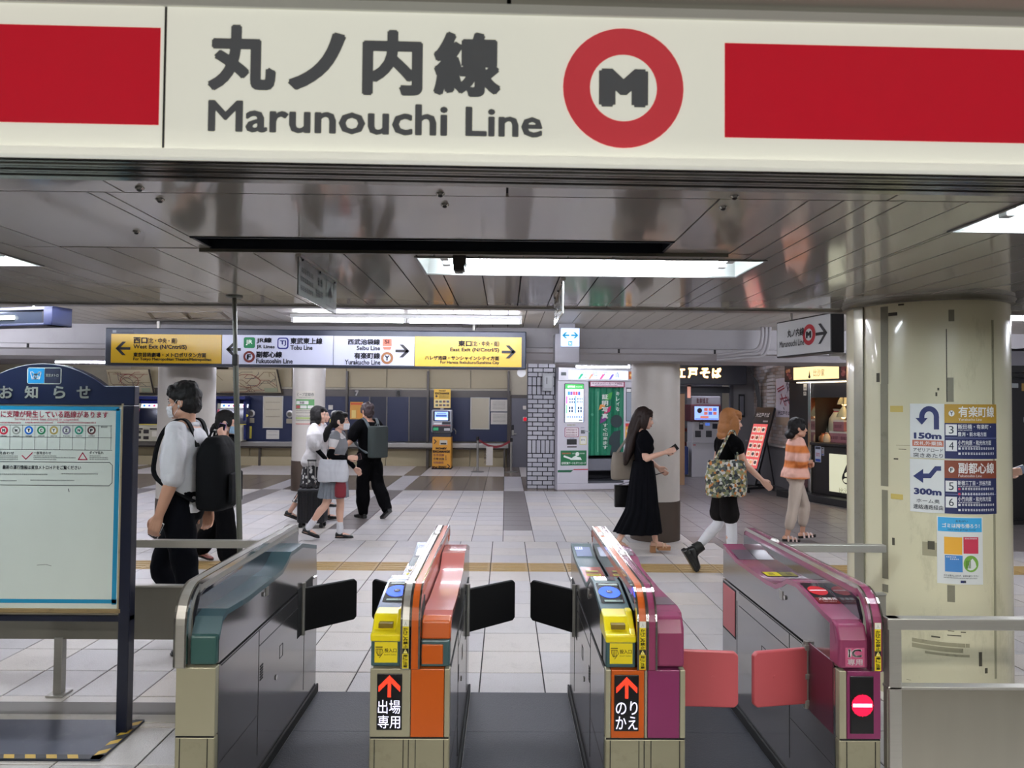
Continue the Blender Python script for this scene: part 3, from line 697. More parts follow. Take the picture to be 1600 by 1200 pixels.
while z > .02:
    s = [q for q in sold if q[0] < z-ph/2 < q[1]]
    if s:
        lo = z-2*ph if s[0] is sold[0] else z-3*ph
        w = ph
        k = 0
        while x0+k*w < x1-.01: brick(x0+k*w, min(x0+(k+1)*w, x1), lo, z); k += 1
        z = lo; continue
    off = (row % 2)*bl/2; k = -1
    while x0+k*bl-off < x1:
        a, b = max(x0, x0+k*bl-off), min(x1, x0+(k+1)*bl-off); brick(a, b, max(z-ph, 0), z); k += 1
    z -= ph; row += 1
t = thing('meter_box', 'grey metal meter box mounted on the white brick pier', 'box', tuple(at(857.5, 610, d)))
mb = MB(); pbox(mb, 848, 583, 864.5, 611, d-.12, .12); mb.build('case', mat('grey_meter_box', (140,142,144), .4, .2), t, bevel=.008)
mb = MB(); pbox(mb, 851, 587, 862, 606, d-.13, .012); mb.build('door', mat('grey_meter_door', (152,154,156), .4, .2), t, bevel=.004)
mb = MB(); pbox(mb, 854, 590, 855, 600, d-.14, .012); mb.build('handle', M_black, t)

# ------------------------------------------------------------------ photo booth
A, B = at(870.5, 762, 14.12), at(988, 756, 14.42); W = math.hypot(B.x-A.x, B.y-A.y); rz = math.atan2(B.y-A.y, B.x-A.x)
t = thing('photo_booth', 'white photo booth with a green curtain and lit header sign', 'photo booth', (A.x, A.y, 0), rotz=rz)
U = lambda px: W*(px-869)/(988-869)
V = lambda py, px=925: CAMZ + (at(px, py, 14.4).z-CAMZ)
m_bw = mat('white_booth_panel', (196,194,202), .35, var=.03); m_bd = mat('dark_booth_interior', (58,60,68), .6)
MB().box((0, 0, 0), (W, .7, .12)).build('base', m_bw, t, bevel=.01)
MB().box((0, .0, .12), (U(917.5), .7, V(592))).build('left_cabinet', m_bw, t, bevel=.01)
MB().box((U(974), .0, .12), (W, .7, V(592))).build('right_cabinet', m_bw, t, bevel=.01)
MB().box((U(917.5), .75, .12), (U(974), .7, V(592))).build('back_panel', m_bd, t)
MB().box((U(917.5), .02, .12), (U(974), .6, .16)).build('floor_board', mat('grey_booth_floor', (70,72,78), .6), t)
MB().box((U(917.5), .1, .36), (U(974), .5, .6)).build('bench', mat('grey_booth_bench', (104,106,114), .6), t, bevel=.02)
MB().box((0, -.04, V(596)), (W, .7, V(575.5))).build('header', mat('grey_booth_header', (176,176,182), .35, .2), t, bevel=.01)
# curtain with folds
mb = MB(); n = 40; rings = []
for i in range(n+1):
    x = U(917.5)+(U(974)-U(917.5))*i/n; y = .05+.018*math.sin(i*.9)+.008*math.sin(i*2.3+1)
    rings.append([(x, y, V(711)), (x, y+.006, V(711)), (x, y+.006, V(600)), (x, y, V(600))])
mb.ring_loft(rings); cur = mb.build('curtain', mat('green_curtain_cloth', (14,112,82), .6, var=.08), t, smooth=60)
f = Face((0, .026, 0), lift=.002); cw = ink((226,232,226)); v1 = lambda py: V(py, 945)
f.vtext('キレイな', U(962), U(967.5), v1(611), (v1(611)-v1(643))/4, cw, .02); f.vtext('証明写真', U(939), U(949), v1(615), (v1(615)-v1(655))/4, cw, .03, k=4)
for a, b, c3, (dx, dy) in ((612, 628, (60,150,60), (6, 4)), (628, 641, (214,140,60), (-4, 0)), (634, 648, (190,40,100), (4, 0)), (646, 662, (110,50,120), (-2, 0))):
    f.poly([(U(938+dx), v1(b)), (U(948+dx), v1(b-5)), (U(950+dx), v1(a)), (U(940+dx), v1(a+5))], ink(c3), 1)
f.vtext('すぐ出来ます', U(941), U(948.5), v1(661), (v1(661)-v1(702))/6, cw, .01)
for px, a, b in ((932.5, 612, 706), (961.5, 610, 640)): f.rect(U(px), v1(b), U(px+.8), v1(a), ink((120,180,150)), 1)
f.disc(U(924), v1(648), .03, ink((60,140,110)), 1, 12)
# printed silhouette of a sitting person
sk = ink((24,44,48)); f.disc(U(962.5), v1(658), (U(972)-U(953))/2, sk, 5, 24, ry=(v1(648)-v1(668))/2)
f.poly([(U(952), v1(711)), (U(970), v1(711)), (U(968), v1(690)), (U(969), v1(672)), (U(958), v1(674)), (U(951), v1(684)), (U(950), v1(693)), (U(955), v1(696))], sk, 5)
f.build('curtain_print', cur)
f = Face((0, -.041, 0), lift=.002)
f.rect(U(885), V(593), U(979), V(579.5), ink((214,224,250), 1.3)); dk = ink((110,120,150), .3)
for i, (ch, px) in enumerate(zip('証明写真', (906, 922, 939, 958))): f.text(ch, U(px), V(591), U(px+7.5), V(581.5), dk, 0, 3)
for px, c3 in ((899, (40,170,120)), (915, (240,150,120)), (933, (230,90,140)), (948, (110,90,190))): f.poly([(U(px), V(592.8)), (U(px+4), V(592.8)), (U(px+9), V(585)), (U(px+5), V(585))], ink(c3, .7), 2)
f.rect(U(873), V(588), U(881), V(583), ink((70,80,80))); f.rect(U(980), V(592), U(987), V(580), ink((196,110,60))); f.disc(U(983.5), V(586), .025, ink((240,200,120)), 2, 12)
f.rect(U(918), V(605), U(974), V(596.3), ink((150,60,90)), 1); f.rect(U(919.5), V(603.5), U(972), V(597.3), ink((220,206,214)), 2)
f.text('マイナンバーカード対応', U(921), V(600.6), U(970), V(597.8), ink((110,40,80)), .03, 3); f.scribble(U(926), V(603), U(962), V(601.4), ink((110,60,90)), 3)
f.build('header_print', t)
f = Face((0, -.002, 0), lift=.002)
f.rrect(U(879), V(660.5), U(910), V(600), .02, ink((60,62,70))); f.rect(U(880.5), V(659.5), U(909), V(601), ink((212,226,250), 1.3), 2); f.rect(U(880.5), V(608.5), U(909), V(601), ink((60,170,80), .9), 3)
f.text('証明写真', U(884), V(606.5), U(896), V(603.2), ink((235,245,235), 1), .03, 4); f.scribble(U(897), V(606), U(907), V(604), ink((220,240,220), .8), 4)
for i, c3 in enumerate(((60,150,200), (130,90,180), (235,90,120), (230,80,100), (70,90,190))): f.rect(U(884.5+4*i), V(618), U(888+4*i), V(612), ink(c3, .6), 3)
pk = ink((70,80,110), .2)
for j in range(2):
    for i in range(4): f.rect(U(886+2.6*i), V(622.5+4.6*j+3), U(887.6+2.6*i), V(622.5+4.6*j), pk, 3); f.rect(U(899+2.3*i), V(622+4.6*j+3), U(900.4+2.3*i), V(622+4.6*j), pk, 3)
for j in range(2):
    for i in range(2): f.rect(U(886+4*i), V(635.5+5*j+4), U(888.6+4*i), V(635.5+5*j), pk, 3); f.rect(U(900+4*i), V(635.5+5*j+4), U(902.6+4*i), V(635.5+5*j), pk, 3)
f.rect(U(881.5), V(631), U(884), V(619.5), ink((220,120,200), .6), 3); f.rect(U(895), V(646), U(898), V(619), ink((150,190,240), .6), 3); f.rect(U(881.5), V(646), U(884), V(633), ink((150,220,170), .6), 3)
for i in range(9): f.rect(U(883+2.8*i), V(653), U(884.3+2.8*i), V(649.5), ink((80,110,170), .4), 3)
f.scribble(U(883), V(657), U(892), V(655.5), pk, 3); f.rect(U(902), V(657), U(907.5), V(655.4), ink((30,34,40)), 3)
f.scribble(U(884), V(665), U(897), V(662.5), ink((150,150,80)), 1)
f.rrect(U(880), V(682.5), U(902), V(667.5), .02, ink((150,90,110)), 1); f.rrect(U(881), V(681.7), U(901), V(668.3), .02, ink((222,212,214)), 2)
for i in range(3): f.scribble(U(882.5), V(672.5+4*i), U(899.5), V(670+4*i), ink((120,70,84)), 3, seed=i)
f.rect(U(883.5), V(694), U(899), V(685.5), ink((22,22,26)), 1); f.rect(U(884), V(698.5), U(899), V(696.5), ink((40,26,28)), 1); f.scribble(U(888), V(684.8), U(895), V(683.6), pk, 1)
f.rect(U(903.5), V(694), U(914.5), V(681.5), ink((196,190,120)), 1); f.rect(U(904.5), V(693), U(913.5), V(682.5), ink((214,214,206)), 2); f.scribble(U(905.5), V(688), U(912), V(685), pk, 3)
f.scribble(U(905), V(669), U(911), V(667), pk, 1); f.rect(U(905.5), V(677), U(912), V(671.5), ink((90,92,98)), 1); f.line([(U(911), V(673)), (U(918), V(674))], .02, ink((150,152,158)), 2)
f.rect(U(874), V(726), U(914.5), V(703), ink((24,104,62)), 1); f.scribble(U(876), V(708.5), U(890), V(706.3), ink((220,90,60)), 2); f.scribble(U(892), V(708.5), U(912), V(706.5), ink((190,210,190)), 2)
f.poly([(U(889), V(717.5)), (U(907), V(717.5)), (U(905), V(713.5)), (U(900), V(713)), (U(898), V(710.5)), (U(894), V(712.5)), (U(892), V(714))], cw, 2); f.disc(U(900), V(708.5), .04, cw, 2, 14); f.line([(U(880), V(712)), (U(891), V(716))], .035, cw, 2)
f.text('証明写真データをダウンロード', U(875.5), V(724.5), U(913.5), V(720.5), cw, .03, 2)
f.poly([(U(869.6), V(736.5)), (U(890), V(736.5)), (U(894), V(733)), (U(869.6), V(733))], ink((20,90,60)), 1); f.poly([(U(893), V(733)), (U(917), V(733)), (U(917), V(731.5)), (U(895), V(731.5))], ink((180,30,50)), 1)
f.rect(U(977), V(658), U(986.5), V(605), ink((60,62,66)), 1); f.rect(U(978), V(657), U(985.5), V(613), ink((150,160,172), 0, .05), 2); f.rect(U(978), V(612), U(985), V(607), ink((220,220,220)), 2)
f.rect(U(976.3), V(705), U(987.3), V(661), ink((222,160,60)), 1); f.rect(U(976.3), V(666), U(987.3), V(661), ink((206,60,60)), 2); f.disc(U(982), V(673), .05, cw, 2, 16); f.vtext('お客の待', U(979), U(984.5), V(684), .058, ink((140,80,30)), .02, 2)
f.build('front_print', t)
# ------------------------------------------------------------------ ticket gates
m_side = mat('gate_side_steel', (150,148,150), .14, metal=.85, var=.08, scale=3, stretch=(1, 1, 8))
m_beige = mat('beige_gate_steel', (158,154,132), .34, .25, var=.06, scale=5)
m_plinth = mat('worn_beige_plinth', (148,144,122), .4, .4, var=.08, dirt=.45, dscale=9, dirt_rgb=(100,94,74))
m_teal = mat('teal_gate_cap', (62,88,96), .26, .2, var=.05); m_tealf = mat('teal_gate_front', (46,80,77), .42, var=.05)
m_grn = mat('grey_teal_gate_plastic', (58,84,88), .35, var=.05)
m_org = mat('orange_gate_panel', (184,84,22), .30, var=.04, coat=.3); m_sal = mat('salmon_gate_cap', (186,110,104), .2, var=.04, coat=.4)
m_mag = mat('magenta_gate_panel', (122,46,88), .32, var=.04, coat=.25); m_magc = mat('magenta_gate_cap', (132,58,90), .24, var=.04, coat=.4)
m_pink = mat('coral_pink_flap', (176,80,86), .40, var=.04); m_flap = mat('black_gate_flap', (5,5,6), .6, var=.1, spec=.25)
m_yl = mat('yellow_gate_plastic', (226,208,24), .3, var=.04, coat=.3); m_ylf = mat('yellow_gate_sticker', (222,202,30), .45, var=.03)
m_glass = mat('dark_gate_window', (34,36,44), .06, var=.05, coat=.8); m_matte = mat('dark_gate_recess', (8,8,9), .8)
m_led = mat('black_led_display', (24,24,26), .25, var=.05)
led_r = mat('lit_red_led', (255,64,40), .5, emit=1.5, ergb=(255,60,34)); led_w = mat('lit_white_led', (240,236,255), .5, emit=1.1, ergb=(226,224,255)); led_p = mat('lit_crimson_led', (255,20,70), .5, emit=1.3, ergb=(255,14,64))
YF, YR = 2.80, 4.24
# side outlines of the tops (depth, height)
PR_R = [(2.80,.69),(2.80,.80),(2.83,.86),(2.88,.875),(3.10,.862),(3.58,.868),(3.66,.895),(3.72,.926),(3.93,.928),(4.22,.862),(4.24,.69)]
PR_L = [(2.80,.69),(2.80,.825),(2.83,.862),(2.90,.870),(3.05,.898),(3.18,.918),(3.28,.915),(3.33,.895),(3.40,.858),(3.46,.843),(4.00,.845),(4.24,.878),(4.24,.69)]
def zprof(pr, y):
    top = pr[1:-1]
    for (a, za), (b, zb) in zip(top, top[1:]):
        if a <= y <= b and b > a: return za+(zb-za)*(y-a)/(b-a)
    return top[-1][1]
def cap(x0, x1, pr, m, t, name='top_cap', y0=None, y1=None, dz=0.):
    p = pr
    if y0 is not None:
        p = [(y0, .69), (y0, zprof(pr, y0)+dz)] + [(y, z+dz) for y, z in pr[1:-1] if y0 < y < y1] + [(y1, zprof(pr, y1)+dz), (y1, .69)]
    lo = [(y, z-.012 if z > .70 else z) for y, z in p]
    MB().prism(lo, 0, x0+.002, x1-.002).build('cap_body', m_side, t)
    top = p[1:-1]; mb = MB()
    mb.ring_loft([[(x0, y, z), (x1, y, z), (x1, y, z-.022), (x0, y, z-.022)] for y, z in top][::-1]); return mb.build(name, m, t, smooth=20)
def topface(x0, pr, y0, y1):
    """printed face lying on the sloping top between two depths"""
    z0, z1 = zprof(pr, y0), zprof(pr, y1)
    return Face((x0, y0, z0), (1, 0, 0), (0, y1-y0, z1-z0), .0015), math.hypot(y1-y0, z1-z0)
def rail(x0, x1, m, t, edge=M_chrome, name='divider_rail'):
    zt = .985; pr = [(2.755, .685)]
    for a in range(0, 91, 10): pr.append((2.755+.13*(1-math.cos(math.radians(a))), zt-.14+.14*math.sin(math.radians(a))))
    pr += [(4.19, zt), (4.215, zt-.012), (4.225, zt-.05)]
    inner = [(y+(.05 if z < zt-.005 and y < 3 else 0), z-.05 if y > 2.87 else z-.02) for y, z in pr]
    r2 = []
    for (y, z), (yi, zi) in zip(pr, inner): r2.append(((y, z), (yi, zi)))
    mb = MB(); rings = []
    for (y, z), (yi, zi) in r2: rings.append([(x0, y, z), (x1, y, z), (x1, yi, zi), (x0, yi, zi)])
    mb.ring_loft(rings); o = mb.build(name, m, t, bevel=.004, seg=2)
    e = MB()
    for x in (x0, x1):
        e.ring_loft([[(x-.0035, y-.003, z+.003), (x+.0035, y-.003, z+.003), (x+.0035, yi*.3+y*.7, zi*.3+z*.7), (x-.0035, yi*.3+y*.7, zi*.3+z*.7)] for (y, z), (yi, zi) in r2])
    e.build('rail_edge', edge, o)
    return o
def partition(x0, x1, t):
    pr = [(2.83, .69), (2.83, .87), (2.86, .93), (2.92, .945), (4.20, .945), (4.20, .69)]
    return MB().prism(pr, 0, x0, x1).build('divider_panel', m_glass, t)
def sticker(x0, x1, t):
    f = Face((x0, 2.7545, 0), lift=.0012); z1 = .872; z0 = .69; w = x1-x0; k = ink((30,28,20)); h = z1-z0
    f.rect(.004, z0, w-.004, z1, m_ylf); f.rect(.004, z1-.024, w-.004, z1, ink((220,220,210)), 2); f.text('人', w*.34, z1-.02, w*.66, z1-.005, ink((120,120,110)), 0, 3)
    f.vtext('かけこみ禁止', w*.22, w*.78, z1-.028, .0128, k, .03, 3, .95); yb = z1-.028-.0128*6
    f.rect(.004, yb-.022, w-.004, yb-.002, ink((24,22,18)), 2); f.poly([(w*.22, yb-.020), (w*.78, yb-.020), (w*.5, yb-.004)], ink((232,220,120)), 3); f.rect(w*.47, yb-.016, w*.53, yb-.009, k, 4)
    f.vtext('扉にご注意', w*.22, w*.78, yb-.024, (yb-.024-z0-.004)/5, k, .03, 3, .95)
    f.build('warning_sticker', t)
def lower(x0, x1, t, panels, seams):
    """beige plinth and front panels; panels = (x0, x1, material) for the band with the displays"""
    mb = MB(); zc = .42
    mb.prism([(x0, 0), (x1, 0), (x1, .68), (x0, .68)], 1, 2.80, YR); mb.build('body', m_side, t)
    mb = MB(); c = .012
    mb.prism([(x0, .30), (x0+c, .02), (x1-c, .02), (x1, .30), (x1, zc), (x0, zc)], 1, 2.772, 2.81); mb.build('plinth', m_plinth, t, bevel=.006)
    mb = MB()
    for x in seams: mb.box((x-.0015, 2.7705, .03), (x+.0015, 2.774, zc-.006))
    mb.box((x0+.004, 2.770, zc-.002), (x1-.004, 2.774, zc+.003)); mb.build('plinth_seam', m_matte, t)
    for a, b, m in panels: MB().box((a+.001, 2.770, zc+.004), (b-.001, 2.81, .682)).build('front_panel', m, t, bevel=.003)
def side_lines(x, sgn, t, L=None):
    """seams, lock and louvres of a stainless side, sgn = +1 when it looks towards +X"""
    mb = MB(); e = .0012; b = lambda y0, z0, y1, z1: mb.box((x-e if sgn < 0 else x-.002, y0, z0), (x+e if sgn > 0 else x+.002, y1, z1))
    b(2.82, .672, 3.95, .676); b(3.25, .60, 3.95, .603); b(3.25, .12, 3.253, .676); b(3.98, .12, 3.983, .62); b(2.82, .30, 3.25, .302); b(3.55, .50, 3.60, .502); b(3.55, .44, 3.60, .442); b(3.55, .44, 3.552, .502); b(3.60, .44, 3.602, .502)
    mb.build('panel_seam', m_matte, t)
    mb = MB()
    for k in range(6): mb.box((x-e if sgn < 0 else x-.002, 3.27, .44+.012*k), (x+e if sgn > 0 else x+.002, 3.31, .447+.012*k))
    mb.build('louvre', m_matte, t)
    mb = MB(); mb.tube([(x-.002*sgn, 3.5, .37), (x+.004*sgn, 3.5, .37)], .012, 12); mb.build('lock', M_chrome, t); MB().tube([(x-.002*sgn, 3.3, .82), (x+.004*sgn, 3.3, .82)], .010, 12).build('lock', M_chrome, t); MB().box((x-.0015, 3.33, .80), (x+.0015, 3.37, .84)).build('lock_plate', M_steel, t)
    MB().box((min(x, x+.012*sgn), 2.82, .0), (max(x, x+.012*sgn), YR+.02, .05)).build('kick_strip', M_rubber, t, bevel=.003)
def flap(hx, hy, ex, ey, z0, z1, m, t, cut=.06):
    h = Vector((hx, hy, 0)); d = (Vector((ex, ey, 0))-h); L = d.length; d.normalize(); n = Vector((-d.y, d.x, 0)); r = .016
    pts = [(0, z0), (L-r, z0+.012), (L, z0+.012+r), (L, z1-r), (L-r, z1), (0, z1-.006)]
    mb = MB(); A = [h+d*a+Vector((0, 0, b))-n*.011 for a, b in pts]; B = [p+n*.022 for p in A]
    mb.ring_loft([A, B]); o = mb.build('flap', m, t, bevel=.006, seg=2)
    q = MB(); q.tube([h+Vector((0, 0, z0-.02)), h+Vector((0, 0, z1+.02))], .012, 10); q.build('hinge', M_steel, o, smooth=50)
    c = h+d*L*.62+Vector((0, 0, (z0+z1)/2+.01)); s = -1 if n.y > 0 else 1
    q = MB(); q.tube([c+n*s*.010, c+n*s*.0125], .008, 12); q.build('stud', m, o)
    return o
def recess(x, sgn, y0, y1, z0, z1, t, m=m_matte):
    mb = MB(); mb.box((x-.004 if sgn > 0 else x-.0015, y0, z0), (x+.0015 if sgn > 0 else x+.004, y1, z1)); mb.build('flap_recess', m, t)
def reader(x0, x1, pr, t, lit=True):
    """card reader window, small screen and slots on a sloping top"""
    w = x1-x0
    f, L = topface(x0, pr, 2.96, 3.16); f.rrect(.008, 0, w-.008, L, .008, ink((26,34,40), 0, .08))
    f.disc(w*.48, L*.52, w*.40, ink((40,90,255), 1.0 if lit else .35), 2, 36, ry=L*.28); f.disc(w*.48, L*.52, w*.13, ink((70,84,110)), 3, 24, ry=L*.09)
    f.text('IC', w*.41, L*.49, w*.55, L*.56, ink((220,226,235)), .02, 4)
    f.rect(w*.16, L*.86, w*.88, L*.94, ink((176,190,184)), 2); f.rect(w*.2, L*.06, w*.86, L*.15, ink((150,170,164)), 2); f.scribble(w*.62, L*.08, w*.84, L*.13, ink((60,70,70)), 3)
    f.build('card_reader', t)
    f, L = topface(x0, pr, 3.195, 3.275); f.rect(.012, 0, w-.012, L, ink((74,78,88), 0, .06)); f.build('small_screen', t)
def rear_deck(x0, x1, pr, t, m, scr=((150,160,190), .25)):
    w = x1-x0
    f, L = topface(x0, pr, 3.47, 3.98); f.rect(.004, 0, w-.004, L*.60, m); f.rect(.004, L*.60, w-.004, L, m_grn)
    f.rect(w*.18, L*.36, w*.78, L*.44, ink((90,78,40)), 2); f.rect(w*.22, L*.375, w*.74, L*.425, ink((206,196,96)), 3)
    f.rect(w*.18, L*.22, w*.80, L*.30, m_ylf, 2); f.scribble(w*.24, L*.235, w*.74, L*.285, ink((50,46,30)), 3, n=8)
    f.build('ticket_outlet', t)
    f, L = topface(x0, pr, 4.01, 4.20); f.rect(.014, L*.06, w-.014, L*.86, ink(scr[0], scr[1], .1)); f.rect(.014, L*.62, w*.5, L*.86, ink((190,196,255), .9), 2); f.scribble(w*.14, L*.68, w*.46, L*.8, ink((70,70,140)), 3)
    f.build('guide_screen', t)
def ticket_unit(x0, x1, t):
    """yellow ticket slot unit over a teal front with a yellow sticker"""
    mb = MB(); z0, z1 = .785, .868
    mb.prism([(2.765, .785), (2.765, .815), (2.80, .822), (2.845, .868), (2.94, .875), (2.94, .785)], 0, x0, x1); u = mb.build('ticket_unit', m_yl, t, bevel=.007, seg=3)
    w = x1-x0
    MB().box((x0+w*.22, 2.795, .828), (x0+w*.68, 2.84, .846)).build('ticket_slot', mat('dark_ticket_slot', (110,92,20), .5), u)
    mb = MB(); mb.prism([(2.762, .815), (2.795, .832), (2.86, .884), (2.90, .884), (2.90, .81)], 0, x1-.026, x1-.001); mb.build('slot_guide', m_yl, u, bevel=.006, seg=3)
    MB().box((x0+.002, 2.772, .69), (x1-.002, 2.85, .79)).build('cap_front', m_grn, t, bevel=.006)
    f = Face((x0, 2.7715, 0), lift=.0012); f.rect(w*.14, .705, w*.88, .783, m_ylf); k = ink((70,62,20))
    f.text('投入口', w*.46, .744, w*.85, .760, k, .02); f.text('Insert ticket', w*.46, .733, w*.84, .739, k, 0)
    f.rect(w*.17, .762, w*.40, .766, k, 2)
    for i in range(4): f.line([(w*(.19+.05*i), .757), (w*(.20+.05*i), .745-.003*i), (w*(.25+.02*i), .732)], .0022, k, 2)
    f.line([(w*.2, .757), (w*.38, .757), (w*.42, .744), (w*.3, .724)], .0022, k, 2); f.build('front_sticker', t)
def display(x0, x1, z0, z1, t, kind, l1='', l2=''):
    w = x1-x0; MB().box((x0, 2.7655, z0), (x1, 2.775, z1)).build('display', m_led, t, bevel=.002)
    f = Face((x0, 2.765, 0), lift=.0012); h = z1-z0
    if kind == 'arrow':
        # arrow made of single led dots
        def inside(u, v):
            if v < 0 or v > 1: return False
            return (abs(u) < .18 and v < .62) or (v > .42 and abs(u) < 1-(v-.42)/.58*.98 and abs(u) > 0) and not (v < .62 and abs(u) > 1-(v-.42)*.2 and False) and (v > .42 + 0*abs(u)) and (abs(u) < .18 or v > .42+ .0) and (v <= 1-abs(u)*.55) and (v >= .72-abs(u)*.42 or abs(u) < .18)
        n = 19; s = w*.86/n; cx = w*.5; zb = z1-h*.40; H = h*.38
        for i in range(-(n//2), n//2+1):
            for j in range(int(H/s)+1):
                u, v = i/(n/2), j*s/H
                if (abs(u) < .17 and v < .8) or (abs(u) <= 1 and (1-abs(u)*.52-.26) <= v <= (1-abs(u)*.52) and abs(u) < .96):
                    f.rect(cx+i*s-s*.42, zb+j*s-s*.42, cx+i*s+s*.42, zb+j*s+s*.42, led_r, 2)
        f.text(l1, w*.06, z0+h*.30, w*.94, z0+h*.54, led_w, 0, 2); f.text(l2, w*.06, z0+h*.04, w*.94, z0+h*.27, led_w, 0, 2)
    else:
        n = 30; s = w*.92/n; cz = (z0+z1)/2; R = w*.46
        for i in range(-n//2, n//2+1):
            for j in range(-n//2, n//2+1):
                if math.hypot(i*s, j*s) <= R:
                    bar = abs(j) <= 2 and abs(i) < n*.44
                    f.rect(w*.5+i*s-s*.44, cz+j*s-s*.44, w*.5+i*s+s*.44, cz+j*s+s*.44, led_w if bar else led_p, 2)
    f.build('display_lights', t)
def lamp_dome(x, y, t):
    z = .985; MB().ell((x, y, z), (.018, .045, .012)).build('indicator_lamp', mat('clear_gate_lamp', (214,210,206), .15, coat=.5), t, smooth=60)
# --- gate 1: single sided, teal
X = dict(g1=(-1.247, -1.094), g2=(-.508, -.202), g3=(.392, .700), g4=(1.290, 1.452))
a, b = X['g1']
t = thing('ticket_gate', 'teal topped ticket gate at the left end, beside the notice board', 'ticket gate', ((a+b)/2, YF, 0), 'row of ticket gates')
lower(a, b, t, [(a, b, m_beige)], [a+.02, b-.028])
cap(a+.046, b, PR_R, m_teal, t); partition(a+.036, a+.05, t); rail(a, a+.042, M_steelh, t)
MB().box((a+.05, 2.776, .69), (b-.004, 2.84, .80)).build('cap_front', m_tealf, t, bevel=.008)
MB().box((a+.004, 2.762, .685), (a+.040, 2.80, .84)).build('rail_front', m_beige, t, bevel=.003)
side_lines(b, 1, t); recess(b, 1, 3.85, 4.14, .44, .70, t); flap(b+.008, 3.93, b+.255, 4.12, .455, .695, m_flap, t)
# --- gate 2
a, b = X['g2']
t = thing('ticket_gate', 'ticket gate with an orange and salmon right half and a red arrow sign', 'ticket gate', ((a+b)/2, YF, 0), 'row of ticket gates')
lower(a, b, t, [(a, a+.156, m_beige), (a+.156, b-.022, m_org), (b-.022, b, m_beige)], [a+.02, a+.13, a+.15, a+.176, b-.022])
cap(a, a+.118, PR_L, mat('silver_gate_cap', (150,160,176), .18, .5), t, 'reader_cap', 2.90, 4.24); ticket_unit(a, a+.118, t)
reader(a+.002, a+.116, PR_L, t); rear_deck(a+.002, a+.116, PR_L, t, mat('silver_gate_cap', (150,160,176), .18, .5), ((190,200,220), .2))
rail(a+.120, a+.153, M_steelh, t); rail(a+.155, a+.188, m_org, t, name='orange_rail'); sticker(a+.121, a+.152, t)
MB().prism([(2.83, .69), (2.83, .93), (2.9, .955), (4.20, .955), (4.20, .69)], 0, a+.122, a+.184).build('divider_panel', m_sal, t)
cap(a+.190, b, PR_R, m_sal, t); MB().box((a+.192, 2.772, .69), (b-.003, 2.84, .79)).build('cap_front', m_grn, t, bevel=.006)
MB().box((a+.196, 2.768, .70), (b-.028, 2.775, .775)).build('front_plate', m_org, t, bevel=.003)
mb = MB().prism([(2.785, .79), (2.795, .855), (2.83, .872), (2.86, .79)], 0, a+.192, b-.002); mb.build('cap_nose', m_org, t, bevel=.006)
MB().prism([(2.79, .69), (2.79, .87), (2.9, .93), (2.92, .69)], 0, a+.1885, a+.1935).build('rubber_gap', M_rubber, t)
side_lines(b, 1, t); side_lines(a, -1, t)
for s, x, ex in ((1, b, b+.262), (-1, a, a-.235)): recess(x, s, 3.85, 4.14, .44, .70, t); flap(x+.008*s, 3.93, ex, 4.12, .455, .695, m_flap, t)
display(a+.028, a+.124, .452, .664, t, 'arrow', '出場', '専用'); lamp_dome(a+.14, 3.95, t)
# --- gate 3
a, b = X['g3']
t = thing('ticket_gate', 'ticket gate with an orange rail and a magenta right half', 'ticket gate', ((a+b)/2, YF, 0), 'row of ticket gates')
lower(a, b, t, [(a, a+.022, m_beige), (a+.022, a+.150, m_org), (a+.150, a+.162, m_beige), (a+.162, b-.022, m_mag), (b-.022, b, m_beige)], [a+.02, a+.13, a+.15, a+.176, b-.022])
cap(a, a+.118, PR_L, m_grn, t, 'reader_cap', 2.90, 4.24); ticket_unit(a, a+.118, t); reader(a+.002, a+.116, PR_L, t); rear_deck(a+.002, a+.116, PR_L, t, m_sal)
rail(a+.122, a+.156, m_org, t); rail(a+.160, a+.192, m_magc, t, name='magenta_rail'); sticker(a+.123, a+.155, t)
MB().prism([(2.83, .69), (2.83, .93), (2.9, .955), (4.20, .955), (4.20, .69)], 0, a+.124, a+.188).build('divider_panel', m_glass, t)
PR_3 = [(2.80,.69),(2.80,.83),(2.84,.882),(2.90,.89),(3.25,.872),(3.66,.872),(3.76,.90),(4.0,.905),(4.24,.87),(4.24,.69)]
cap(a+.194, b, PR_3, m_magc, t); MB().prism([(2.776, .69), (2.776, .82), (2.80, .878), (2.86, .886), (2.86, .69)], 0, a+.196, b-.003).build('cap_front', m_magc, t, bevel=.012, seg=3)
f, L = topface(a+.198, PR_3, 2.92, 3.06); f.rect(.002, 0, b-a-.202, L, ink((92,70,84), 0, .1)); f.build('dark_window', t)
f, L = topface(a+.198, PR_3, 3.78, 3.98); f.rect(.006, L*.1, b-a-.212, L*.8, ink((70,64,70), 0, .1)); f.build('guide_screen', t)
f, L = topface(a+.198, PR_3, 3.38, 3.46); f.rect(.012, 0, .045, L, m_ylf); f.scribble(.016, L*.3, .04, L*.7, ink((50,46,30)), 2, n=3); f.build('warning_label', t)
side_lines(b, 1, t); side_lines(a, -1, t); recess(a, -1, 3.85, 4.14, .44, .70, t); flap(a-.008, 3.93, a-.235, 4.12, .455, .695, m_flap, t)
recess(b, 1, 2.86, 3.1, .43, .70, t); flap(b+.008, 3.02, b+.268, 2.975, .445, .685, m_pink, t)
display(a+.034, a+.128, .452, .664, t, 'arrow', 'のり', 'かえ'); lamp_dome(a+.139, 3.95, t); lamp_dome(a+.176, 3.45, t)
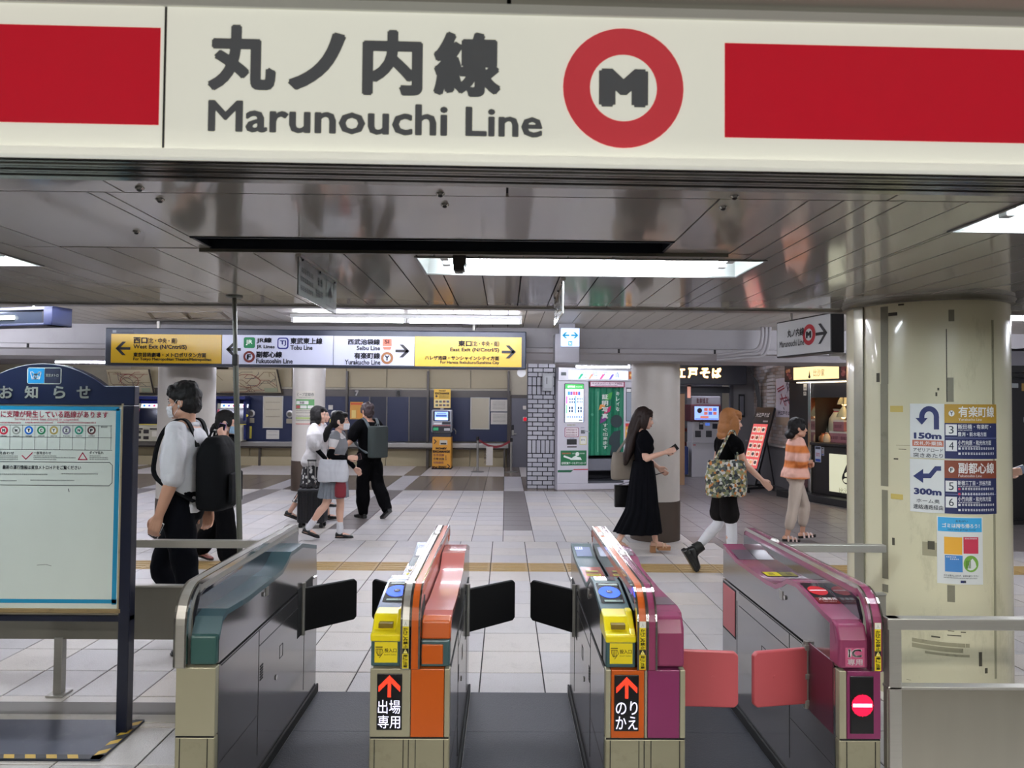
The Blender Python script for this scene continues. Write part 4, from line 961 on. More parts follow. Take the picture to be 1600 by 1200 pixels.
# --- gate 4: single sided, magenta
a, b = X['g4']
t = thing('ticket_gate', 'magenta ticket gate with a round red stop sign, beside the round pillar', 'ticket gate', ((a+b)/2, YF, 0), 'row of ticket gates')
lower(a, b, t, [(a, a+.030, m_beige), (a+.030, b, m_mag)], [a+.03, b-.022])
PR_4 = [(2.80,.69),(2.80,.80),(2.83,.862),(2.90,.870),(3.05,.898),(3.18,.920),(3.28,.910),(3.34,.88),(3.42,.850),(3.54,.842),(4.00,.845),(4.24,.882),(4.24,.69)]
cap(a, b-.046, PR_4, m_magc, t, 'reader_cap'); partition(b-.052, b-.038, t); rail(b-.040, b, m_magc, t); sticker(b-.036, b-.004, t)
MB().prism([(2.770, .69), (2.770, .80), (2.795, .855), (2.86, .866), (2.86, .69)], 0, a+.001, b-.047).build('cap_front', m_magc, t, bevel=.012, seg=3)
f, L = topface(a, PR_4, 2.97, 3.17); w = .112; f.rect(.014, 0, w-.004, L, ink((30,22,28), 0, .1)); f.disc(w*.52, L*.60, w*.36, ink((180,30,40), .15), 2, 30, ry=L*.22); f.rect(w*.2, L*.58, w*.84, L*.62, ink((235,230,230), .15), 3)
f.rect(.016, 0, w-.006, L*.28, ink((150,26,34)), 1); f.text('入場専用', w*.22, L*.13, w*.9, L*.25, ink((235,225,225)), .02, 3); f.text('No entry', w*.34, L*.04, w*.82, L*.09, ink((235,225,225)), 0, 3); f.build('no_entry_panel', t)
f, L = topface(a, PR_4, 3.60, 3.70); f.rect(.03, 0, w, L, ink((60,50,30)), 1); f.rect(.034, L*.1, w-.004, L*.9, m_ylf, 2); f.scribble(.05, L*.25, w*.7, L*.75, ink((50,46,30)), 3, n=6); f.build('warning_label', t)
f, L = topface(a, PR_4, 3.98, 4.18); f.rect(.012, 0, w-.004, L*.8, ink((92,80,90), 0, .1)); f.build('guide_screen', t)
side_lines(a, -1, t); recess(a, -1, 4.0, 4.235, .40, .67, t); mb = MB().box((a-.004, 4.01, .41), (a+.01, 4.225, .66)); mb.build('parked_flap', m_pink, t, bevel=.004)
recess(a, -1, 2.82, 3.08, .42, .70, t, mat('maroon_recess', (96,44,62), .3, .3)); flap(a-.008, 3.05, a-.262, 2.975, .445, .685, m_pink, t)
display(a+.042, a+.132, .446, .664, t, 'stop'); lamp_dome(b-.02, 3.8, t)
for z in (.45, .56, .68): MB().box((a-.02, 3.035, z-.012), (a+.004, 3.07, z+.012)).build('hinge_bracket', M_steel, t, bevel=.003)
f = Face((a, 2.7695, 0), lift=.0012); f.rect(.024, .70, .098, .772, mat('pink_ic_panel', (178,86,120), .35)); f.text('IC', .034, .735, .088, .768, ink((236,226,230)), .05, 2); f.text('専用', .032, .705, .090, .730, ink((236,226,230)), .025, 2); f.build('ic_lettering', t)

# ------------------------------------------------------------------ dark mats in the lanes
m_lane = mat('dark_grey_lane_mat', (37,39,47), .5, var=.15, scale=60, bump=.25, bscale=160)
for a, b, lab in ((X['g1'][1]+.014, X['g2'][0]-.014, 'dark grey mat in the left lane between the teal and the orange gate'), (X['g2'][1]+.014, X['g3'][0]-.014, 'dark grey mat in the middle lane between the two arrow signs'), (X['g3'][1]+.014, X['g4'][0]-.014, 'dark grey mat in the right lane under the pink flaps')):
    t = thing('lane_mat', lab, 'mat', ((a+b)/2, 3.2, 0))
    for y0, y1 in ((1.6, 2.75), (2.753, 3.745), (3.748, 4.25)): MB().box((a, y0, 0), (b, y1, .004)).build('plate', m_lane, t)

# ------------------------------------------------------------------ fences
def fence(y, x0, x1, posts, label, rz=.87, pz=(.32, .62), th=.045, shaded=False):
    mp_ = mat('shaded_steel_sheet', (122,119,110), .3, .65, var=.06, scale=2, stretch=(8, 1, 1)) if shaded else mat('satin_steel_sheet', (156,152,142), .3, .5, var=.06, scale=2, stretch=(8, 1, 1))  # shaded copy for the less lit left fence; its posts darken too
    t = thing('fence', label, 'fence', ((x0+x1)/2, y, 0))
    MB().box((x0, y-th/2, rz-.022), (x1, y+th/2, rz+.022)).build('top_rail', M_steelh, t, bevel=.004)
    mb = MB(); mb.box((x0, y-.012, pz[0]), (x1, y+.012, pz[1])); mb.build('panel', mp_, t)
    MB().box((x0, y-.022, pz[1]), (x1, y+.022, pz[1]+.012)).build('panel_cap', M_steelh, t, bevel=.003)
    for x, z in posts:
        o = MB().box((x-.024, y-.022, 0), (x+.024, y+.022, z)).build('post', M_steel if shaded else M_steelh, t, bevel=.003)
        MB().box((x-.05, y-.05, 0), (x+.05, y+.05, .012)).build('base_plate', M_steel, o, bevel=.003)
    return t
p = at(93, 1060, 4.2).x
fence(4.2, -9, X['g1'][0]-.01, [(p, .33), (p-2.0, .33), (p-2.0-.024, .87), (X['g1'][0]-.06, .87)], 'steel fence with a sheet panel left of the gates, behind the notice board', shaded=True)
fence(2.77, X['g4'][1]+.016, 6.0, [(X['g4'][1]+.045, .89), (3.4, .89)], 'steel fence with a sheet panel right of the gates, before the round pillar', rz=.868)
fence(4.2, X['g4'][1]+.02, PC.x-PR+.02, [(X['g4'][1]+.06, .87)], 'short dark steel fence between the magenta gate and the round pillar', pz=(.3, .6))
# ------------------------------------------------------------------ faces at any angle, placed by photograph pixels
def ray(px, py): return CAMM @ Vector(((px-800)/FPX, -(py-600)/FPX, -1))
def uv(f, px, py):
    v = ray(px, py); o = Vector((0, 0, CAMZ)); t = (f.o-o).dot(f.n)/v.dot(f.n); p = o+v*t-f.o
    return p.dot(f.u), p.dot(f.v)
def Q(f, x0, y0, x1, y1):
    ym, xm = (y0+y1)/2, (x0+x1)/2
    a, b = sorted((uv(f, x0, ym)[0], uv(f, x1, ym)[0])); c, d = sorted((uv(f, xm, y1)[1], uv(f, xm, y0)[1])); return a, c, b, d
def qpoly(f, pts, m, k=1): f.poly([uv(f, *p) for p in pts], m, k); return f
def slab(f, x0, y0, x1, y1, back, front=0., m=None, mb=None):
    """solid behind a face: local rectangle, from `front` before the face to `back` behind it"""
    mb = mb or MB(); P = []
    for h in (front, -back):
        for x, y in ((x0, y0), (x1, y0), (x1, y1), (x0, y1)): P.append(f.o+f.u*x+f.v*y+f.n*h)
    mb.add(P, [(0,1,2,3),(7,6,5,4),(0,4,5,1),(1,5,6,2),(2,6,7,3),(3,7,4,0)], m); return mb
def m_emblem(f, x, y, r, ri, red, k1, k=2, W=None, bold=.09):
    f.poly([(x+r*math.cos(2*PI*i/48), y+r*math.sin(2*PI*i/48)) for i in range(48)], red, k)
    f.disc(x, y, ri, W, k+1, 40); h = ri*1.16; f.text('M', x-ri*.74, y-h/2, x+ri*.74, y+h/2, k1, bold, k+2)

# ------------------------------------------------------------------ the big line sign overhead
ya = math.radians(1.2); us = Vector((math.cos(ya), math.sin(ya), 0))
f = Face(Vector((0, 1.14, 0)), us, (0, 0, 1), .0004)
zc0, zc1 = uv(f, 800, 243)[1], uv(f, 800, 24)[1]
m_sign = mat('cream_sign_sheet', (222,222,208), .12, var=.02, coat=.5, emit=.86); m_red = mat('red_sign_sheet', (192,26,44), .14, var=.03, coat=.5, emit=.7)
m_let = mat('dark_grey_sign_letter', (104,106,108), .2, var=.03, coat=.4, emit=.35); m_trim = mat('glowing_sign_trim', (218,218,206), .3, 0, var=.04, emit=.72)  # trim glow added for brightness; letters lightened and glowing in place of glare
t = thing('line_sign', 'large overhead line sign with red bands and a round M emblem', 'sign', (0, 1.2, zc0))
xd = uv(f, 257, 130)[0]
slab(f, -1.9, zc0, xd-.002, zc1, .004).build('sign_panel', m_sign, t); slab(f, xd+.002, zc0, 1.9, zc1, .004).build('sign_panel', m_sign, t)
slab(f, xd-.002, zc0, xd+.002, zc1, .006).build('panel_joint', mat('dark_panel_joint', (70,72,74), .5), t)
zb = uv(f, 800, 257)[1]
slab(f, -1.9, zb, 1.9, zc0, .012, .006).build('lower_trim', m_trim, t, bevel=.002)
slab(f, -1.9, zb+.002, 1.9, zc0, .13, -.0125).build('underside', mat('grey_ribbed_underside', (120,120,116), .15, .6), t)
slab(f, -1.9, zc1, 1.9, zc1+.016, .13, .006).build('upper_trim', mat('glowing_upper_trim', (200,200,190), .3, 0, var=.04, emit=.3), t, bevel=.002)  # glow put into the upper trim to brighten it
slab(f, -1.9, zc0, 1.9, zc1, .125, -.008).build('box', mat('grey_sign_box', (120,120,118), .2, .5), t)
slab(f, -1.9, zc1+.017, 1.9, ZC+.0-.001, .08, -.03).build('hanger', mat('dark_grey_hanger', (72,72,74), .5), t)
mb = MB()
for b in (.03, .06, .09): slab(f, -1.9, zb-.004, 1.9, zb, b+.006, -b, mb=mb)
mb.build('lower_rib', mat('grey_ribbed_underside', (120,120,116), .15, .6), t)
def sq(x0, y0, x1, y1): return Q(f, x0, y0, x1, y1)
a = sq(-40, 40, 250, 193); f.rect(-1.9, a[1], a[2], a[3], m_red)
a = sq(1132, 66, 1600, 219); h = .0; f.rect(a[0], uv(f, 1132, 215)[1], 1.9, uv(f, 1132, 67)[1], m_red)
for ch, q in zip('丸ノ内線', ((325, 39, 432, 143), (450, 50, 541, 142), (566, 47, 661, 150), (677, 50, 783, 152))): f.text(ch, *sq(*q), m_let, .045)
q0, q1 = sq(325, 158, 640, 204), sq(725, 165, 848, 214)
a = sq(325, 160, 700, 210); b = sq(727, 168, 848, 215); f.text('Marunouchi', a[0], a[1], a[2], a[3], m_let, .026); f.text('Line', b[0], b[1], b[2], b[3], m_let, .026)
cx, cy = uv(f, 974, 138); rr = uv(f, 1068, 138)[0]-cx; ri = rr*52/94
m_emblem(f, cx, cy, rr, ri, mat('soft_red_emblem', (198,62,70), .14, var=.03, coat=.5, emit=.7), m_let, 2, m_sign)
f.build('lettering', t)

# ------------------------------------------------------------------ long exit sign
d = 8.0; f = pxface(d, .003); L = f.R
t = thing('exit_sign', 'long yellow and white exit and line sign over the concourse', 'sign', tuple(at(494, 578, d)))
m_nf = mat('dark_navy_sign_frame', (40,46,60), .35, .2, var=.05)
a = L(166, 515, 822, 574)
MB().box((a[0], d, a[1]), (a[2], d+.22, a[3])).build('case', m_nf, t, bevel=.01)
yel = (206,166,24); whi = (196,200,222)
for i, (x0, x1, y0, y1, c3, e) in enumerate(((175, 346, 522.5, 567.5, yel, .08), (348, 520.5, 524, 569.5, whi, .10), (522, 647.5, 525.5, 571, whi, .12), (648.5, 815, 526.5, 573, (220,178,50), .12))):
    q = L(x0, y0, x1, y1); MB().box((q[0], d-.012, q[1]), (q[2], d+.01, q[3])).build('sign_panel', ink(c3, e, .3), t)
f = pxface(d-.012, .003); L = f.R; K = ink((34,32,40)); G = ink((44,46,58))
def arrow(px, py, l, ang, w=4.2, c3=K): r = L(px-1, py-1, px+1, py+1); k = d/FPX; f.arrow((r[0]+r[2])/2, (r[1]+r[3])/2, l*k, ang, w*k, c3, 2, .46)
arrow(192.5, 544.5, 23, 180); f.text('西口', *L(209, 527, 230.5, 537), K, .036); f.text('（北・中央・南）', *L(231, 528, 277, 537), K, .022); f.text('West Exit (N/Cntrl/S)', *L(209, 538.5, 292, 547), K, .028)
f.text('東京芸術劇場・メトロポリタン方面', *L(209, 551, 322, 558.5), K, .036); f.text('For Tokyo Metropolitan Theatre/Metropolitan', *L(209, 559, 330, 565), K, .028)
arrow(365, 546, 23, 180); f.rrect(*L(381, 527, 398.5, 544), .02, ink((20,120,72), .2)); f.text('JR', *L(384.5, 531, 395, 539.5), ink((235,240,238), .3), .015, 3)
f.text('JR線', *L(401, 527.5, 425, 537), G, .035); f.text('JR Lines', *L(401, 539, 429.5, 546), G, .028)
f.rrect(*L(433.5, 527.5, 451, 545.5), .03, ink((40,44,130), .1)); f.rrect(*L(435.5, 529.5, 449, 543.5), .02, ink(whi, .10), 3); f.text('TJ', *L(438, 532, 447.5, 540.5), ink((40,44,130)), .03, 4)
f.text('東武東上線', *L(454, 528, 504, 538), G, .035); f.text('Tobu Line', *L(454, 539.5, 488.5, 547), G, .028)
c = L(389.5-9, 557.5-9, 389.5+9, 557.5+9); r = (c[2]-c[0])/2; m_emblem(f, (c[0]+c[2])/2, (c[1]+c[3])/2, r, r*.6, ink((120,40,34)), K, 2, ink(whi, .10)); 
f.disc((c[0]+c[2])/2, (c[1]+c[3])/2, r*.6, ink(whi, .10), 5, 24); f.text('F', *L(386.5, 553.5, 393, 562), K, .06, 6)
f.text('副都心線', *L(400.5, 549, 441, 559), G, .035); f.text('Fukutoshin Line', *L(400.5, 560.5, 457.5, 568), G, .028)
f.text('西武池袋線', *L(543.5, 529.5, 594, 539), G, .035); f.text('Seibu Line', *L(557.5, 540.5, 594, 547.5), G, .028)
f.poly([(lambda q: (q[0], q[1]))(L(x, y, x, y)) for x, y in ((598, 541), (612, 541), (612, 529.5), (598, 529.5))], ink((236,120,96), .2)); f.poly([(lambda q: (q[0], q[1]))(L(x, y, x, y)) for x, y in ((600, 546.5), (610, 546.5), (612, 542), (598, 542))], ink((236,120,96), .2)); f.text('SI', *L(601, 531, 608.5, 537), K, .03, 3)
f.text('有楽町線', *L(553.5, 551, 594, 561), G, .035); f.text('Yurakucho Line', *L(539, 562, 594.5, 570), G, .028)
c = L(605-9.5, 559.5-9.5, 605+9.5, 559.5+9.5); r = (c[2]-c[0])/2; f.disc((c[0]+c[2])/2, (c[1]+c[3])/2, r, ink((150,98,56)), 2); f.disc((c[0]+c[2])/2, (c[1]+c[3])/2, r*.6, ink(whi, .10), 3); f.text('Y', *L(601.5, 555.5, 608.5, 563.5), K, .05, 4)
arrow(629, 548.5, 22, 0); arrow(795, 550, 22, 0)
f.text('東口', *L(716, 532, 737, 541.5), K, .036); f.text('（北・中央・南）', *L(737.5, 533, 780, 541.5), K, .022); f.text('East Exit (N/Cntrl/S)', *L(703.5, 543.5, 780, 551), K, .028)
f.text('ハレザ池袋・サンシャインシティ方面', *L(664, 556, 780, 563), K, .036); f.text('For Hareza Ikebukuro/Sunshine City', *L(688, 564, 780, 570), K, .028)
f.build('lettering', t)
f = pxface(d-.002, .002); f.rect(*f.R(175.5, 515.5, 208, 520), ink((84,90,100))); f.rect(*f.R(176.5, 516, 182, 519.8), ink((160,164,170)), 2); f.build('maker_plate', t)
for px in (240, 740):
    p = at(px, 512, d); MB().tube([(p.x, d+.11, p.z-.02), (p.x, d+.11, ZF)], .02, 10).build('hanger', M_steel, t)
p = at(815, 582, d); t = thing('loudspeaker', 'small white loudspeaker under the right end of the long exit sign', 'loudspeaker', (p.x, d+.12, p.z))
MB().tube([(p.x, d+.06, p.z), (p.x, d+.12, p.z), (p.x, d+.16, p.z)], [.05, .045, .03], 16).build('horn', M_whiteplastic, t, smooth=40)
MB().box((p.x-.02, d+.08, p.z+.03), (p.x+.02, d+.12, at(815, 574, d).z)).build('bracket', M_steel, t)

# ------------------------------------------------------------------ line sign with arrow by the pillar
P0, P1 = Vector((2.395, 6.33, 0)), Vector((2.535, 5.6, 0)); f = Face(P0, P1-P0, (0, 0, 1), .002)
x0, x1 = uv(f, 1214.5, 532)[0], uv(f, 1297.5, 520)[0]; z0, z1 = uv(f, 1298, 548)[1], uv(f, 1298, 490)[1]
t = thing('direction_sign', 'small hanging line sign with an M emblem and right arrow beside the pillar', 'sign', tuple(f.o+f.u*(x0+x1)/2+f.v*z0))
slab(f, x0-.012, z0-.012, x1+.012, z1+.012, .115, -.001).build('case', mat('black_sign_case', (26,27,32), .4), t, bevel=.006)
slab(f, x0, z0, x1, z1, .0, .001).build('sign_panel', ink((188,190,194), .16, .3), t)
f.o = f.o + f.n*.001; W, H = x1-x0, z1-z0
k1 = ink((40,40,46)); f.text('丸ノ内線', x0+W*.22, z0+H*.52, x0+W*.545, z0+H*.76, k1, .03); f.text('Marunouchi Line', x0+W*.06, z0+H*.25, x0+W*.545, z0+H*.44, k1, .015)
m_emblem(f, x0+W*.635, z0+H*.52, H*.295, H*.17, ink((196,40,56)), k1, 2, ink((188,190,194), .16, .3)); f.arrow(x0+W*.855, z0+H*.5, W*.2, 0, H*.085, k1, 2, .55)
f.build('lettering', t)
for x in (x0+.12, x1-.12):
    p = f.o+f.u*x-f.n*.06; MB().tube([p+Vector((0, 0, z1)), p+Vector((0, 0, ZF))], .014, 8).build('hanger', M_steel, t, smooth=40)
t = thing('cctv_camera', 'small white camera on a bracket under the hanging line sign', 'camera', tuple(at(1305, 556, 5.9)))
p = at(1306, 553, 5.9); MB().box((p.x-.06, 5.85, p.z-.02), (p.x+.05, 5.9, p.z+.01)).build('bracket', M_whiteplastic, t, bevel=.004)
MB().tube([p+Vector((.06, 0, -.02)), p+Vector((.06, -.1, -.03))], .03, 12).build('body', M_whiteplastic, t, smooth=40)
MB().box((p.x-.02, 5.86, p.z+.01), (p.x+.02, 5.9, ZF)).build('drop_rod', M_whiteplastic, t)

# ------------------------------------------------------------------ small lit way sign on a metal box
d = 7.9; t = thing('way_sign', 'small lit white sign with two cyan arrows on a metal box', 'sign', tuple(at(891, 567, d)))
mb = MB(); pbox(mb, 867, 521, 906, 567, d, .25); mb.build('box', mat('grey_painted_duct', (128,126,132), .4, .3), t, bevel=.008)
q = pxface(d).R(867, 521, 906, 567); MB().box((q[0]+.05, d+.05, q[3]), (q[2]-.05, d+.2, ZF)).build('duct', MATS['grey_painted_duct'], t)
mb = MB(); pbox(mb, 876.5, 512.5, 905.5, 541.5, d-.04, .05); mb.build('lit_panel', ink((206,220,255), .8), t, bevel=.004)
f = pxface(d-.042, .003); cy_ = ink((30,150,190), .5); k = d/FPX
for px, a in ((884, 180), (898, 0)):
    r = f.R(px-1, 523, px+1, 525); f.arrow((r[0]+r[2])/2, (r[1]+r[3])/2, 11*k, a, 2.2*k, cy_, 2, .42)
f.rect(*f.R(888, 533, 894, 540), cy_, 2); f.text('N', *f.R(889.3, 534, 892.7, 539), ink((206,220,255), 1.1), .05, 3); f.build('symbols', t)

# ------------------------------------------------------------------ two thin plates hanging along the lanes
def hang_plate(x, y0, y1, z0, label, face):
    t = thing('hanging_plate', label, 'sign', (x, (y0+y1)/2, z0), 'thin plates hanging from the ceiling')
    MB().box((x-.004, y0, z0), (x+.004, y1, ZC-.012)).build('plate', mat('translucent_grey_plate', (150,152,150), .15, coat=.5, var=.04), t, bevel=.002)
    MB().box((x-.012, y0, ZC-.014), (x+.012, y1, ZC-.001)).build('mount_strip', M_panel, t)
    f = Face((x+.004*face, y0 if face > 0 else y1, z0), (0, face, 0), (0, 0, 1), .001); W, H = y1-y0, ZC-z0; k = ink((44,46,50))
    for j in range(3): f.scribble(.03, H*(.14+.22*j), W*.34, H*(.27+.22*j), k, 1, n=7, seed=j)
    f.scribble(W*.40, H*.18, W*.60, H*.42, k, 1, n=5, seed=5); f.scribble(W*.44, H*.5, W*.58, H*.75, k, 1, n=2, seed=8)
    f.line([(W*.68, H*.12), (W*.9, H*.12), (W*.9, H*.82), (W*.68, H*.82)], .006, k, 1, True); f.arrow(W*.79, H*.45, H*.45, 90, .018, k, 2)
    f.build('lettering', t)
    for y in (y0+.05, (y0+y1)/2, y1-.05): MB().tube([(x-.008, y, ZC-.02), (x+.010, y, ZC-.02)], .005, 8).build('screw', M_black, t)
hang_plate(-.915, 3.14, 3.84, 2.168, 'thin grey lettered plate hanging along the lane above the teal gate', 1)
hang_plate(.293, 3.68, 4.32, 2.165, 'thin pale plate hanging edge on above the orange and magenta gate', -1)

# ------------------------------------------------------------------ blue box at the left
d = 6.0; t = thing('sign_box', 'blue framed light box hanging at the left edge under the higher ceiling', 'light box', tuple(at(30, 508, d)))
f = Face(at(81, 508, d)+Vector((-1.6, .42, 0)), Vector((1.6, -.42, 0)), (0, 0, 1), .002); WL = math.hypot(1.6, .42); H = 30*d/FPX
m_bf = mat('blue_box_frame', (18,26,56), .35, var=.05)
for q in ((0, 0, WL, .02), (0, H-.03, WL, H), (WL-.09, 0, WL, H), (0, 0, .09, H)): slab(f, *q, .2).build('frame', m_bf, t, bevel=.004)
slab(f, .09, .02, WL-.09, H-.03, .06, -.03).build('panel', mat('glossy_box_panel', (50,56,68), .1, .4), t)
MB().tube([f.o+f.u*.1+f.v*.075-f.n*.015, f.o+f.u*(WL-.42)+f.v*.075-f.n*.015], .018, 10).build('tube', mat('box_reflection_glow', (240,244,220), .4, emit=6, ergb=(250,250,226)), t)  # glowing tube stands in for lights reflected in the sign glass
slab(f, WL-.125, .03, WL-.105, H-.04, .02, -.02).build('dark_bar', M_black, t)
for x in (.3, WL-.3): p = f.o+f.u*x-f.n*.1; MB().tube([p+Vector((0, 0, H)), Vector((p.x, p.y, ZF))], .014, 8).build('hanger', M_steel, t)

# ------------------------------------------------------------------ notice board
d = 3.70; f = pxface(d, .0012); L = f.R; k = d/FPX
xr, xl = at(206.5, 780, d).x, at(-72, 780, d).x; zs = at(200, 603, d).z; zb_ = at(100, 962, d).z; cx = at(67, 600, d).x; za = at(67, 567.5, d).z; R = 150*k
t = thing('notice_board', 'navy station notice board with an arched top and delay notice', 'notice board', (cx, d, 0))
arc = []; hw = 95*k
for i in range(15):
    x = hw-2*hw*i/14; arc.append((cx+x, za-R+math.sqrt(R*R-x*x)))
zt_ = at(60, 632, d).z
MB().prism([(xl, zt_), (xr, zt_), (xr, zs), (cx+hw+.01, zs)] + arc + [(cx-hw-.01, zs), (xl, zs)], 1, d, d+.05).build('header', m_navy2 if 'm_navy2' in globals() else mat('deep_navy_board', (9,20,48), .36, var=.05), t, bevel=.004, ang=40)
m_nb = MATS['deep_navy_board']; m_nv = mat('dark_navy_post', (10,16,36), .35, var=.05)
for x in (xr-.056, xl): MB().box((x, d-.004, .012), (x+.056, d+.055, zt_)).build('post', m_nv, t, bevel=.004)
MB().box((xl, d, zb_-.03), (xr, d+.05, zb_)).build('lower_bar', m_nv, t, bevel=.003)
MB().box((xl+.05, d+.02, zb_), (xr-.05, d+.035, zt_)).build('back_panel', mat('aged_board_panel', (150,146,128), .5, dirt=.4, dscale=10), t)
q = L(-62, 634, 188, 952); MB().box((q[0], d+.008, q[1]), (q[2], d+.012, q[3])).build('white_sheet', mat('glossy_white_sheet', (204,214,208), .12, var=.03, coat=.5), t)
q = L(-60, 951, 186, 957); MB().box((q[0], d-.005, q[1]), (q[2], d+.02, q[3])).build('tray', mat('aged_brown_tray', (128,108,72), .6, dirt=.5, dscale=20), t)
q = L(186.5, 632, 190, 952); MB().box((q[0], d-.002, q[1]), (q[2], d+.02, q[3])).build('edge_strip', mat('aged_brown_edge', (150,138,110), .5, dirt=.5, dscale=20), t)
# base plate with hazard stripes
xa, xb = xl-.05, at(225, 1128, 3.84).x; m_bp = mat('scuffed_blue_grey_base', (46,52,66), .35, .3, var=.12, dirt=.4, dscale=9, dirt_rgb=(90,92,96))
bp = MB().box((xa, 3.43, .0), (xb, 3.85, .012)).build('base_plate', m_bp, t, bevel=.004)
g = Face((xa, 3.43, .012), (1, 0, 0), (0, 1, 0), .0008); w = xb-xa; m_hz = mat('worn_hazard_yellow', (196,160,62), .5, var=.15, dirt=.4, dscale=14); g.rect(0, 0, w, .042, ink((30,32,36))); g.rect(w-.05, 0, w, .42, ink((52,54,58)))
n = int(w/.10)
for i in range(n): g.poly([(.1*i+.02, .002), (.1*i+.07, .002), (.1*i+.045, .04), (.1*i-.005+.0, .04)], m_hz, 2)
for i in range(4): g.poly([(w-.048, .03+.1*i), (w-.004, .06+.1*i), (w-.004, .105+.1*i), (w-.048, .075+.1*i)], m_hz, 2)
g.build('hazard_stripes', bp)
# header lettering and emblem
f = pxface(d-.001, .0012); L = f.R; hw_ = ink((206,212,200))
for ch, x0, x1 in (('お', 0, 20.5), ('知', 39, 59.5), ('ら', 84, 102.5), ('せ', 120, 141.5)): f.text(ch, *L(x0, 603, x1, 622.5), hw_, .03)
f.rrect(*L(43, 574.3, 96, 600), .012, hw_); f.rect(*L(44.5, 575.5, 69.3, 598.8), ink((20,140,200)), 2); f.rect(*L(70.3, 575.5, 94.8, 598.8), ink((9,20,48)), 2); f.text('東京メトロ', *L(72, 584, 92, 589), hw_, .03, 3)
c = L(48, 580, 65, 594); mx, my, hx, hy = (c[0]+c[2])/2, (c[1]+c[3])/2, (c[2]-c[0])/2, (c[3]-c[1])/2; ew = ink((225,238,244))
for s in (1, -1):   # the two lobes of the heart shaped M
    f.line([(mx+s*hx*u, my+hy*v) for u, v in ((0, .35), (.25, .15), (.5, -.35), (.32, -.78), (.05, -.62), (-.05, -.2))], .0052, ew, 3)
    f.line([(mx+s*hx*u, my+hy*v) for u, v in ((.95, .78), (.62, .82), (.3, .42), (0, .1))], .0052, ew, 3); f.line([(mx+s*hx*u, my+hy*v) for u, v in ((.95, .78), (.82, .1), (.62, -.72))], .0052, ew, 3)
f.build('header_lettering', t)
# printed sheet
f = pxface(d+.008, .0008); L = f.R; tl = ink((10,128,168)); rd = ink((170,40,74)); bk = ink((40,46,56))
for q in ((-60, 634.5, 185, 640.5), (178, 640, 185, 942), (-60, 936, 180, 942)): f.rect(*L(*q), tl)
f.text('運行に支障が発生している路線があります', *L(-18, 642, 168, 652.5), rd, .015); f.text('Service on some lines delayed or suspended', *L(24, 653, 122, 658), rd, .0)
for i, (a, b) in enumerate(((-20, 33), (40, 83), (90, 150))): f.scribble(*L(a, 659, b, 661.6), rd, 1, seed=i)
cols = (-23, -4, 15.5, 35, 54.5, 74, 94, 113.5, 133.5, 153.5, 173.5)
for y in (664.3, 683, 702.5): f.rect(*L(-60, y-.3, 173.8, y+.3), bk)
for x in cols: f.rect(*L(x-.25, 664.3, x+.25, 702.5), bk)
for i, (ch, c3) in enumerate(zip('MHTCYZNF', ((190,30,60), (150,158,152), (20,110,210), (30,120,80), (164,148,84), (120,118,140), (30,130,110), (90,52,54)))):
    x = 6+19.6*i; q = L(x-6.6, 672.3-6.6, x+6.6, 672.3+6.6); c = ((q[0]+q[2])/2, (q[1]+q[3])/2); r = (q[2]-q[0])/2; f.disc(*c, r, ink(c3), 1, 28); f.disc(*c, r*.6, ink((214,222,218)), 2, 24); f.text(ch, c[0]-r*.32, c[1]-r*.36, c[0]+r*.32, c[1]+r*.36, bk, .06, 3); f.scribble(*L(x-5, 680.3, x+5, 682.2), bk, 1, seed=i)
f.scribble(*L(158, 666, 168, 668.5), bk, 1)
f.text('運転見合わせ', *L(-14, 705.5, 22, 710), bk, .02); f.text('一部見合わせ', *L(53, 705.5, 80, 710), bk, .02); f.text('ダイヤ乱れ', *L(140, 705, 162, 709.5), bk, .02)
for y in (711.5, 714.2, 717):
    for a, b in ((-14, 28), (53, 118 if y == 714.2 else 88), (140, 169 if y > 712 else 157)): f.scribble(*L(a, y, b, y+1.6), bk, 1, seed=int(y+a))
P = lambda x, y: (lambda q: (q[0], q[1]))(L(x, y, x, y))
f.line([P(35, 712), P(40.5, 717.5), P(50.5, 707.5)], .005, rd); f.line([P(129.3, 707.5), P(136, 718), P(122.5, 718)], .005, rd, 1, True)
q = L(-40, 722, 174, 758); f.line([(q[0], q[3]), (q[2]-.015, q[3]), (q[2], q[3]-.015), (q[2], q[1]+.015), (q[2]-.015, q[1]), (q[0], q[1])], .003, bk)
f.text('最新の運行情報は東京メトロＨＰをご覧ください', *L(5, 727, 126, 733.5), bk, .02)
for i, (a, y, b) in enumerate(((-20, 740, 74), (96, 739.5, 153), (-20, 750, 26), (48, 749.5, 116))): f.scribble(*L(a, y, b, y+1.8), bk, 1, seed=i+3)
f.line([P(107, 764), P(108, 768)], .004, bk); f.line([P(58, 883), P(72, 882), P(80, 884)], .003, ink((130,136,132)))
f.build('printing', t)

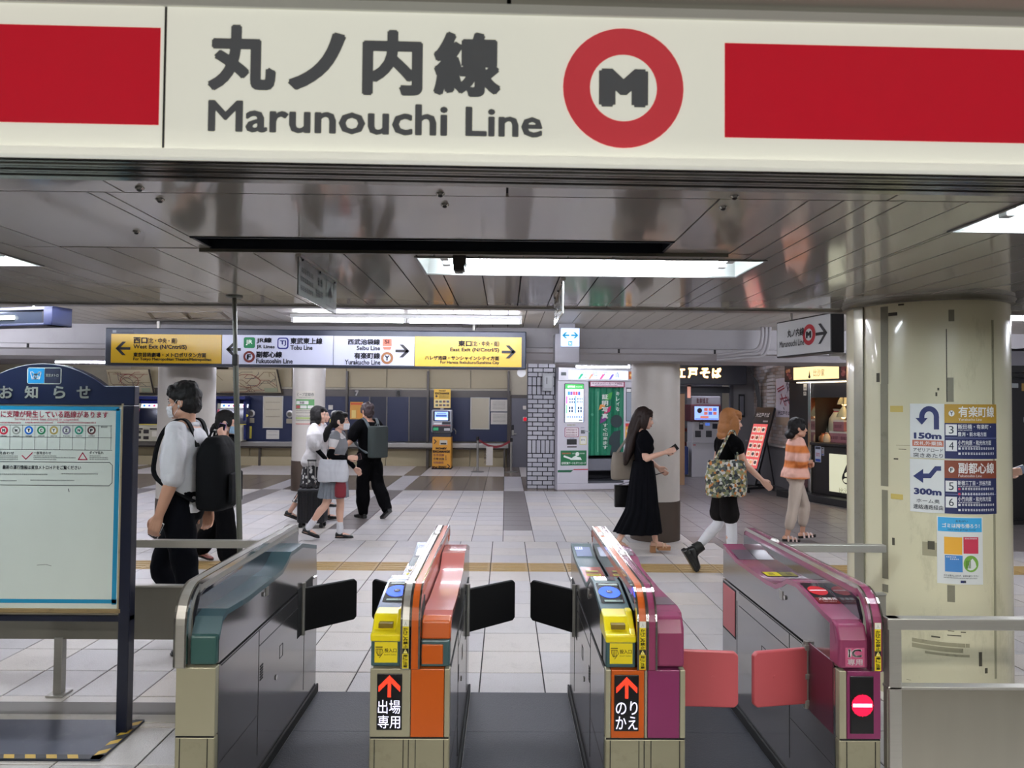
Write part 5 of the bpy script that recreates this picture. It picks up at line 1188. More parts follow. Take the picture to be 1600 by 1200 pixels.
# ------------------------------------------------------------------ thin pole, ceiling sensor, ceiling domes
a, b = at(366, 471, 4.45), at(379.5, 1058, 4.45); t = thing('pole', 'thin grey metal pole from floor to ceiling behind the teal gate', 'pole', (b.x, 4.45, 0))
mp = mat('grey_painted_pole', (104,106,98), .35, .4, var=.1)
m1 = a.lerp(b, .16); MB().tube([(b.x, 4.45, 0), (m1.x, 4.45, m1.z)], .0165, 14).build('shaft', mp, t, smooth=40)
MB().tube([(m1.x, 4.45, m1.z), (a.x, 4.45, ZC-.002)], .013, 14).build('upper_shaft', mp, t, smooth=40)
MB().lathe((a.x, 4.45, ZC-.012), [(.04, 0), (.05, .006), (.05, .0115)], 20).build('flange', mp, t)
MB().box((m1.x-.012, 4.42, m1.z-.03), (m1.x+.022, 4.45, m1.z+.04)).build('coupling', M_black, t, bevel=.004)
p = atz(718.5, 400, ZC); t = thing('ceiling_sensor', 'small dark boxy sensor hanging from the ceiling before the light', 'sensor', (p.x, p.y, ZC-.075))
mb = MB(); mb.prism([(-.030, -.001), (.030, -.001), (.030, -.035), (.022, -.05), (.024, -.068), (-.026, -.068), (-.026, -.045), (-.030, -.035)], 1, -.03, .03)
mb.v = [v+Vector((p.x, p.y, ZC)) for v in mb.v]; mb.build('case', mat('dark_brown_sensor', (62,58,54), .4), t, bevel=.003)
MB().box((p.x-.02, p.y-.02, ZC-.076), (p.x+.016, p.y+.02, ZC-.069)).build('lens', mat('grey_sensor_lens', (150,148,146), .2), t)
for i, (x, y, lab) in enumerate(((218, 293, 'the row of three above the notice board, front one'), (250, 311, 'the row of three above the notice board, middle one'), (213, 361, 'the row of three above the notice board, rear one'), (688, 302, 'the pair left of the round emblem, front one'), (695, 319, 'the pair left of the round emblem, rear one'), (1148, 306, 'the pair right of the round emblem, front one'), (1130, 323, 'the pair right of the round emblem, rear one'))):
    p = atz(x, y, ZC); t = thing('ceiling_dome', 'tiny metal dome on the ceiling, ' + lab, 'ceiling fitting', (p.x, p.y, ZC-.012), 'tiny metal domes on the ceiling')
    MB().lathe((p.x, p.y, ZC), [(.014, -.001), (.013, -.004), (.010, -.008)], 16).build('collar', M_chrome, t, smooth=30)
    MB().ell((p.x, p.y, ZC-.008), (.008, .008, .005)).build('lens', mat('dark_dome_lens', (50,50,50), .2), t, smooth=50)

# ------------------------------------------------------------------ notices stuck on the big pillar
def pillar_sheet(px0, py0, px1, py1, label, th=.003, base=(214,216,214)):
    a0, z1 = cyl_hit(px0, (py0+py1)/2); a1, _ = cyl_hit(px1, (py0+py1)/2); _, z1 = cyl_hit((px0+px1)/2, py0); _, z0 = cyl_hit((px0+px1)/2, py1)
    am = (a0+a1)/2; c = (PC.x+PR*math.cos(am), PC.y+PR*math.sin(am), z0)
    t = thing('pillar_notice', label, 'notice', c, None)
    cyl_patch(MB(), a0, a1, z0, z1, PR+th, n=16).build('sheet', mat('white_notice_sheet', base, .3, var=.02, coat=.3), t, smooth=30)
    f = Face((0, 0, 0), lift=.0006)
    f.bend = lambda x, y, h: Vector((PC.x+(PR+th+h)*math.cos(a0+(a1-a0)*x), PC.y+(PR+th+h)*math.sin(a0+(a1-a0)*x), z0+(z1-z0)*y))
    X = lambda px, py=None: (cyl_hit(px, (py0+py1)/2)[0]-a0)/(a1-a0)
    Y = lambda py, px=None: (cyl_hit(px or (px0+px1)/2, py)[1]-z0)/(z1-z0)
    return t, f, lambda x0, y0, x1, y1: (X(x0), Y(y1, (x0+x1)/2), X(x1), Y(y0, (x0+x1)/2)), X, Y
nv = ink((34,44,92)); db = ink((28,36,80)); wt = ink((222,222,220)); gd = ink((176,138,48)); bn = ink((126,62,42))
def transfer(y0, y1, label, head, sub, col, letter, rows, arrow_pts, dist, l1, l2, red=None):
    t, f, B, X, Y = pillar_sheet(1422, y0, 1556, y1, label)
    f.rect(X(1475.5), 0.004, .998, .996, db); f.rect(X(1475.5), Y(y0+30 if red else y0+28), .998, .996, col, 2)
    for qd in arrow_pts: f.poly([(X(x), Y(y, x)) for x, y in qd], nv, 1)
    cxp = 1486.5; cyp = y0+15
    f.poly([(X(cxp+4.6*math.cos(i*PI/10)), Y(cyp-4.6*math.sin(i*PI/10))) for i in range(20)], wt, 3); f.text(letter, *B(cxp-2.2, cyp-3, cxp+2.2, cyp+3), bk, .04, 4)
    f.text(head, *B(1497, y0+4, 1552, y0+21), wt, .02, 4); f.text(sub, *B(1497, y0+22.5, 1533, y0+26.5), wt, 0, 4)
    f.text(dist, *B(1428, red and y0+45 or y0+44, 1471, red and y0+55 or y0+54.5), nv, .05, 2)
    if red: f.rect(*B(1425.5, y0+57, 1474, y0+66.5), ink((188,108,84)), 1); f.text(red, *B(1428, y0+58.5, 1472, y0+65), wt, .01, 3)
    f.text(l1, *B(1427 if red else 1432, y0+69 if red else y0+60.5, 1473 if red else 1468, y0+75 if red else y0+67), bk, .01, 2); f.text(l2, *B(1427, y0+77 if red else y0+69.5, 1473, y0+84 if red else y0+77), bk, .01, 2)
    for i, (num, a, b, c) in enumerate(rows):
        ya = y0+34+i*25; f.rect(*B(1477, ya-2, 1494.5, ya+15), wt, 3); f.text(num, *B(1482, ya+.5, 1489.5, ya+12.5), bk, .0, 5)
        f.text(a, *B(1496, ya-2, 1547, ya+5.5), wt, .015, 4)
        if b: f.text(b, *B(1496, ya+10, 1540, ya+17), wt, .015, 4); f.scribble(*B(1496, ya+6.3, 1518, ya+8), wt, 4, seed=i)
        else:
            f.scribble(*B(1496, ya+6.3, 1530, ya+8), wt, 4, seed=i+4)
            for j in range(2 if ya+18 < y1 else 1): f.rect(*B(1496.5, ya+9+8*j, 1500, ya+12.5+8*j), ink((200,60,90)) if c == 'r' else wt, 4); f.scribble(*B(1502, ya+8.8+8*j, 1552, ya+12.8+8*j), wt, 4, seed=i*3+j, n=13)
        if i == 0: f.rect(*B(1477, ya+19.3, 1555, ya+19.9), ink((150,156,190)), 3)
    f.build('printing', t)
t = None
ua = [(1430, 663), (1437.5, 668)]
def uturn():
    o = [(1451.8+15.4*math.cos(PI-PI*i/14), 651-16.5*math.sin(PI-PI*i/14)) for i in range(15)]; n_ = [(1451.8+7.2*math.cos(PI-PI*i/14), 651-8.2*math.sin(PI-PI*i/14)) for i in range(15)]
    q = [[n_[i], n_[i+1], o[i+1], o[i]] for i in range(14)]; q.append([(1459, 671), (1467.2, 671), (1467.2, 651), (1459, 651)]); q.append([(1436.4, 655), (1444.6, 655), (1444.6, 650.5), (1436.4, 650.5)]); return q
transfer(631, 717, 'white and navy transfer notice with a U turn arrow on the pillar', '有楽町線', 'Yurakucho Line', gd, 'Y', [('3', '飯田橋・有楽町・', '豊洲・新木場方面', ''), ('4', '小竹向原・和光市方面', '', '')], uturn(), '150m', 'アゼリアロード', '突きあたり', '改札外乗換')

def _extra(y, pts):
    """arrow heads of the two transfer notices"""
    a = pts; f = Face((0, 0, 0), lift=.0006); f.bend = lambda x, yy, h: Vector((PC.x+(PR+.0038+h)*math.cos(x), PC.y+(PR+.0038+h)*math.sin(x), yy))
    f.poly([cyl_hit(x, yy) for x, yy in pts], nv, 1); return f.mb
par = [o for o in C.objects if o.name.startswith('pillar_notice')][0]
_extra(0, [(1430.5, 653), (1440.5, 663.5), (1449.5, 653)]).build('arrow_head', None, par)
transfer(719, 803, 'white and navy transfer notice with a leftward bent arrow on the pillar', '副都心線', 'Fukutoshin Line', bn, 'F', [('5', '新宿三丁目・渋谷方面', '', 'r'), ('6', '小竹向原・和光市方面', '', '')], [[(1440, 747.2), (1454.5, 747.2), (1451.5, 739.8), (1440, 739.8)], [(1454.5, 747.2), (1464, 735.6), (1461, 728.4), (1451.5, 739.8)], [(1464, 735.6), (1470.5, 735.6), (1470.5, 728.4), (1461, 728.4)]], '300m', 'ホーム奥', '連絡通路経由')
par = [o for o in C.objects if o.name.startswith('pillar_notice') and o.parent is None][-1]
_extra(0, [(1427, 743.5), (1442.5, 754.5), (1442.5, 732.5)]).build('arrow_head', None, par)
t, f, B, X, Y = pillar_sheet(1464, 808, 1535, 913, 'white litter poster with a blue heading low on the pillar', base=(216,216,214))
f.rect(*B(1465.5, 809, 1533.5, 831), ink((60,160,212))); f.text('おねがい', *B(1493, 812.5, 1512, 816), bk, .01, 2); f.text('ゴミは持ち帰ろう！', *B(1472, 818, 1530, 825), wt, .03, 2); f.text("Let's take garbage home!", *B(1481, 826, 1524, 829.5), bk, 0, 2)
for (x0, y0, x1, y1), c3 in (((1475, 839, 1503, 866), (222,164,54)), ((1505, 839, 1528, 865), (190,54,78)), ((1476, 867.5, 1503.5, 893.5), (64,124,186))): f.rect(*B(x0, y0, x1, y1), ink(c3), 1)
f.poly([(X(1516.5+11.5*math.cos(i*PI/12)), Y(880.5-13*math.sin(i*PI/12))) for i in range(24)], ink((116,164,66)), 1)
f.scribble(*B(1507, 840.5, 1526, 842.6), wt, 2, n=8); f.scribble(*B(1478, 869, 1494, 871), wt, 2, n=6); f.scribble(*B(1484, 872.5, 1498, 874.5), wt, 2, n=5)
for i in range(4): f.rect(*B(1508.5+2.2*i, 876, 1509.6+2.2*i, 888), ink((70,112,44)), 2)
f.text('ゴミは車内におかず、お持ち帰りください', *B(1474, 898, 1528, 901.5), bk, .01, 2); f.scribble(*B(1474, 902.5, 1526, 904), bk, 2, n=24); f.rect(*B(1500, 907, 1505, 911), nv, 2); f.rect(*B(1505, 907, 1508.5, 911), ink((60,62,70)), 2)
f.build('printing', t)

# ------------------------------------------------------------------ bent pipes at the right end of the beam
t = thing('ceiling_pipes', 'grey bent pipes under the higher ceiling beside the direction sign', 'pipes', tuple(at(1190, 550, 8.0)))
for i in range(3):
    a, b, c = at(1120, 563-4*i, 8.25), at(1192-5*i, 556-5*i, 8.15), at(1203-6*i, 512, 8.1); pts = [a, a.lerp(b, .6), b, b.lerp(c, .45)+Vector((.03, 0, 0)), Vector((c.x, c.y, ZF))]
    P_ = []
    for k3 in range(4):
        p0, p1, p2, p3 = pts[max(k3-1, 0)], pts[k3], pts[k3+1], pts[min(k3+2, 4)]
        for j3 in range(5): q3 = j3/5; P_.append(.5*((2*p1)+(p2-p0)*q3+(2*p0-5*p1+4*p2-p3)*q3*q3+(3*p1-p0-3*p2+p3)*q3**3))
    MB().tube(P_+[pts[-1]], .018, 10).build('pipe', M_beam, t, smooth=60)
# ------------------------------------------------------------------ noodle shop front
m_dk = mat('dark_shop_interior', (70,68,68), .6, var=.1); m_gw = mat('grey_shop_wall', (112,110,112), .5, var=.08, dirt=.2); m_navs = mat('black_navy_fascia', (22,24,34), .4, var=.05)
d = 15.0; x0, x1 = at(985, 585, d).x, at(1167, 585, d).x; z0, z1 = at(1110, 601, d).z, at(1110, 566, d).z
t = thing('shop_fascia', 'black shop fascia with lit cream noodle shop lettering', 'sign', ((x0+x1)/2, d, z0))
MB().box((x0, d, z0), (x1, d+.35, z1)).build('case', m_navs, t, bevel=.015)
f = pxface(d-.001, .006); lit = ink((255,226,168), 2.2); halo = ink((150,90,40), .3)
for ch, a, b in (('大', 1034, 1051), ('江', 1054, 1071.5), ('戸', 1074, 1090.5), ('そ', 1093, 1109.5), ('ば', 1111.5, 1127.5)): f.text(ch, *f.R(a, 574, b, 591.5), halo, .10, 1); f.text(ch, *f.R(a+.5, 574.5, b-.5, 591), lit, .055, 2)
f.build('lit_lettering', t)
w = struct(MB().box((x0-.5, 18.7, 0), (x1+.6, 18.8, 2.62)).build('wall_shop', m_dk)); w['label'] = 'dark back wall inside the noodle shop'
o = struct(MB().box((at(1143, 680, 16).x, 15.9, 0), (at(1168, 680, 16).x+.3, 16.1, 2.62)).build('wall_shop_side', m_gw)); o['label'] = 'grey wall strip right of the noodle shop opening'
mb = MB(); pbox(mb, 1141, 601, 1146, 760, 15.85, .1); o = struct(mb.build('trim_5', mat('grey_metal_jamb', (74,74,78), .4, .4))); o['label'] = 'dark metal jamb of the noodle shop opening'
mb = MB(); pbox(mb, 1062, 604, 1146, 614, 15.9, .1); o = struct(mb.build('trim_6', m_navs)); o['label'] = 'dark lintel under the noodle shop fascia'
t = thing('wall_frame', 'narrow dark framed menu on the wall right of the noodle shop', 'frame', tuple(at(1159, 651, 15.85)))
mb = MB(); pbox(mb, 1154.5, 616, 1164, 652, 15.85, .04); mb.build('frame', M_black, t, bevel=.006); mb = MB(); pbox(mb, 1156.5, 619, 1162, 649, 15.83, .02); mb.build('sheet', mat('dim_menu_sheet', (100,100,108), .3), t)
d = 16.6; mb = MB(); pbox(mb, 1058, 615, 1070, 772, 15.2, .05); one('wooden_board', mb, mat('tan_wooden_board', (150,118,88), .5, var=.12, scale=3, stretch=(8, 1, 1)), 'tall tan wooden board standing right of the white column', 'board', bevel=.006)
c = at(1077, 613, 15.84); t = thing('upright_lamp', 'short pink upright tube lamp above the meal ticket machine', 'lamp', tuple(c)); mb = MB(); pbox(mb, 1074.5, 603.5, 1079.5, 622, 15.84, .05); mb.build('shade', ink((240,170,150), .6), t, bevel=.015); mb = MB(); pbox(mb, 1074, 601, 1080, 604, 15.82, .08); mb.build('cap', M_black, t)
t = thing('shelf_unit', 'dark shelf with red trays between board and meal ticket machine', 'shelf', (at(1073, 740, 17).x, 17.6, 0))
for i, py in enumerate((650, 675, 700, 735)): mb = MB(); pbox(mb, 1068, py, 1077, py+2, 17.6, .4); mb.build('shelf_board', m_dk, t)
mb = MB(); pbox(mb, 1068, 604, 1069.5, 738, 17.6, .4); mb.build('side', m_dk, t)
for py in (668, 690): mb = MB(); pbox(mb, 1070, py+1, 1076.5, py+6.6, 17.65, .3); mb.build('tray', mat('dark_red_tray', (110,40,40), .5), t, bevel=.01)
mb = MB(); pbox(mb, 1068, 698, 1076, 742, 16.9, .25); one('blue_bin', mb, mat('blue_plastic_bin', (34,52,104), .5), 'blue plastic bin standing left of the meal ticket machine', 'bin', bevel=.03)
# meal ticket machine
d = 16.9; t = thing('meal_ticket_machine', 'white meal ticket machine with a lit menu screen', 'ticket machine', (at(1104, 737, d).x, d, 0)); m_wm = mat('white_machine_case', (196,194,196), .35, var=.03)
mb = MB(); pbox(mb, 1081, 692, 1127, 738, d, .5); mb.v = [Vector((v.x, v.y, 0 if v.z < .4 else v.z)) for v in mb.v]; mb.build('cabinet', m_wm, t, bevel=.01)
mb = MB(); pbox(mb, 1082, 656, 1126, 692, d-.02, .5); mb.build('panel', m_wm, t, bevel=.01)
mb = MB(); pbox(mb, 1078.5, 632, 1127, 659, d-.1, .55); mb.build('screen_case', mat('maroon_screen_case', (84,36,44), .35), t, bevel=.03)
mb = MB(); pbox(mb, 1080, 619, 1126, 633, d+.1, .4); mb.build('top_box', mat('grey_machine_top', (126,124,126), .4), t, bevel=.02)
f = pxface(d-.102, .005); f.rect(*f.R(1085, 635, 1123, 656), ink((150,180,240), 1.1))
for i in range(3):
    for j in range(2): f.rect(*f.R(1100+7*i, 637.5+6*j, 1105.5+7*i, 642+6*j), ink(((200,110,90), (210,120,100), (80,110,200))[(i+j) % 3], .7), 2)
f.disc(*[(q[0]+q[2])/2 if i == 0 else (q[1]+q[3])/2 for i, q in enumerate([f.R(1089, 638, 1097, 645)]*2)], .06, ink((50,34,30), .2), 2, 14); f.rect(*f.R(1094, 650, 1107, 653.5), ink((220,130,110), .7), 2); f.rect(*f.R(1086, 654, 1122, 655.3), ink((90,120,220), .7), 2); f.build('screen', t)
f = pxface(d-.022, .005)
for q, c3 in (((1092, 660, 1099, 671), (40,40,46)), ((1086, 673, 1095, 683), (60,60,64)), ((1103, 673, 1112, 683), (60,60,64)), ((1113, 662, 1121, 670), (34,36,50))): f.rect(*f.R(*q), ink(c3))
f.rect(*f.R(1102, 661, 1109, 665), ink((90,130,230), .6)); f.rect(*f.R(1093, 661, 1098, 663), ink((210,214,220)), 2); f.rect(*f.R(1083, 694.5, 1087, 696), ink((200,60,60))); f.build('slots', t)
f = pxface(d+.098, .005); f.scribble(*f.R(1088, 622, 1108, 630), ink((80,40,44)), 1, n=4); f.build('top_print', t)

# ------------------------------------------------------------------ side wall with pale bricks, ledge, cables
A, B = at(1168, 680, 16.4), Vector((5.44, 13.5, 0)); A.z = 0; f = Face((A.x, A.y, 0), Vector((B.x-A.x, B.y-A.y, 0)), (0, 0, 1), .004); WL = math.hypot(B.x-A.x, B.y-A.y)
wl = struct(slab(f, 0, 0, WL, 2.62, .2).build('wall_side', mat('pale_brick_joint', (120,112,106), .8))); wl['label'] = 'pale brick side wall between the noodle shop and the sweet stall'
mb = MB(); r = random.Random(8); bm1 = [mat('pale_pink_brick', (172,156,148), .5, var=.08), mat('pale_grey_brick', (160,152,148), .5, var=.08), mat('tan_brick', (150,132,118), .5, var=.08)]; z = .92; row = 0
while z < 2.5:
    x = -.11*(row % 2)
    while x < WL:
        a, b = max(x+.004, 0), min(x+.216, WL)
        if b-a > .02: slab(f, a, z+.004, b, z+.066, 0, .006, r.choice(bm1), mb)
        x += .22
    z += .07; row += 1
o = mb.build('bricks', None, wl); o['kind'] = 'stuff'
slab(f, 0, 0, WL, .9, 0, .10).build('dado', mat('grey_dado_panel', (92,90,92), .45, var=.08), wl); slab(f, .3, .9, WL, .93, 0, .2).build('ledge', M_steelh, wl); slab(f, 0, 0, WL, .12, 0, .12).build('kerb', m_dk, wl)
mb = MB(); rr = random.Random(4)
for i in range(7):
    b0 = f.o+f.u*(.95+.035*i)+f.n*.05; pts = [b0+f.n*(.22+.02*i)+Vector((0, -.1, 2.5)), b0+f.n*.08+Vector((0, 0, 2.2)), b0+f.n*.01+Vector((0, 0, 1.8)), b0+f.n*.01+Vector((0, 0, 1.2)), b0+f.n*.01+Vector((0, 0, .95))]; mb.tube(pts, .014, 6)
o = one('cable_bundle', mb, mat('dark_grey_cable', (62,62,62), .5), 'bundle of dark cables running down the pale brick wall', 'cables', smooth=50, kind='stuff')
t = thing('louvre_vent', 'tall stack of white louvre blades on the pale brick wall', 'vent', tuple(f.o+f.u*1.05+f.v*1.6))
for i in range(12): slab(f, 1.5, 1.45+.075*i, 1.9, 1.50+.075*i, 0, .04).build('blade', mat('white_louvre', (186,180,178), .5), t)
t = thing('wall_poster', 'white poster with red and black brush lettering on the pale brick wall', 'poster', tuple(f.o+f.u*2.6+f.v*1.2))
x0, y0, x1, y1 = Q(f, 1214, 590, 1251, 652); x1 = min(x1, WL-.02); slab(f, x0, y0, x1, y1, 0, .02).build('sheet', mat('white_poster_sheet', (196,190,200), .4), t); slab(f, x0, y0-.16, x1, y0-.01, 0, .02).build('lower_strip', mat('tan_poster_strip', (150,128,104), .5), t)
g = Face(f.o+f.n*.021, f.u, f.v, .003); W, H = x1-x0, y1-y0; R_ = ink((150,40,60)); D_ = ink((60,44,60)); r = random.Random(3)
g.text('大江戸そば', x0+W*.15, y0+H*.05, x0+W*.92, y0+H*.16, D_, .03)
for (a, b, c, e) in ((.1,.72,.5,.8),(.15,.66,.55,.74),(.35,.58,.6,.3),(.42,.5,.3,.34),(.3,.46,.7,.5),(.62,.55,.66,.3),(.55,.4,.85,.44),(.7,.5,.9,.3),(.5,.24,.54,.2)): g.line([(x0+W*a, y0+H*b), (x0+W*c, y0+H*e)], .03, R_ if b > .45 else D_)
for i in range(14): a = .7+.25*r.random(); b = .5+.45*r.random(); g.line([(x0+W*a, y0+H*b), (x0+W*(a+.12*r.uniform(-1, 1)), y0+H*(b-.12))], .02, D_)
g.build('printing', t)

# ------------------------------------------------------------------ leaning menu stand
A = atz(1164, 768, 0); u = Vector((.47, -.88, 0)).normalized(); n = Vector((u.y, -u.x, 0)); th = math.radians(20); v = Vector((0, 0, 1))*math.cos(th)-n*math.sin(th)
t = thing('menu_stand', 'leaning black menu stand with a lit pink menu, on casters', 'menu stand', tuple(A))
f = Face(A+Vector((0, 0, .14))-u*.22, u, v, .004); Hh = 1.62
slab(f, 0, 0, .46, Hh, .06).build('board', mat('black_stand_board', (24,24,27), .35), t, bevel=.008)
slab(f, .05, .34, .41, 1.26, 0, .006).build('lit_menu', ink((214,92,88), .75), t)
f.o = f.o+f.n*.007; pic = [ink(c, .5) for c in ((236,214,196), (120,70,50), (226,170,120), (70,60,60), (190,60,50))]; r = random.Random(6)
for j in range(5):
    for i in range(3): x = .07+.11*i; y = .40+.17*j; f.rect(x, y, x+.095, y+.12, pic[0]); f.disc(x+.05, y+.06, .036, pic[1+(i+j) % 4], 2, 12)
f.rect(.07, .36, .2, .46, pic[0], 3); f.text('大江戸そば', .06, 1.40, .40, 1.50, ink((216,214,210)), .04, 2); f.rect(.28, 1.30, .40, 1.335, ink((160,158,156)), 2)
f.build('menu_print', t)
for s in (.08, .40):
    p = f.o+u*s+v*1.0-f.n*.07; q = A-n*.62+u*(s-.22)+Vector((0, 0, .09)); MB().tube([p, q], .014, 8).build('strut', M_black, t, smooth=40)
mb = MB()
for s in (-.2, .2): mb.obox(A+u*s-n*.26+Vector((0, 0, .085)), u*.02, n*.4, (0, 0, .02))
for s in (.1, -.6): mb.obox(A-n*(-s)+Vector((0, 0, .085)), u*.22, n*.02, (0, 0, .02))
mb.build('base_frame', M_black, t)
for s in (-.2, .2):
    for e in (.12, -.62): p = A+u*s+n*e+Vector((0, 0, .033)); MB().tube([p-u*.012, p+u*.012], .033, 14).build('caster', M_rubber, t, smooth=40)

# ------------------------------------------------------------------ sweet stall
A = Vector((5.50, 13.26, 0)); f = Face(A, Vector((.37, -.93, 0)), (0, 0, 1), .004); u, n = f.u, f.n
m_st = mat('black_stall_panel', (34,31,30), .35, var=.06)
t = thing('sweet_stall', 'black fronted sweet stall with a lit cream header sign', 'stall', tuple(A))
xa, xb = uv(f, 1232, 580)[0], uv(f, 1333, 580)[0]+.7
h0, h1 = uv(f, 1276, 594)[1], uv(f, 1276, 572)[1]
slab(f, xa, h0-.02, xb, h1+.16, 1.3, .10).build('header', m_st, t, bevel=.01)
g = Face(f.o+n*.102, u, (0, 0, 1), .003)
gx0, gx1 = uv(g, 1240, 582)[0], uv(g, 1311, 582)[0]; gz0, gz1 = uv(g, 1276, 592.5)[1], uv(g, 1276, 572.5)[1]; gw = gx1-gx0
g.rect(gx0, gz0, gx1, gz1, ink((250,222,160), 1.2)); K = ink((60,44,30), .1)
g.poly([(gx0+gw*.35, gz0+.04), (gx0+gw*.39, gz0+.04), (gx0+gw*.37, gz0+.17)], K, 2); g.disc(gx0+gw*.37, gz0+.045, .028, K, 2, 16)
g.text('比沙家', gx0+gw*.46, gz0+.05, gx0+gw*.70, gz1-.05, K, .0, 2)
for (a, b) in ((xa+.03, gx0-.01), (gx1+.01, gx1+.45)):
    r = random.Random(int(b*10)); g.rect(a, gz0, b, gz1, ink((60,30,24), .1), 1)
    for i in range(int((b-a)*26)+5): g.disc(r.uniform(a+.04, b-.04), r.uniform(gz0+.04, gz1-.04), r.uniform(.02, .045), ink(((130,70,66), (100,50,46), (150,96,84), (176,120,70))[i % 4], .25), 2+i % 3, 10)
g.build('header_print', t)
x0, x1 = uv(f, 1270, 690)[0], xb; zt = .99; xs0 = x0
slab(f, xs0, .12, x1, zt, .55).build('counter_front', m_st, t, bevel=.01); slab(f, xs0-.02, zt, x1, zt+.05, .6, .06).build('counter_top', m_st, t, bevel=.008)
slab(f, xa, 0, x1, .12, 1.3, .30).build('step', mat('black_step', (26,25,26), .5), t, bevel=.01)
slab(f, xa+.02, .1, uv(f, 1262, 690)[0], h0, 1.2).build('end_panel', m_st, t)
slab(f, uv(f, 1265.5, 690)[0], .1, uv(f, 1270, 690)[0], h0, .06, .05).build('steel_post', M_chrome, t, bevel=.006)
slab(f, uv(f, 1262, 690)[0], 1.85, x1, h0, .06).build('valance', m_st, t)
slab(f, uv(f, 1262, 690)[0], .1, x1, 2.3, 1.3, -1.2).build('back_wall', mat('warm_brown_stall_wall', (150,78,42), .6, var=.1), t)
slab(f, xb-.1, .1, xb, 2.3, 1.2).build('end_wall', m_st, t)
lx0, lx1 = uv(f, 1297.5, 750)[0], uv(f, 1297.5, 750)[0]+.9; slab(f, lx0, .20, lx1, .86, 0, .03).build('sign_box', ink((206,206,176), .75), t, bevel=.004)
g = Face(f.o+n*.034, u, (0, 0, 1), .003); c = uv(g, 1323, 745); bk2 = ink((30,30,28))
g.disc(c[0], c[1]-.03, .10, bk2, 1, 28); g.poly([(c[0]-.088, c[1]+.02), (c[0]+.088, c[1]+.02), (c[0], c[1]+.21)], bk2, 1); g.disc(c[0], c[1]-.065, .07, ink((206,206,176), .75), 2, 24, ry=.04); g.poly([(c[0]-.04, c[1]-.0), (c[0]+.04, c[1]-.0), (c[0]+.04, c[1]+.05), (c[0], c[1]+.08), (c[0]-.04, c[1]+.05)], ink((206,206,176), .75), 2)
g.text('比沙家', c[0]-.16, c[1]-.30, c[0]+.16, c[1]-.20, ink((120,116,90), .2), 0, 1); g.build('light_box_print', t)
MB().tube([f.o+u*(xs0+.1)+Vector((0, 0, 2.16))-n*.35, f.o+u*(x1-.3)+Vector((0, 0, 2.16))-n*.35], .02, 8).build('lamp_tube', mat('warm_lit_stall_tube', (255,220,170), .4, emit=170, ergb=(255,206,146)), t)
slab(f, xs0-.3, h0-.05, x1, h0-.03, -.02, .09).build('lamp_strip', mat('warm_white_lamp_strip', (255,240,214), .4, emit=2.5, ergb=(255,236,206)), t)
# goods on the counter and things hanging in the stall
def goods(px, py, d_in, size, m, label, cat, name, group=None, kind='box'):
    gf = Face(f.o-n*d_in, u, (0, 0, 1)); a = list(uv(gf, px, py)); w, h = size; a[1] = (1.041 if py > 687 else 1.245 if py > 680 else a[1]) if kind in ('box', 'bag') else a[1]; o = gf.o+u*a[0]+Vector((0, 0, a[1])); t = thing(name, label, cat, tuple(o), group)
    q = Face(o, u, (0, 0, 1), .003)
    if kind == 'box':
        slab(q, -w/2, 0, w/2, h, w*.7).build('carton', m, t, bevel=.008); slab(q, -w/2-.002, h*.86, w/2+.002, h*1.001, w*.71, .002).build('lid', m_pw, t); q.o = q.o+n*.003; q.scribble(-w*.35, h*.3, w*.35, h*.6, ink((96,50,60)), 1, n=4); q.build('label', t)
    elif kind == 'bag':
        mb = MB(); rg = []
        for zz, s in ((0, .8), (.15, 1), (.6, .9), (.85, .45), (.9, .3), (1, .5)): rg.append([o+u*(w/2*s*math.cos(a2*PI/6))+n*(w/3*s*math.sin(a2*PI/6))+Vector((0, 0, h*zz)) for a2 in range(12)])
        mb.ring_loft(rg); mb.build('bag', m, t, smooth=60); MB().lathe(o+Vector((0, 0, h*.87)), [(w*.17, 0), (w*.17, h*.04)], 10).build('tie', ink((190,40,60)), t)
    elif kind == 'sheet':
        slab(q, -w/2, 0, w/2, h, .006).build('sheet', m, t); q.scribble(-w*.35, h*.25, w*.35, h*.4, ink((150,80,70)), 1, n=5); q.scribble(-w*.35, h*.6, w*.3, h*.72, ink((110,90,80)), 1, n=5); q.build('printing', t)
    elif kind == 'lamp':
        MB().lathe(o, [(w*.5, 0), (w*.42, h*.3), (w*.12, h*.9), (.02, h)], 16).build('shade', m, t, smooth=40); MB().tube([o+Vector((0, 0, h)), Vector((o.x, o.y, h0))], .006, 6).build('cord', M_black, t); MB().ell(o+Vector((0, 0, .02)), w*.2).build('bulb', mat('warm_bulb', (255,230,190), .4, emit=3, ergb=(255,214,160)), t)
    return t
mg = lambda n_, c: mat(n_, c, .5, var=.1)
goods(1304, 693, .25, (.24, .2), mg('mauve_carton', (150,100,104)), 'mauve sweet carton at the front of the stall counter', 'box', 'sweet_carton', 'mauve sweet cartons')
goods(1319, 694, .25, (.2, .2), mg('mauve_carton', (150,100,104)), 'mauve sweet carton right of the front one on the stall counter', 'box', 'sweet_carton', 'mauve sweet cartons')
goods(1310, 681, .3, (.24, .2), mg('mauve_carton', (150,100,104)), 'mauve sweet carton stacked on the two lower cartons', 'box', 'sweet_carton', 'mauve sweet cartons')
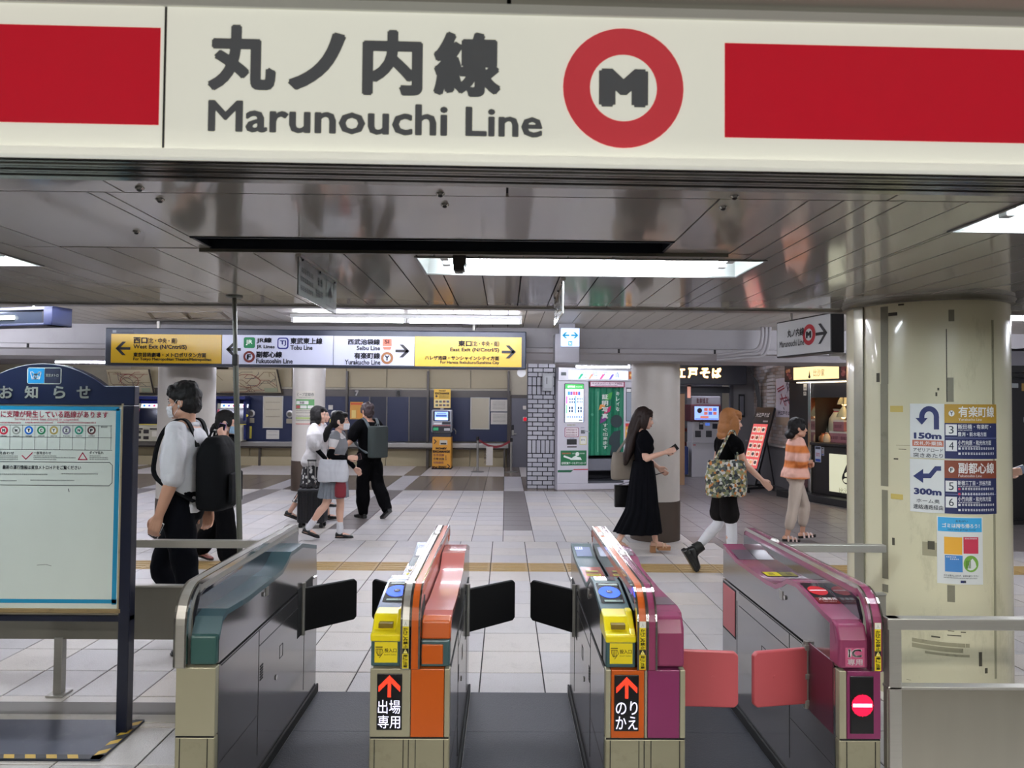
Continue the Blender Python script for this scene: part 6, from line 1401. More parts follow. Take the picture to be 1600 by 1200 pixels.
goods(1286, 693, .25, (.16, .16), mg('striped_orange_bag', (196,130,80)), 'orange striped sweet bag on the stall counter', 'bag', 'sweet_bag', kind='bag'); goods(1292, 692, .22, (.15, .18), mg('cream_bag', (214,190,150)), 'cream sweet bag between the orange bag and cartons', 'bag', 'sweet_bag', kind='bag'); goods(1277, 693, .3, (.2, .15), mg('grey_green_bag', (120,130,110)), 'grey green sweet bag at the left end of the stall counter', 'bag', 'sweet_bag', kind='bag')
goods(1291, 690, .5, (.2, .36), mg('dark_green_bag', (50,60,48)), 'tall dark green wrapped bundle behind the sweet cartons', 'bundle', 'wrapped_bundle', kind='bag'); goods(1308, 678, .55, (.36, .46), mg('white_floral_bag', (206,206,180)), 'big white floral wrapped bag high in the stall', 'bag', 'sweet_bag', kind='bag')
goods(1318, 672, .7, (.16, .26), mg('lime_bag', (186,186,60)), 'lime yellow bag hanging at the right of the stall', 'bag', 'sweet_bag', kind='bag'); goods(1326, 668, .6, (.14, .16), mg('red_bag', (170,40,46)), 'small red bag at the right edge of the stall', 'bag', 'sweet_bag', kind='bag')
goods(1281, 645, 1.196, (.30, .29), mg('cream_notice', (226,196,160)), 'large cream notice sheet on the stall back panel', 'notice', 'stall_notice', kind='sheet'); goods(1281, 656, 1.196, (.34, .10), mg('pale_strip_notice', (226,200,160)), 'long pale notice strip below the large cream notice', 'notice', 'stall_notice', kind='sheet'); goods(1297, 656, 1.196, (.16, .16), mg('yellow_notice', (232,176,50)), 'square yellow notice beside the long pale strip', 'notice', 'stall_notice', kind='sheet')
goods(1277, 690, 1.196, (.2, .34), mg('pink_grid_notice', (206,170,150)), 'pale notice low at the left inside the stall', 'notice', 'stall_notice', kind='sheet'); goods(1290, 672, 1.196, (.22, .26), mg('pink_notice', (210,176,160)), 'pinkish notice behind the dark green bundle', 'notice', 'stall_notice', kind='sheet'); goods(1279, 618, 1.196, (.18, .16), mg('white_lamp_card', (236,214,190)), 'small white card at the upper left inside the stall', 'notice', 'stall_notice', kind='sheet'); goods(1286, 688, 1.196, (.12, .16), mg('lime_notice', (180,180,60)), 'small lime card standing behind the orange bag', 'card', 'stall_card', kind='sheet')
goods(1319, 632, .5, (.24, .22), mg('grey_lamp_shade', (130,136,120)), 'grey conical pendant lamp in the stall, the upper one', 'pendant lamp', 'pendant_lamp', 'grey pendant lamps in the stall', kind='lamp'); goods(1318, 652, .4, (.24, .2), mg('grey_lamp_shade', (130,136,120)), 'grey conical pendant lamp in the stall, the lower one', 'pendant lamp', 'pendant_lamp', 'grey pendant lamps in the stall', kind='lamp')
goods(1325, 645, 1.196, (.3, .6), mg('orange_curtain', (216,140,70)), 'orange cloth hanging at the back right of the stall', 'cloth', 'hanging_cloth', kind='sheet')
g = Face(f.o+n*.004, u, (0, 0, 1), .002)
for (a, b, c, e), lab, c3 in (((1274, 697, 1283, 722), 'blue and white payment notice on the stall front', (190,196,210)), ((1284, 699, 1288, 712), 'narrow grey notice beside the payment notice', (150,150,150))):
    q = Q(g, a, b, c, e); t = thing('stall_sticker', lab, 'notice', tuple(g.o+u*(q[0]+q[2])/2+Vector((0, 0, q[1])))); slab(g, *q, 0, .006).build('sheet', ink(c3), t)
    s = Face(g.o+n*.006, u, (0, 0, 1), .002); hh = q[3]-q[1]; s.rect(q[0]+.01, q[1]+.01, q[2]-.01, q[1]+hh*.2, ink((50,80,160))); s.scribble(q[0]+.02, q[1]+hh*.35, q[2]-.02, q[1]+hh*.6, ink((160,50,60)), 1, n=3); s.rect(q[0]+.01, q[3]-hh*.2, q[2]-.01, q[3]-.01, ink((40,44,60))); s.build('printing', t)
for (a, b, c, e), lab in (((1256, 600, 1261, 610), 'upper small white card on the black end panel of the stall'), ((1256, 612, 1260, 618), 'lower small white card on the black end panel of the stall')):
    q = Q(f, a, b, c, e); t = thing('wall_card', lab, 'notice', tuple(f.o+u*q[0]+Vector((0, 0, q[1])))); slab(f, *q, 0, .008).build('sheet', m_pw, t); s = Face(f.o+n*.008, u, (0, 0, 1), .002); s.scribble(q[0]+.01, q[1]+.03, q[2]-.01, q[1]+.06, bk2, 1, n=3); s.build('printing', t)

# ------------------------------------------------------------------ far right, behind the pillar
d = 10.4; x0 = at(1540, 700, d).x; t = thing('black_cabinet', 'tall black cabinet with small labels behind the pillar', 'cabinet', (x0+1.5, d, 0)); m_bc = mat('black_cabinet_panel', (22,23,28), .4, var=.06)
zt = at(1580, 590, d).z
MB().box((x0, d, .06), (x0+2.2, d+.6, zt)).build('body', m_bc, t, bevel=.01); MB().box((x0-.02, d-.02, 0), (x0+2.22, d+.6, .06)).build('plinth', M_black, t)
for i in range(3): MB().box((x0+.02+.72*i, d-.02, .1), (x0+.72+.72*i, d, zt-.03)).build('door', m_bc, t, bevel=.006)
MB().box((x0-.02, d-.05, zt), (x0+2.22, d+.6, zt+.05)).build('cornice', M_black, t)
f = pxface(d-.022, .003); f.rect(*f.R(1578, 599, 1591, 606), ink((150,156,158))); f.rect(*f.R(1596, 599, 1612, 611), ink((150,120,60))); f.rect(*f.R(1599, 652, 1606, 660), ink((150,150,150))); f.build('labels', t)
q = pxface(9.9); a = q.R(1500, 555, 1700, 585); o = struct(MB().box((a[0]+.6, 11.2, 0), (9.9, 11.35, ZF)).build('wall_passage', mat('white_passage_wall', (196,192,200), .5))); o['label'] = 'white wall above the black cabinet in the passage'
mb = MB(); z1 = at(1580, 545, 8.6).z; z2 = at(1580, 535, 8.6).z; xm = at(1587, 545, 8.6).x
mb.prism([(xm-1.6, ZF), (xm-1.6, z2+.1), (xm, z1), (xm+2.5, z2+.2), (xm+2.5, ZF)], 1, 8.6, 9.0); o = struct(mb.build('beam', M_beam)); o['label'] = 'grey V edged bulkhead above the passage behind the pillar'
mb = MB(); pbox(mb, 1545, 572, 1800, 583, 10.2, .2); one('sign_rail', mb, M_black, 'dark horizontal rail above the black cabinet', 'rail', bevel=.006)
# ------------------------------------------------------------------ people
def solid(mb, voxel, m, name, parent=None, smooth=3, wr=0., wscale=9., seed=0):
    """fuse overlapping closed pieces into one continuous surface"""
    me = bpy.data.meshes.new(name); me.from_pydata([tuple(p) for p in mb.v], [], mb.f)
    o = bpy.data.objects.new(name, me); C.objects.link(o)
    r = o.modifiers.new('r', 'REMESH'); r.mode = 'VOXEL'; r.voxel_size = voxel; r.use_smooth_shade = True
    if smooth: s = o.modifiers.new('s', 'SMOOTH'); s.iterations = smooth; s.factor = .5
    dg = bpy.context.evaluated_depsgraph_get(); ev = o.evaluated_get(dg); nm = bpy.data.meshes.new_from_object(ev)
    bpy.data.objects.remove(o); bpy.data.meshes.remove(me)
    if wr:
        ns = [v.normal.copy() for v in nm.vertices]; sv = Vector((seed*3.1, seed*1.7, seed*.9))
        for v, n in zip(nm.vertices, ns):
            q = Vector((v.co.x*wscale, v.co.y*wscale, v.co.z*wscale*.55))+sv
            w_ = noise.noise(q)*wr + abs(noise.noise(q*2.1))*wr*.6 - wr*.3
            if wr >= .009 and wscale < 20: w_ += wr*.55*math.sin(34*(v.co.z+.7*v.co.x)+5*noise.noise(q*.6))*max(0, noise.noise(q*.45)+.35)
            v.co += n*w_
    nm.name = name; nm.materials.clear(); nm.materials.append(m)
    nm.polygons.foreach_set('use_smooth', [True]*len(nm.polygons)); nm.update()
    o = bpy.data.objects.new(name, nm); C.objects.link(o)
    if parent is not None: o.parent = parent
    return o
def spline(pts, rs, k=5):
    P, Rr = [], []
    n = len(pts)
    for i in range(n-1):
        p0, p1, p2, p3 = pts[max(i-1, 0)], pts[i], pts[i+1], pts[min(i+2, n-1)]
        for j in range(k):
            t = j/k; P.append(.5*((2*p1)+(p2-p0)*t+(2*p0-5*p1+4*p2-p3)*t*t+(3*p1-p0-3*p2+p3)*t**3)); Rr.append(rs[i]+(rs[i+1]-rs[i])*t)
    return P+[pts[-1]], Rr+[rs[-1]]
def limb(mb, pts, rs, n=12, caps=True, k=4):
    pts = [Vector(p) for p in pts]; P, R = spline(pts, rs, k); mb.tube(P, R, n)
    if caps: mb.ell(P[0], rs[0]*.98, 12, 8); mb.ell(P[-1], rs[-1]*.98, 12, 8)
    return mb
def rings(mb, R, n=28, pw=2.4):
    """trunk from rings (centre, half depth, half width), superellipse sections"""
    out = []
    for c, a, b, tilt in R:
        c = Vector(c); ring = []
        for i in range(n):
            t = 2*PI*i/n; ct, st = math.cos(t), math.sin(t); x = a*math.copysign(abs(ct)**(2/pw), ct); y = b*math.copysign(abs(st)**(2/pw), st)
            ring.append(c+Vector((x*math.cos(tilt), y, -x*math.sin(tilt))))
        out.append(ring)
    return mb.ring_loft(out)
def rotxz(v, a):
    """turn a vector in the walking plane: positive angle swings a hanging limb forward"""
    c, s = math.cos(a), math.sin(a); return Vector((v.x*c - v.z*s, v.y, v.x*s + v.z*c))
D_ = math.radians
class Body:
    """joints of a walking figure; forward +X, left +Y, up +Z, metres"""
    def __init__(s, H, lean=0, arms=None, legs=None, head=(0, 0), twist=0, fem=True, nod=0, wide=1., deep=1.):
        s.deep = deep
        k = s.k = H/1.70; s.H = H; s.fem = fem; s.wide = wide
        down = Vector((0, 0, -1)); s.legs = []
        hipw = .088*k; hz = .90*k; la = {}
        for side, (th, kn, ft) in zip((1, -1), legs):
            hip = Vector((0, side*hipw, hz)); d1 = rotxz(down, D_(th)); knee = hip+d1*.425*k; d2 = rotxz(down, D_(th-kn)); ank = knee+d2*.405*k
            s.legs.append(dict(side=side, hip=hip, knee=knee, ank=ank, foot=D_(ft), d1=d1, d2=d2))
        low = 9
        for L in s.legs:
            t = rotxz(Vector((1, 0, 0)), L['foot']); dn = rotxz(down, L['foot'])
            for q in (L['ank']+dn*.075*k+t*.17*k, L['ank']+dn*.075*k-t*.055*k): low = min(low, q.z)
        dz = Vector((0, 0, -low)); s.dz = dz
        for L in s.legs:
            for q in ('hip', 'knee', 'ank'): L[q] = L[q]+dz
        s.pel = Vector((0, 0, .95*k))+dz
        up = rotxz(Vector((0, 0, 1)), -D_(-lean)*-1) if False else Vector((math.sin(D_(lean)), 0, math.cos(D_(lean))))
        s.up = up; s.waist = s.pel+up*.13*k; s.chest = s.pel+up*.32*k; s.shc = s.pel+up*.455*k; s.neck = s.pel+up*.51*k
        shw = (.172 if fem else .195)*k*wide; tw = D_(twist); s.sh = []; s.arms = []
        for side, a in zip((1, -1), arms):
            sh = s.shc+Vector((-side*shw*math.sin(tw), side*shw*math.cos(tw), 0))
            ua, ab, el = D_(a[0]), D_(a[1]), D_(a[2]); inn = D_(a[3]) if len(a) > 3 else 0
            d1 = rotxz(Vector((0, side*math.sin(ab), -math.cos(ab))), ua); e = sh+d1*.285*k
            d2 = rotxz(Vector((0, side*math.sin(ab)*.4, -1)).normalized(), ua+el)
            if inn: d2 = Matrix.Rotation(side*-inn*(1), 3, 'Z') @ d2
            w = e+d2*.245*k
            s.arms.append(dict(side=side, sh=sh, el=e, wr=w, d2=d2.normalized(), curl=a[4] if len(a) > 4 else 35, palm=a[5] if len(a) > 5 else None))
        s.hy, s.hp = D_(head[0]), D_(head[1])
        s.hc = s.neck + up*.095*k + Vector((.022*k + .03*math.sin(s.hp)*k + D_(nod)*.06, 0, .035*k))
        s.HM = Matrix.Rotation(s.hy, 3, 'Z') @ Matrix.Rotation(s.hp, 3, 'Y')
    def h(s, x, y, z): return s.hc + s.HM @ (Vector((x, y, z))*s.hk)
    hk = .98
def build_hand(mb, A, k):
    """palm, four unequal fingers and a thumb from the side of the palm"""
    d = A['d2']; side = A['side']; n = A['palm']
    n = Vector(n) if n is not None else Vector((0, -side, 0)); n = (n-d*n.dot(d)).normalized(); w = d.cross(n)*side   # towards the thumb
    if A.get('thumb') is not None:
        if w.dot(Vector(A['thumb'])) < 0: w = -w
    elif w.x < -.2 and abs(d.z) > .5: w = -w
    wr = A['wr']; s = k*.98
    P = lambda a, b, c: wr+d*a*s+w*b*s+n*c*s
    limb(mb, [P(-.03, 0, 0), P(.0, 0, 0)], [.024*s, .022*s], 10)
    for b in (-.026, -.009, .009, .026): limb(mb, [P(.0, b*.55, 0), P(.045, b*.9, 0), P(.085, b, 0)], [.015*s, .0145*s, .0115*s], 8)
    limb(mb, [P(.015, .02, .006), P(.05, .026, .006)], [.015*s, .014*s], 8)
    cu = D_(A['curl']); tips = []
    for i, (b, L) in enumerate(zip((.0285, .0095, -.0095, -.0275), (.072, .080, .074, .058))):
        p = P(.083, b, 0); a = cu*.55; pts = [P(.065, b*.97, 0), p]
        for j, f in enumerate((.44, .32, .24)):
            p = p+(d*math.cos(a)+n*math.sin(a))*L*f*s; pts.append(p); a += cu*.75
        limb(mb, pts, [.0095*s, .0092*s, .0085*s, .0078*s, .0068*s], 8, k=2); tips.append(p)
    t0 = P(.018, .022, .006); t1 = P(.045, .047, .016); t2 = P(.075, .052, .03); t3 = P(.098, .046, .042)
    limb(mb, [t0, t1, t2, t3], [.014*s, .0115*s, .0098*s, .008*s], 8, k=2)
    A['grip'] = P(.085, .0, .028); A['w'] = w; A['n'] = n
def head_shape(mb, B):
    h = B.h; k = B.hk; e = lambda c, r: mb.ell(h(*c), tuple(x*k for x in r), 18, 12, rot=B.HM)
    e((-.012, 0, .028), (.098, .077, .092)); e((.028, 0, -.028), (.064, .062, .082)); e((.05, 0, -.082), (.036, .036, .030)); e((.060, 0, .02), (.036, .056, .035))
    for s in (1, -1):
        e((.048, s*.036, -.028), (.034, .026, .032)); e((.02, s*.048, -.072), (.045, .018, .022)); e((-.008, s*.077, -.006), (.020, .009, .031)); e((.006, s*.074, -.03), (.010, .008, .012)); e((.098, s*.011, -.036), (.012, .008, .008))
    limb(mb, [h(.088, 0, .012), h(.100, 0, -.012), h(.112, 0, -.032)], [.009*k, .010*k, .0115*k], 10); e((.103, 0, -.036), (.012, .013, .009))
    e((.086, 0, -.062), (.016, .024, .008)); e((.083, 0, -.073), (.015, .022, .008)); e((.077, 0, -.096), (.016, .018, .014))
def features(B, par, skin_dark, hairm, brow=True, mouth=True):
    h = B.h; k = B.hk
    mb = MB()
    for s in (1, -1):
        me = MB().ell(h(.080, s*.031, .004), (.011*k, .014*k, .008*k), 12, 8, rot=B.HM); me.build('eye', mat('white_of_eye', (214,210,204), .2, var=.02), par, smooth=80)
        MB().ell(h(.0895, s*.031, .004), (.0035*k, .0055*k, .0060*k), 10, 6, rot=B.HM).build('iris', mat('dark_brown_iris', (28,20,16), .15, var=.05), par, smooth=80)
        MB().tube([h(.086, s*.018, .0125), h(.0935, s*.031, .0135), h(.083, s*.047, .0095)], .0022*k, 6).build('eyelid', mat('dark_lash_line', (40,28,24), .6), par)
        if brow: MB().tube([h(.093, s*.016, .026), h(.095, s*.031, .031), h(.083, s*.050, .027)], [.003*k, .0035*k, .002*k], 6).build('eyebrow', hairm, par, smooth=80)
    if mouth:
        m = MB(); m.tube([h(.090, -.022, -.067), h(.1005, -.008, -.064), h(.1005, .008, -.064), h(.090, .022, -.067)], [.002*k, .005*k, .005*k, .002*k], 8); m.tube([h(.090, -.02, -.069), h(.099, 0, -.073), h(.090, .02, -.069)], [.002*k, .0055*k, .002*k], 8); m.build('lips', mat('lip_red', (172,96,92), .4, var=.05), par, smooth=80)
def torso_rings(B, g=0., low=None, top=None, fem=None):
    k = B.k; f = B.fem if fem is None else fem; w = B.wide; t = D_(0); p, up = B.pel, B.up; c = lambda a, x=0: p+up*a*k+Vector((x*k, 0, 0))
    if f: T = [(-.12, -.005, .085, .120), (-.06, -.012, .100, .165), (.0, -.01, .098, .168), (.08, .0, .084, .140), (.14, .004, .080, .126), (.21, .008, .090, .138), (.28, .020, .106, .150), (.35, .012, .100, .158), (.41, -.004, .086, .165), (.455, -.014, .066, .150), (.485, -.014, .050, .090), (.51, -.008, .045, .055)]
    else: T = [(-.12, -.005, .085, .125), (-.06, -.008, .102, .165), (.0, -.005, .102, .166), (.08, .0, .100, .158), (.14, .002, .102, .158), (.21, .005, .108, .166), (.28, .010, .114, .176), (.35, .006, .112, .184), (.41, -.006, .098, .188), (.455, -.014, .074, .170), (.485, -.014, .056, .100), (.51, -.008, .052, .060)]
    out = []
    for a, x, dx, wy in T:
        if low is not None and a < low-1e-6: continue
        if top is not None and a > top+1e-6: continue
        out.append((c(a, x), dx*k*B.deep+g, wy*k*w+g, t))
    return out
def make_body(B, skin, loc, yaw, label, voxel=.0075, barelegs=True):
    mb = MB(); k = B.k
    rings(mb, torso_rings(B)); limb(mb, [B.neck-B.up*.05*k, B.neck+B.up*.02*k, B.hc+B.HM @ Vector((-.02, 0, -.03))*k], [.060*k, .052*k, .054*k] if not B.fem else [.052*k, .044*k, .047*k], 14)
    head_shape(mb, B)
    for A in B.arms:
        m = A['sh'].lerp(A['el'], .45); f = A['el'].lerp(A['wr'], .3); q = 1. if B.fem else 1.14
        limb(mb, [A['sh']+Vector((0, -A['side']*.02*k, -.0*k)), m, A['el'], f, A['wr']], [.048*k*q, .042*k*q, .035*k*q, .036*k*q, .0235*k*q], 14); build_hand(mb, A, k*(1. if B.fem else 1.06))
    for L in B.legs:
        m = L['hip'].lerp(L['knee'], .4); c = L['knee'].lerp(L['ank'], .3)-rotxz(Vector((1, 0, 0)), 0)*.006*k; q = 1. if B.fem else 1.02
        limb(mb, [L['hip']+Vector((0, 0, .03*k)), m, L['knee'], c, L['knee'].lerp(L['ank'], .7), L['ank']], [.088*k*q, .074*k*q, .052*k*q, .055*k*q, .038*k*q, .032*k*q], 14)
        t = rotxz(Vector((1, 0, 0)), L['foot']); dn = rotxz(Vector((0, 0, -1)), L['foot']); a = L['ank']
        limb(mb, [a-t*.03*k+dn*.045*k, a+t*.05*k+dn*.035*k, a+t*.12*k+dn*.052*k, a+t*.155*k+dn*.058*k], [.028*k, .034*k, .026*k, .015*k], 10)
    o = solid(mb, voxel, skin, 'person', None, 2); o.location = loc; o.rotation_euler.z = yaw
    return tag(o, label, 'person')
def shirt(B, m, par, g=.014, low=-.10, top=.485, sleeve=.5, flare=0., puff=0., name='shirt', voxel=.009, wr=.006, loose=0., seed=1, bat=0.):
    mb = MB(); k = B.k; R = torso_rings(B, g, low, top); R2 = []
    for i, (c, a, b, t) in enumerate(R):
        f = max(0, 1-i/(len(R)*.75)); R2.append((c, a+flare*f+loose*.8, b+flare*f+loose, t))
    rings(mb, R2)
    for A in B.arms:
        q = 1. if B.fem else 1.14; s0 = A['sh']+Vector((0, -A['side']*.03*k, 0)); u = A['sh']-A['el']
        if sleeve <= 1:
            e = A['sh'].lerp(A['el'], sleeve); limb(mb, [s0, A['sh'].lerp(e, .5), e], [.056*k*q+g*.6, .050*k*q+g+puff, .046*k*q+g+puff*.6], 14, caps=True)
            if bat: limb(mb, [B.chest, e], [.10*k, .05*k+bat], 14)
        else:
            e = A['el'].lerp(A['wr'], sleeve-1); limb(mb, [s0, A['sh'].lerp(A['el'], .5), A['el'], e], [.056*k*q+g*.6, .047*k*q+g+puff, .041*k*q+g+puff, .033*k*q+g+puff*.3], 14)
    o = solid(mb, voxel, m, name, par, 3, wr, 11, seed); return o
def trousers(B, m, par, g=.016, length=.93, flare=.0, name='trousers', voxel=.010, wr=.008, seed=2, knee=0., top=.12):
    mb = MB(); k = B.k; rings(mb, torso_rings(B, g*.8, -.12, top))
    for L in B.legs:
        if length <= .5:
            e = L['hip'].lerp(L['knee'], length*2); limb(mb, [L['hip']+Vector((0, 0, .05*k)), L['hip'].lerp(e, .5), e], [.088*k+g, .083*k+g, .074*k+g+flare], 16)
        else:
            e = L['knee'].lerp(L['ank'], (length-.5)*2); m1 = L['hip'].lerp(L['knee'], .45)
            limb(mb, [L['hip']+Vector((0, 0, .05*k)), m1, L['knee'], L['knee'].lerp(e, .5), e], [.088*k+g, .078*k+g+knee*.5, .058*k+g+knee, .052*k+g+knee+flare*.6, .042*k+g+flare], 16)
    return solid(mb, voxel, m, name, par, 3, wr, 9, seed)
def legx(L, z):
    a, b, c = L['hip'], L['knee'], L['ank']
    if z >= a.z: return a.x
    if z >= b.z: return a.x+(b.x-a.x)*(a.z-z)/(a.z-b.z)
    return b.x+(c.x-b.x)*min(1, (b.z-z)/(b.z-c.z))
def skirt(B, m, par, a0, a1, r0, r1, pleats=0, amp=.01, name='skirt', fx=0., th=.006, legs=True, n=96, rnd=0):
    """open bell of cloth from height a0 down to a1 (metres above the floor), following the legs a little"""
    mb = MB(); k = B.k; R = []; rows = 14
    za, zb = a0, a1; kx = [L['knee'].x for L in B.legs]; ax = [L['ank'].x for L in B.legs]
    for inner in (0, 1):
        for i in range(rows):
            t = i/(rows-1) if not inner else 1-i/(rows-1); z = za+(zb-za)*t
            xs_ = [legx(L, z) for L in B.legs]; lo2, hi2 = min(0, *xs_), max(0, *xs_)
            lo = min(0, min(L['hip'].x+(L['knee'].x-L['hip'].x)*min(1, max(0, (L['hip'].z-z)/max(.01, L['hip'].z-L['knee'].z))) for L in B.legs)); hi = max(0, max(L['hip'].x+(L['knee'].x-L['hip'].x)*min(1, max(0, (L['hip'].z-z)/max(.01, L['hip'].z-L['knee'].z))) for L in B.legs))
            rx, ry = r0[0]+(r1[0]-r0[0])*t**.6, r0[1]+(r1[1]-r0[1])*t**.6; ring = []
            cx2 = (lo2+hi2)/2; rx = max(rx, (hi2-lo2)/2+.115*(1-.35*t))
            for j in range(n):
                an = 2*PI*j/n; w = 1+0.
                if pleats: w += amp*t*(math.cos(an*pleats)*.7+.3*math.cos(an*pleats*.5+1+rnd))/max(rx, .05)
                x = rx*math.cos(an)*w+cx2+fx*t; y = ry*math.sin(an)*w
                q = -th*inner; ring.append(Vector((x+q*math.cos(an), y+q*math.sin(an), z)))
            R.append(ring)
    mb.ring_loft(R, cap=False); k2 = len(R)*n; return mb.build(name, m, par, smooth=50)
def shoe(B, i, m, par, name='shoe', sole=None, kind='flat', g=.0, high=0.):
    L = B.legs[i]; k = B.k; t = rotxz(Vector((1, 0, 0)), L['foot']); dn = rotxz(Vector((0, 0, -1)), L['foot']); y = Vector((0, 1, 0)); a = L['ank']+dn*.075*k
    P = lambda x, yy, z: a+t*x*k+y*yy*k-dn*z*k
    R = []
    for x, w, h0, h1 in ((-.062, .012, .02, .055), (-.055, .026, .012, .075+high*.3), (-.03, .034, .010, .085+high), (.02, .035, .010, .080+high*.9), (.055, .037, .010, .068), (.10, .043, .010, .050), (.14, .042, .010, .040), (.168, .030, .012, .034), (.180, .010, .016, .028)):
        w += g; h1 += g; ring = [P(x, w*math.cos(q)*(1 if math.sin(q) < .3 else .86), h0+(h1-h0)*(.5+.5*math.sin(q))) for q in [2*PI*j/14 for j in range(14)]]; R.append(ring)
    mb = MB().ring_loft(R); o = mb.build(name, m, par, smooth=70)
    s = MB(); S_ = [(-.066, .012), (-.055, .030), (-.02, .037), (.03, .035), (.08, .040), (.13, .047), (.165, .038), (.186, .012)]; th = .016 if kind != 'chunk' else .036
    ring = [P(x, w+g, 0) for x, w in S_]+[P(x, -w-g, 0) for x, w in S_[::-1]]; n_ = len(ring)
    s.ring_loft([ring, [p-dn*th*k for p in ring]]); s.build('sole', sole or m, o, bevel=.003)
    return o
def hair(B, m, par, shapes, voxel=.006, wr=.006, ws=26, seed=1, name='hair', stretch=True):
    mb = MB(); h = B.h; k = B.hk
    for q in shapes:
        if q[0] == 'e': mb.ell(h(*q[1]), tuple(x*k for x in q[2]), 20, 14, rot=B.HM)
        else:
            limb(mb, [h(*p) for p in q[1]], [r*k for r in q[2]], 12)
    return solid(mb, voxel, m, name, par, 2, wr, ws, seed)
def mask(B, m, par):
    h = B.h; n = 14; R = []
    for i in range(9):
        z = -.022-.078*i/8; bulge = .012*math.sin(PI*i/8)+(.010 if i < 3 else 0)
        ring = []
        for j in range(n+1):
            a = -1.15+2.3*j/n; r = (.0955+bulge*.7)*(1-.02*i/8); ring.append(h(.012+r*math.cos(a)*(1.0), .068*math.sin(a)/math.sin(1.15)*(1 if i < 6 else 1-.05*(i-5)), z))
        R.append(ring)
    mb = MB()
    for k2 in range(8):
        for j in range(n): mb.add([R[k2][j], R[k2][j+1], R[k2+1][j+1], R[k2+1][j]], [(3, 2, 1, 0)])
    o = mb.build('face_mask', m, par, smooth=80); s = o.modifiers.new('t', 'SOLIDIFY'); s.thickness = .002
    for sgn in (1, -1):
        MB().tube([h(.05, sgn*.068, -.03), h(.012, sgn*.083, .018), h(-.014, sgn*.085, .012), h(-.018, sgn*.084, -.015), h(.0, sgn*.08, -.032), h(.045, sgn*.062, -.085)], .0014, 6).build('ear_loop', m, o)
    return o
def bun(pos, r): return ('e', pos, (r, r, r))
def W(o, p):
    """a point of a figure in scene coordinates"""
    return Matrix.Translation(o.location) @ Matrix.Rotation(o.rotation_euler.z, 4, 'Z') @ Vector(p)
def place(B, px, d): p = at(px, 700, d); return (p.x, d, 0)
def phone(o, A, label, m=None, tilt=None, lit=False):
    c = A['grip']; d = A['d2']; n = A['n']; w = A['w']; ax = (d*.75+n*.2+Vector((0, 0, .35))).normalized() if tilt is None else Vector(tilt).normalized()
    s = (n-ax*n.dot(ax)).normalized(); u = ax.cross(s); t = thing('phone', label, 'phone', W(o, c), rotz=o.rotation_euler.z)
    MB().obox((0, 0, 0), ax*.074, u*.036, s*.0045).build('case', m or mat('dark_phone_case', (30,26,30), .3), t, bevel=.004)
    MB().obox(-s*.0048, ax*.070, u*.033, s*.0006).build('screen', mat('lit_phone_screen', (120,130,150), .1, emit=.3) if lit else mat('dark_phone_glass', (20,22,28), .08), t)
    return t
def skinm(n, c): return mat(n, c, .45, var=.05, scale=12)
sk1, sk2, sk3 = skinm('warm_skin', (200,152,126)), skinm('fair_skin', (216,172,150)), skinm('tan_skin', (190,142,112))
hb = mat('black_hair', (14,12,12), .62, spec=.3, var=.3, scale=60, stretch=(6, 6, 1)); hbr = mat('dark_brown_hair', (34,22,18), .55, spec=.3, var=.3, scale=60, stretch=(6, 6, 1)); hbl = mat('ginger_blond_hair', (168,112,64), .55, var=.25, scale=60, stretch=(6, 6, 1))
c_blk = mat('black_cloth', (4,4,6), .9, var=.2, spec=.1); c_navy = mat('dark_navy_cloth', (6,7,13), .9, var=.2, spec=.1); c_wht = mat('white_shirt_cloth', (216,216,220), .75, var=.04, bump=.9, bscale=15); c_ivory = mat('ivory_cloth', (212,210,210), .8, var=.04, bump=.8, bscale=14)
s_blk = mat('black_shoe_leather', (16,16,17), .35, var=.1); c_msk = mat('white_mask_cloth', (222,224,228), .8, var=.02); c_mskb = mat('pale_blue_mask_cloth', (150,186,214), .8, var=.04)
def cap_hair(extra=(), f=.0): return [('e', (-.022, 0, .044), (.106, .087, .098)), ('e', (-.045, 0, .0), (.080, .084, .090))]+list(extra)

# --- the man in the white shirt, walking left
B = Body(1.80, lean=-1, fem=False, arms=((-2, 5, 20, 0, 48), (-12, 7, 12, 0, 38)), legs=((-9, 4, -4), (25, 58, -42)), head=(0, 4), wide=.92, deep=1.0)
p1 = make_body(B, sk1, place(B, 289, 4.95), PI, 'man in a white shirt and face mask walking past the notice board', .0065)
features(B, p1, sk1, hb, mouth=False)
hair(B, hb, p1, cap_hair([('e', (.045, 0, .098), (.060, .070, .034)), ('e', (.085, 0, .070), (.022, .058, .026)), ('e', (-.02, 0, .110), (.09, .078, .045)), ('e', (-.085, 0, .02), (.040, .066, .075)), ('e', (-.085, 0, -.045), (.022, .05, .035)), ('e', (.035, .072, .055), (.036, .014, .035)), ('e', (.035, -.072, .055), (.036, .014, .035))]), .0055, .009, 34)
mask(B, c_msk, p1)
sh = shirt(B, c_wht, p1, .014, -.10, .485, .98, 0, .006, wr=.011, voxel=.008, seed=4)
k = B.k
for A in B.arms: e = A['el'].lerp(A['wr'], .04); e0 = A['el'].lerp(A['sh'], .08); solid(limb(MB(), [e0, e], [.058*k, .056*k], 16), .008, c_wht, 'rolled_cuff', p1, 2, .004, 20, 3)
mb = MB(); nk = B.neck; mb.tube([nk+Vector((.062*math.cos(a), .066*math.sin(a), -.032+(-.02*math.cos(a)))) for a in [2*PI*i/20 for i in range(21)]], .020, 8); solid(mb, .007, c_wht, 'collar', p1, 1)
trousers(B, c_navy, p1, .014, .97, .014, wr=.010)
for i in (0, 1): shoe(B, i, s_blk, p1)
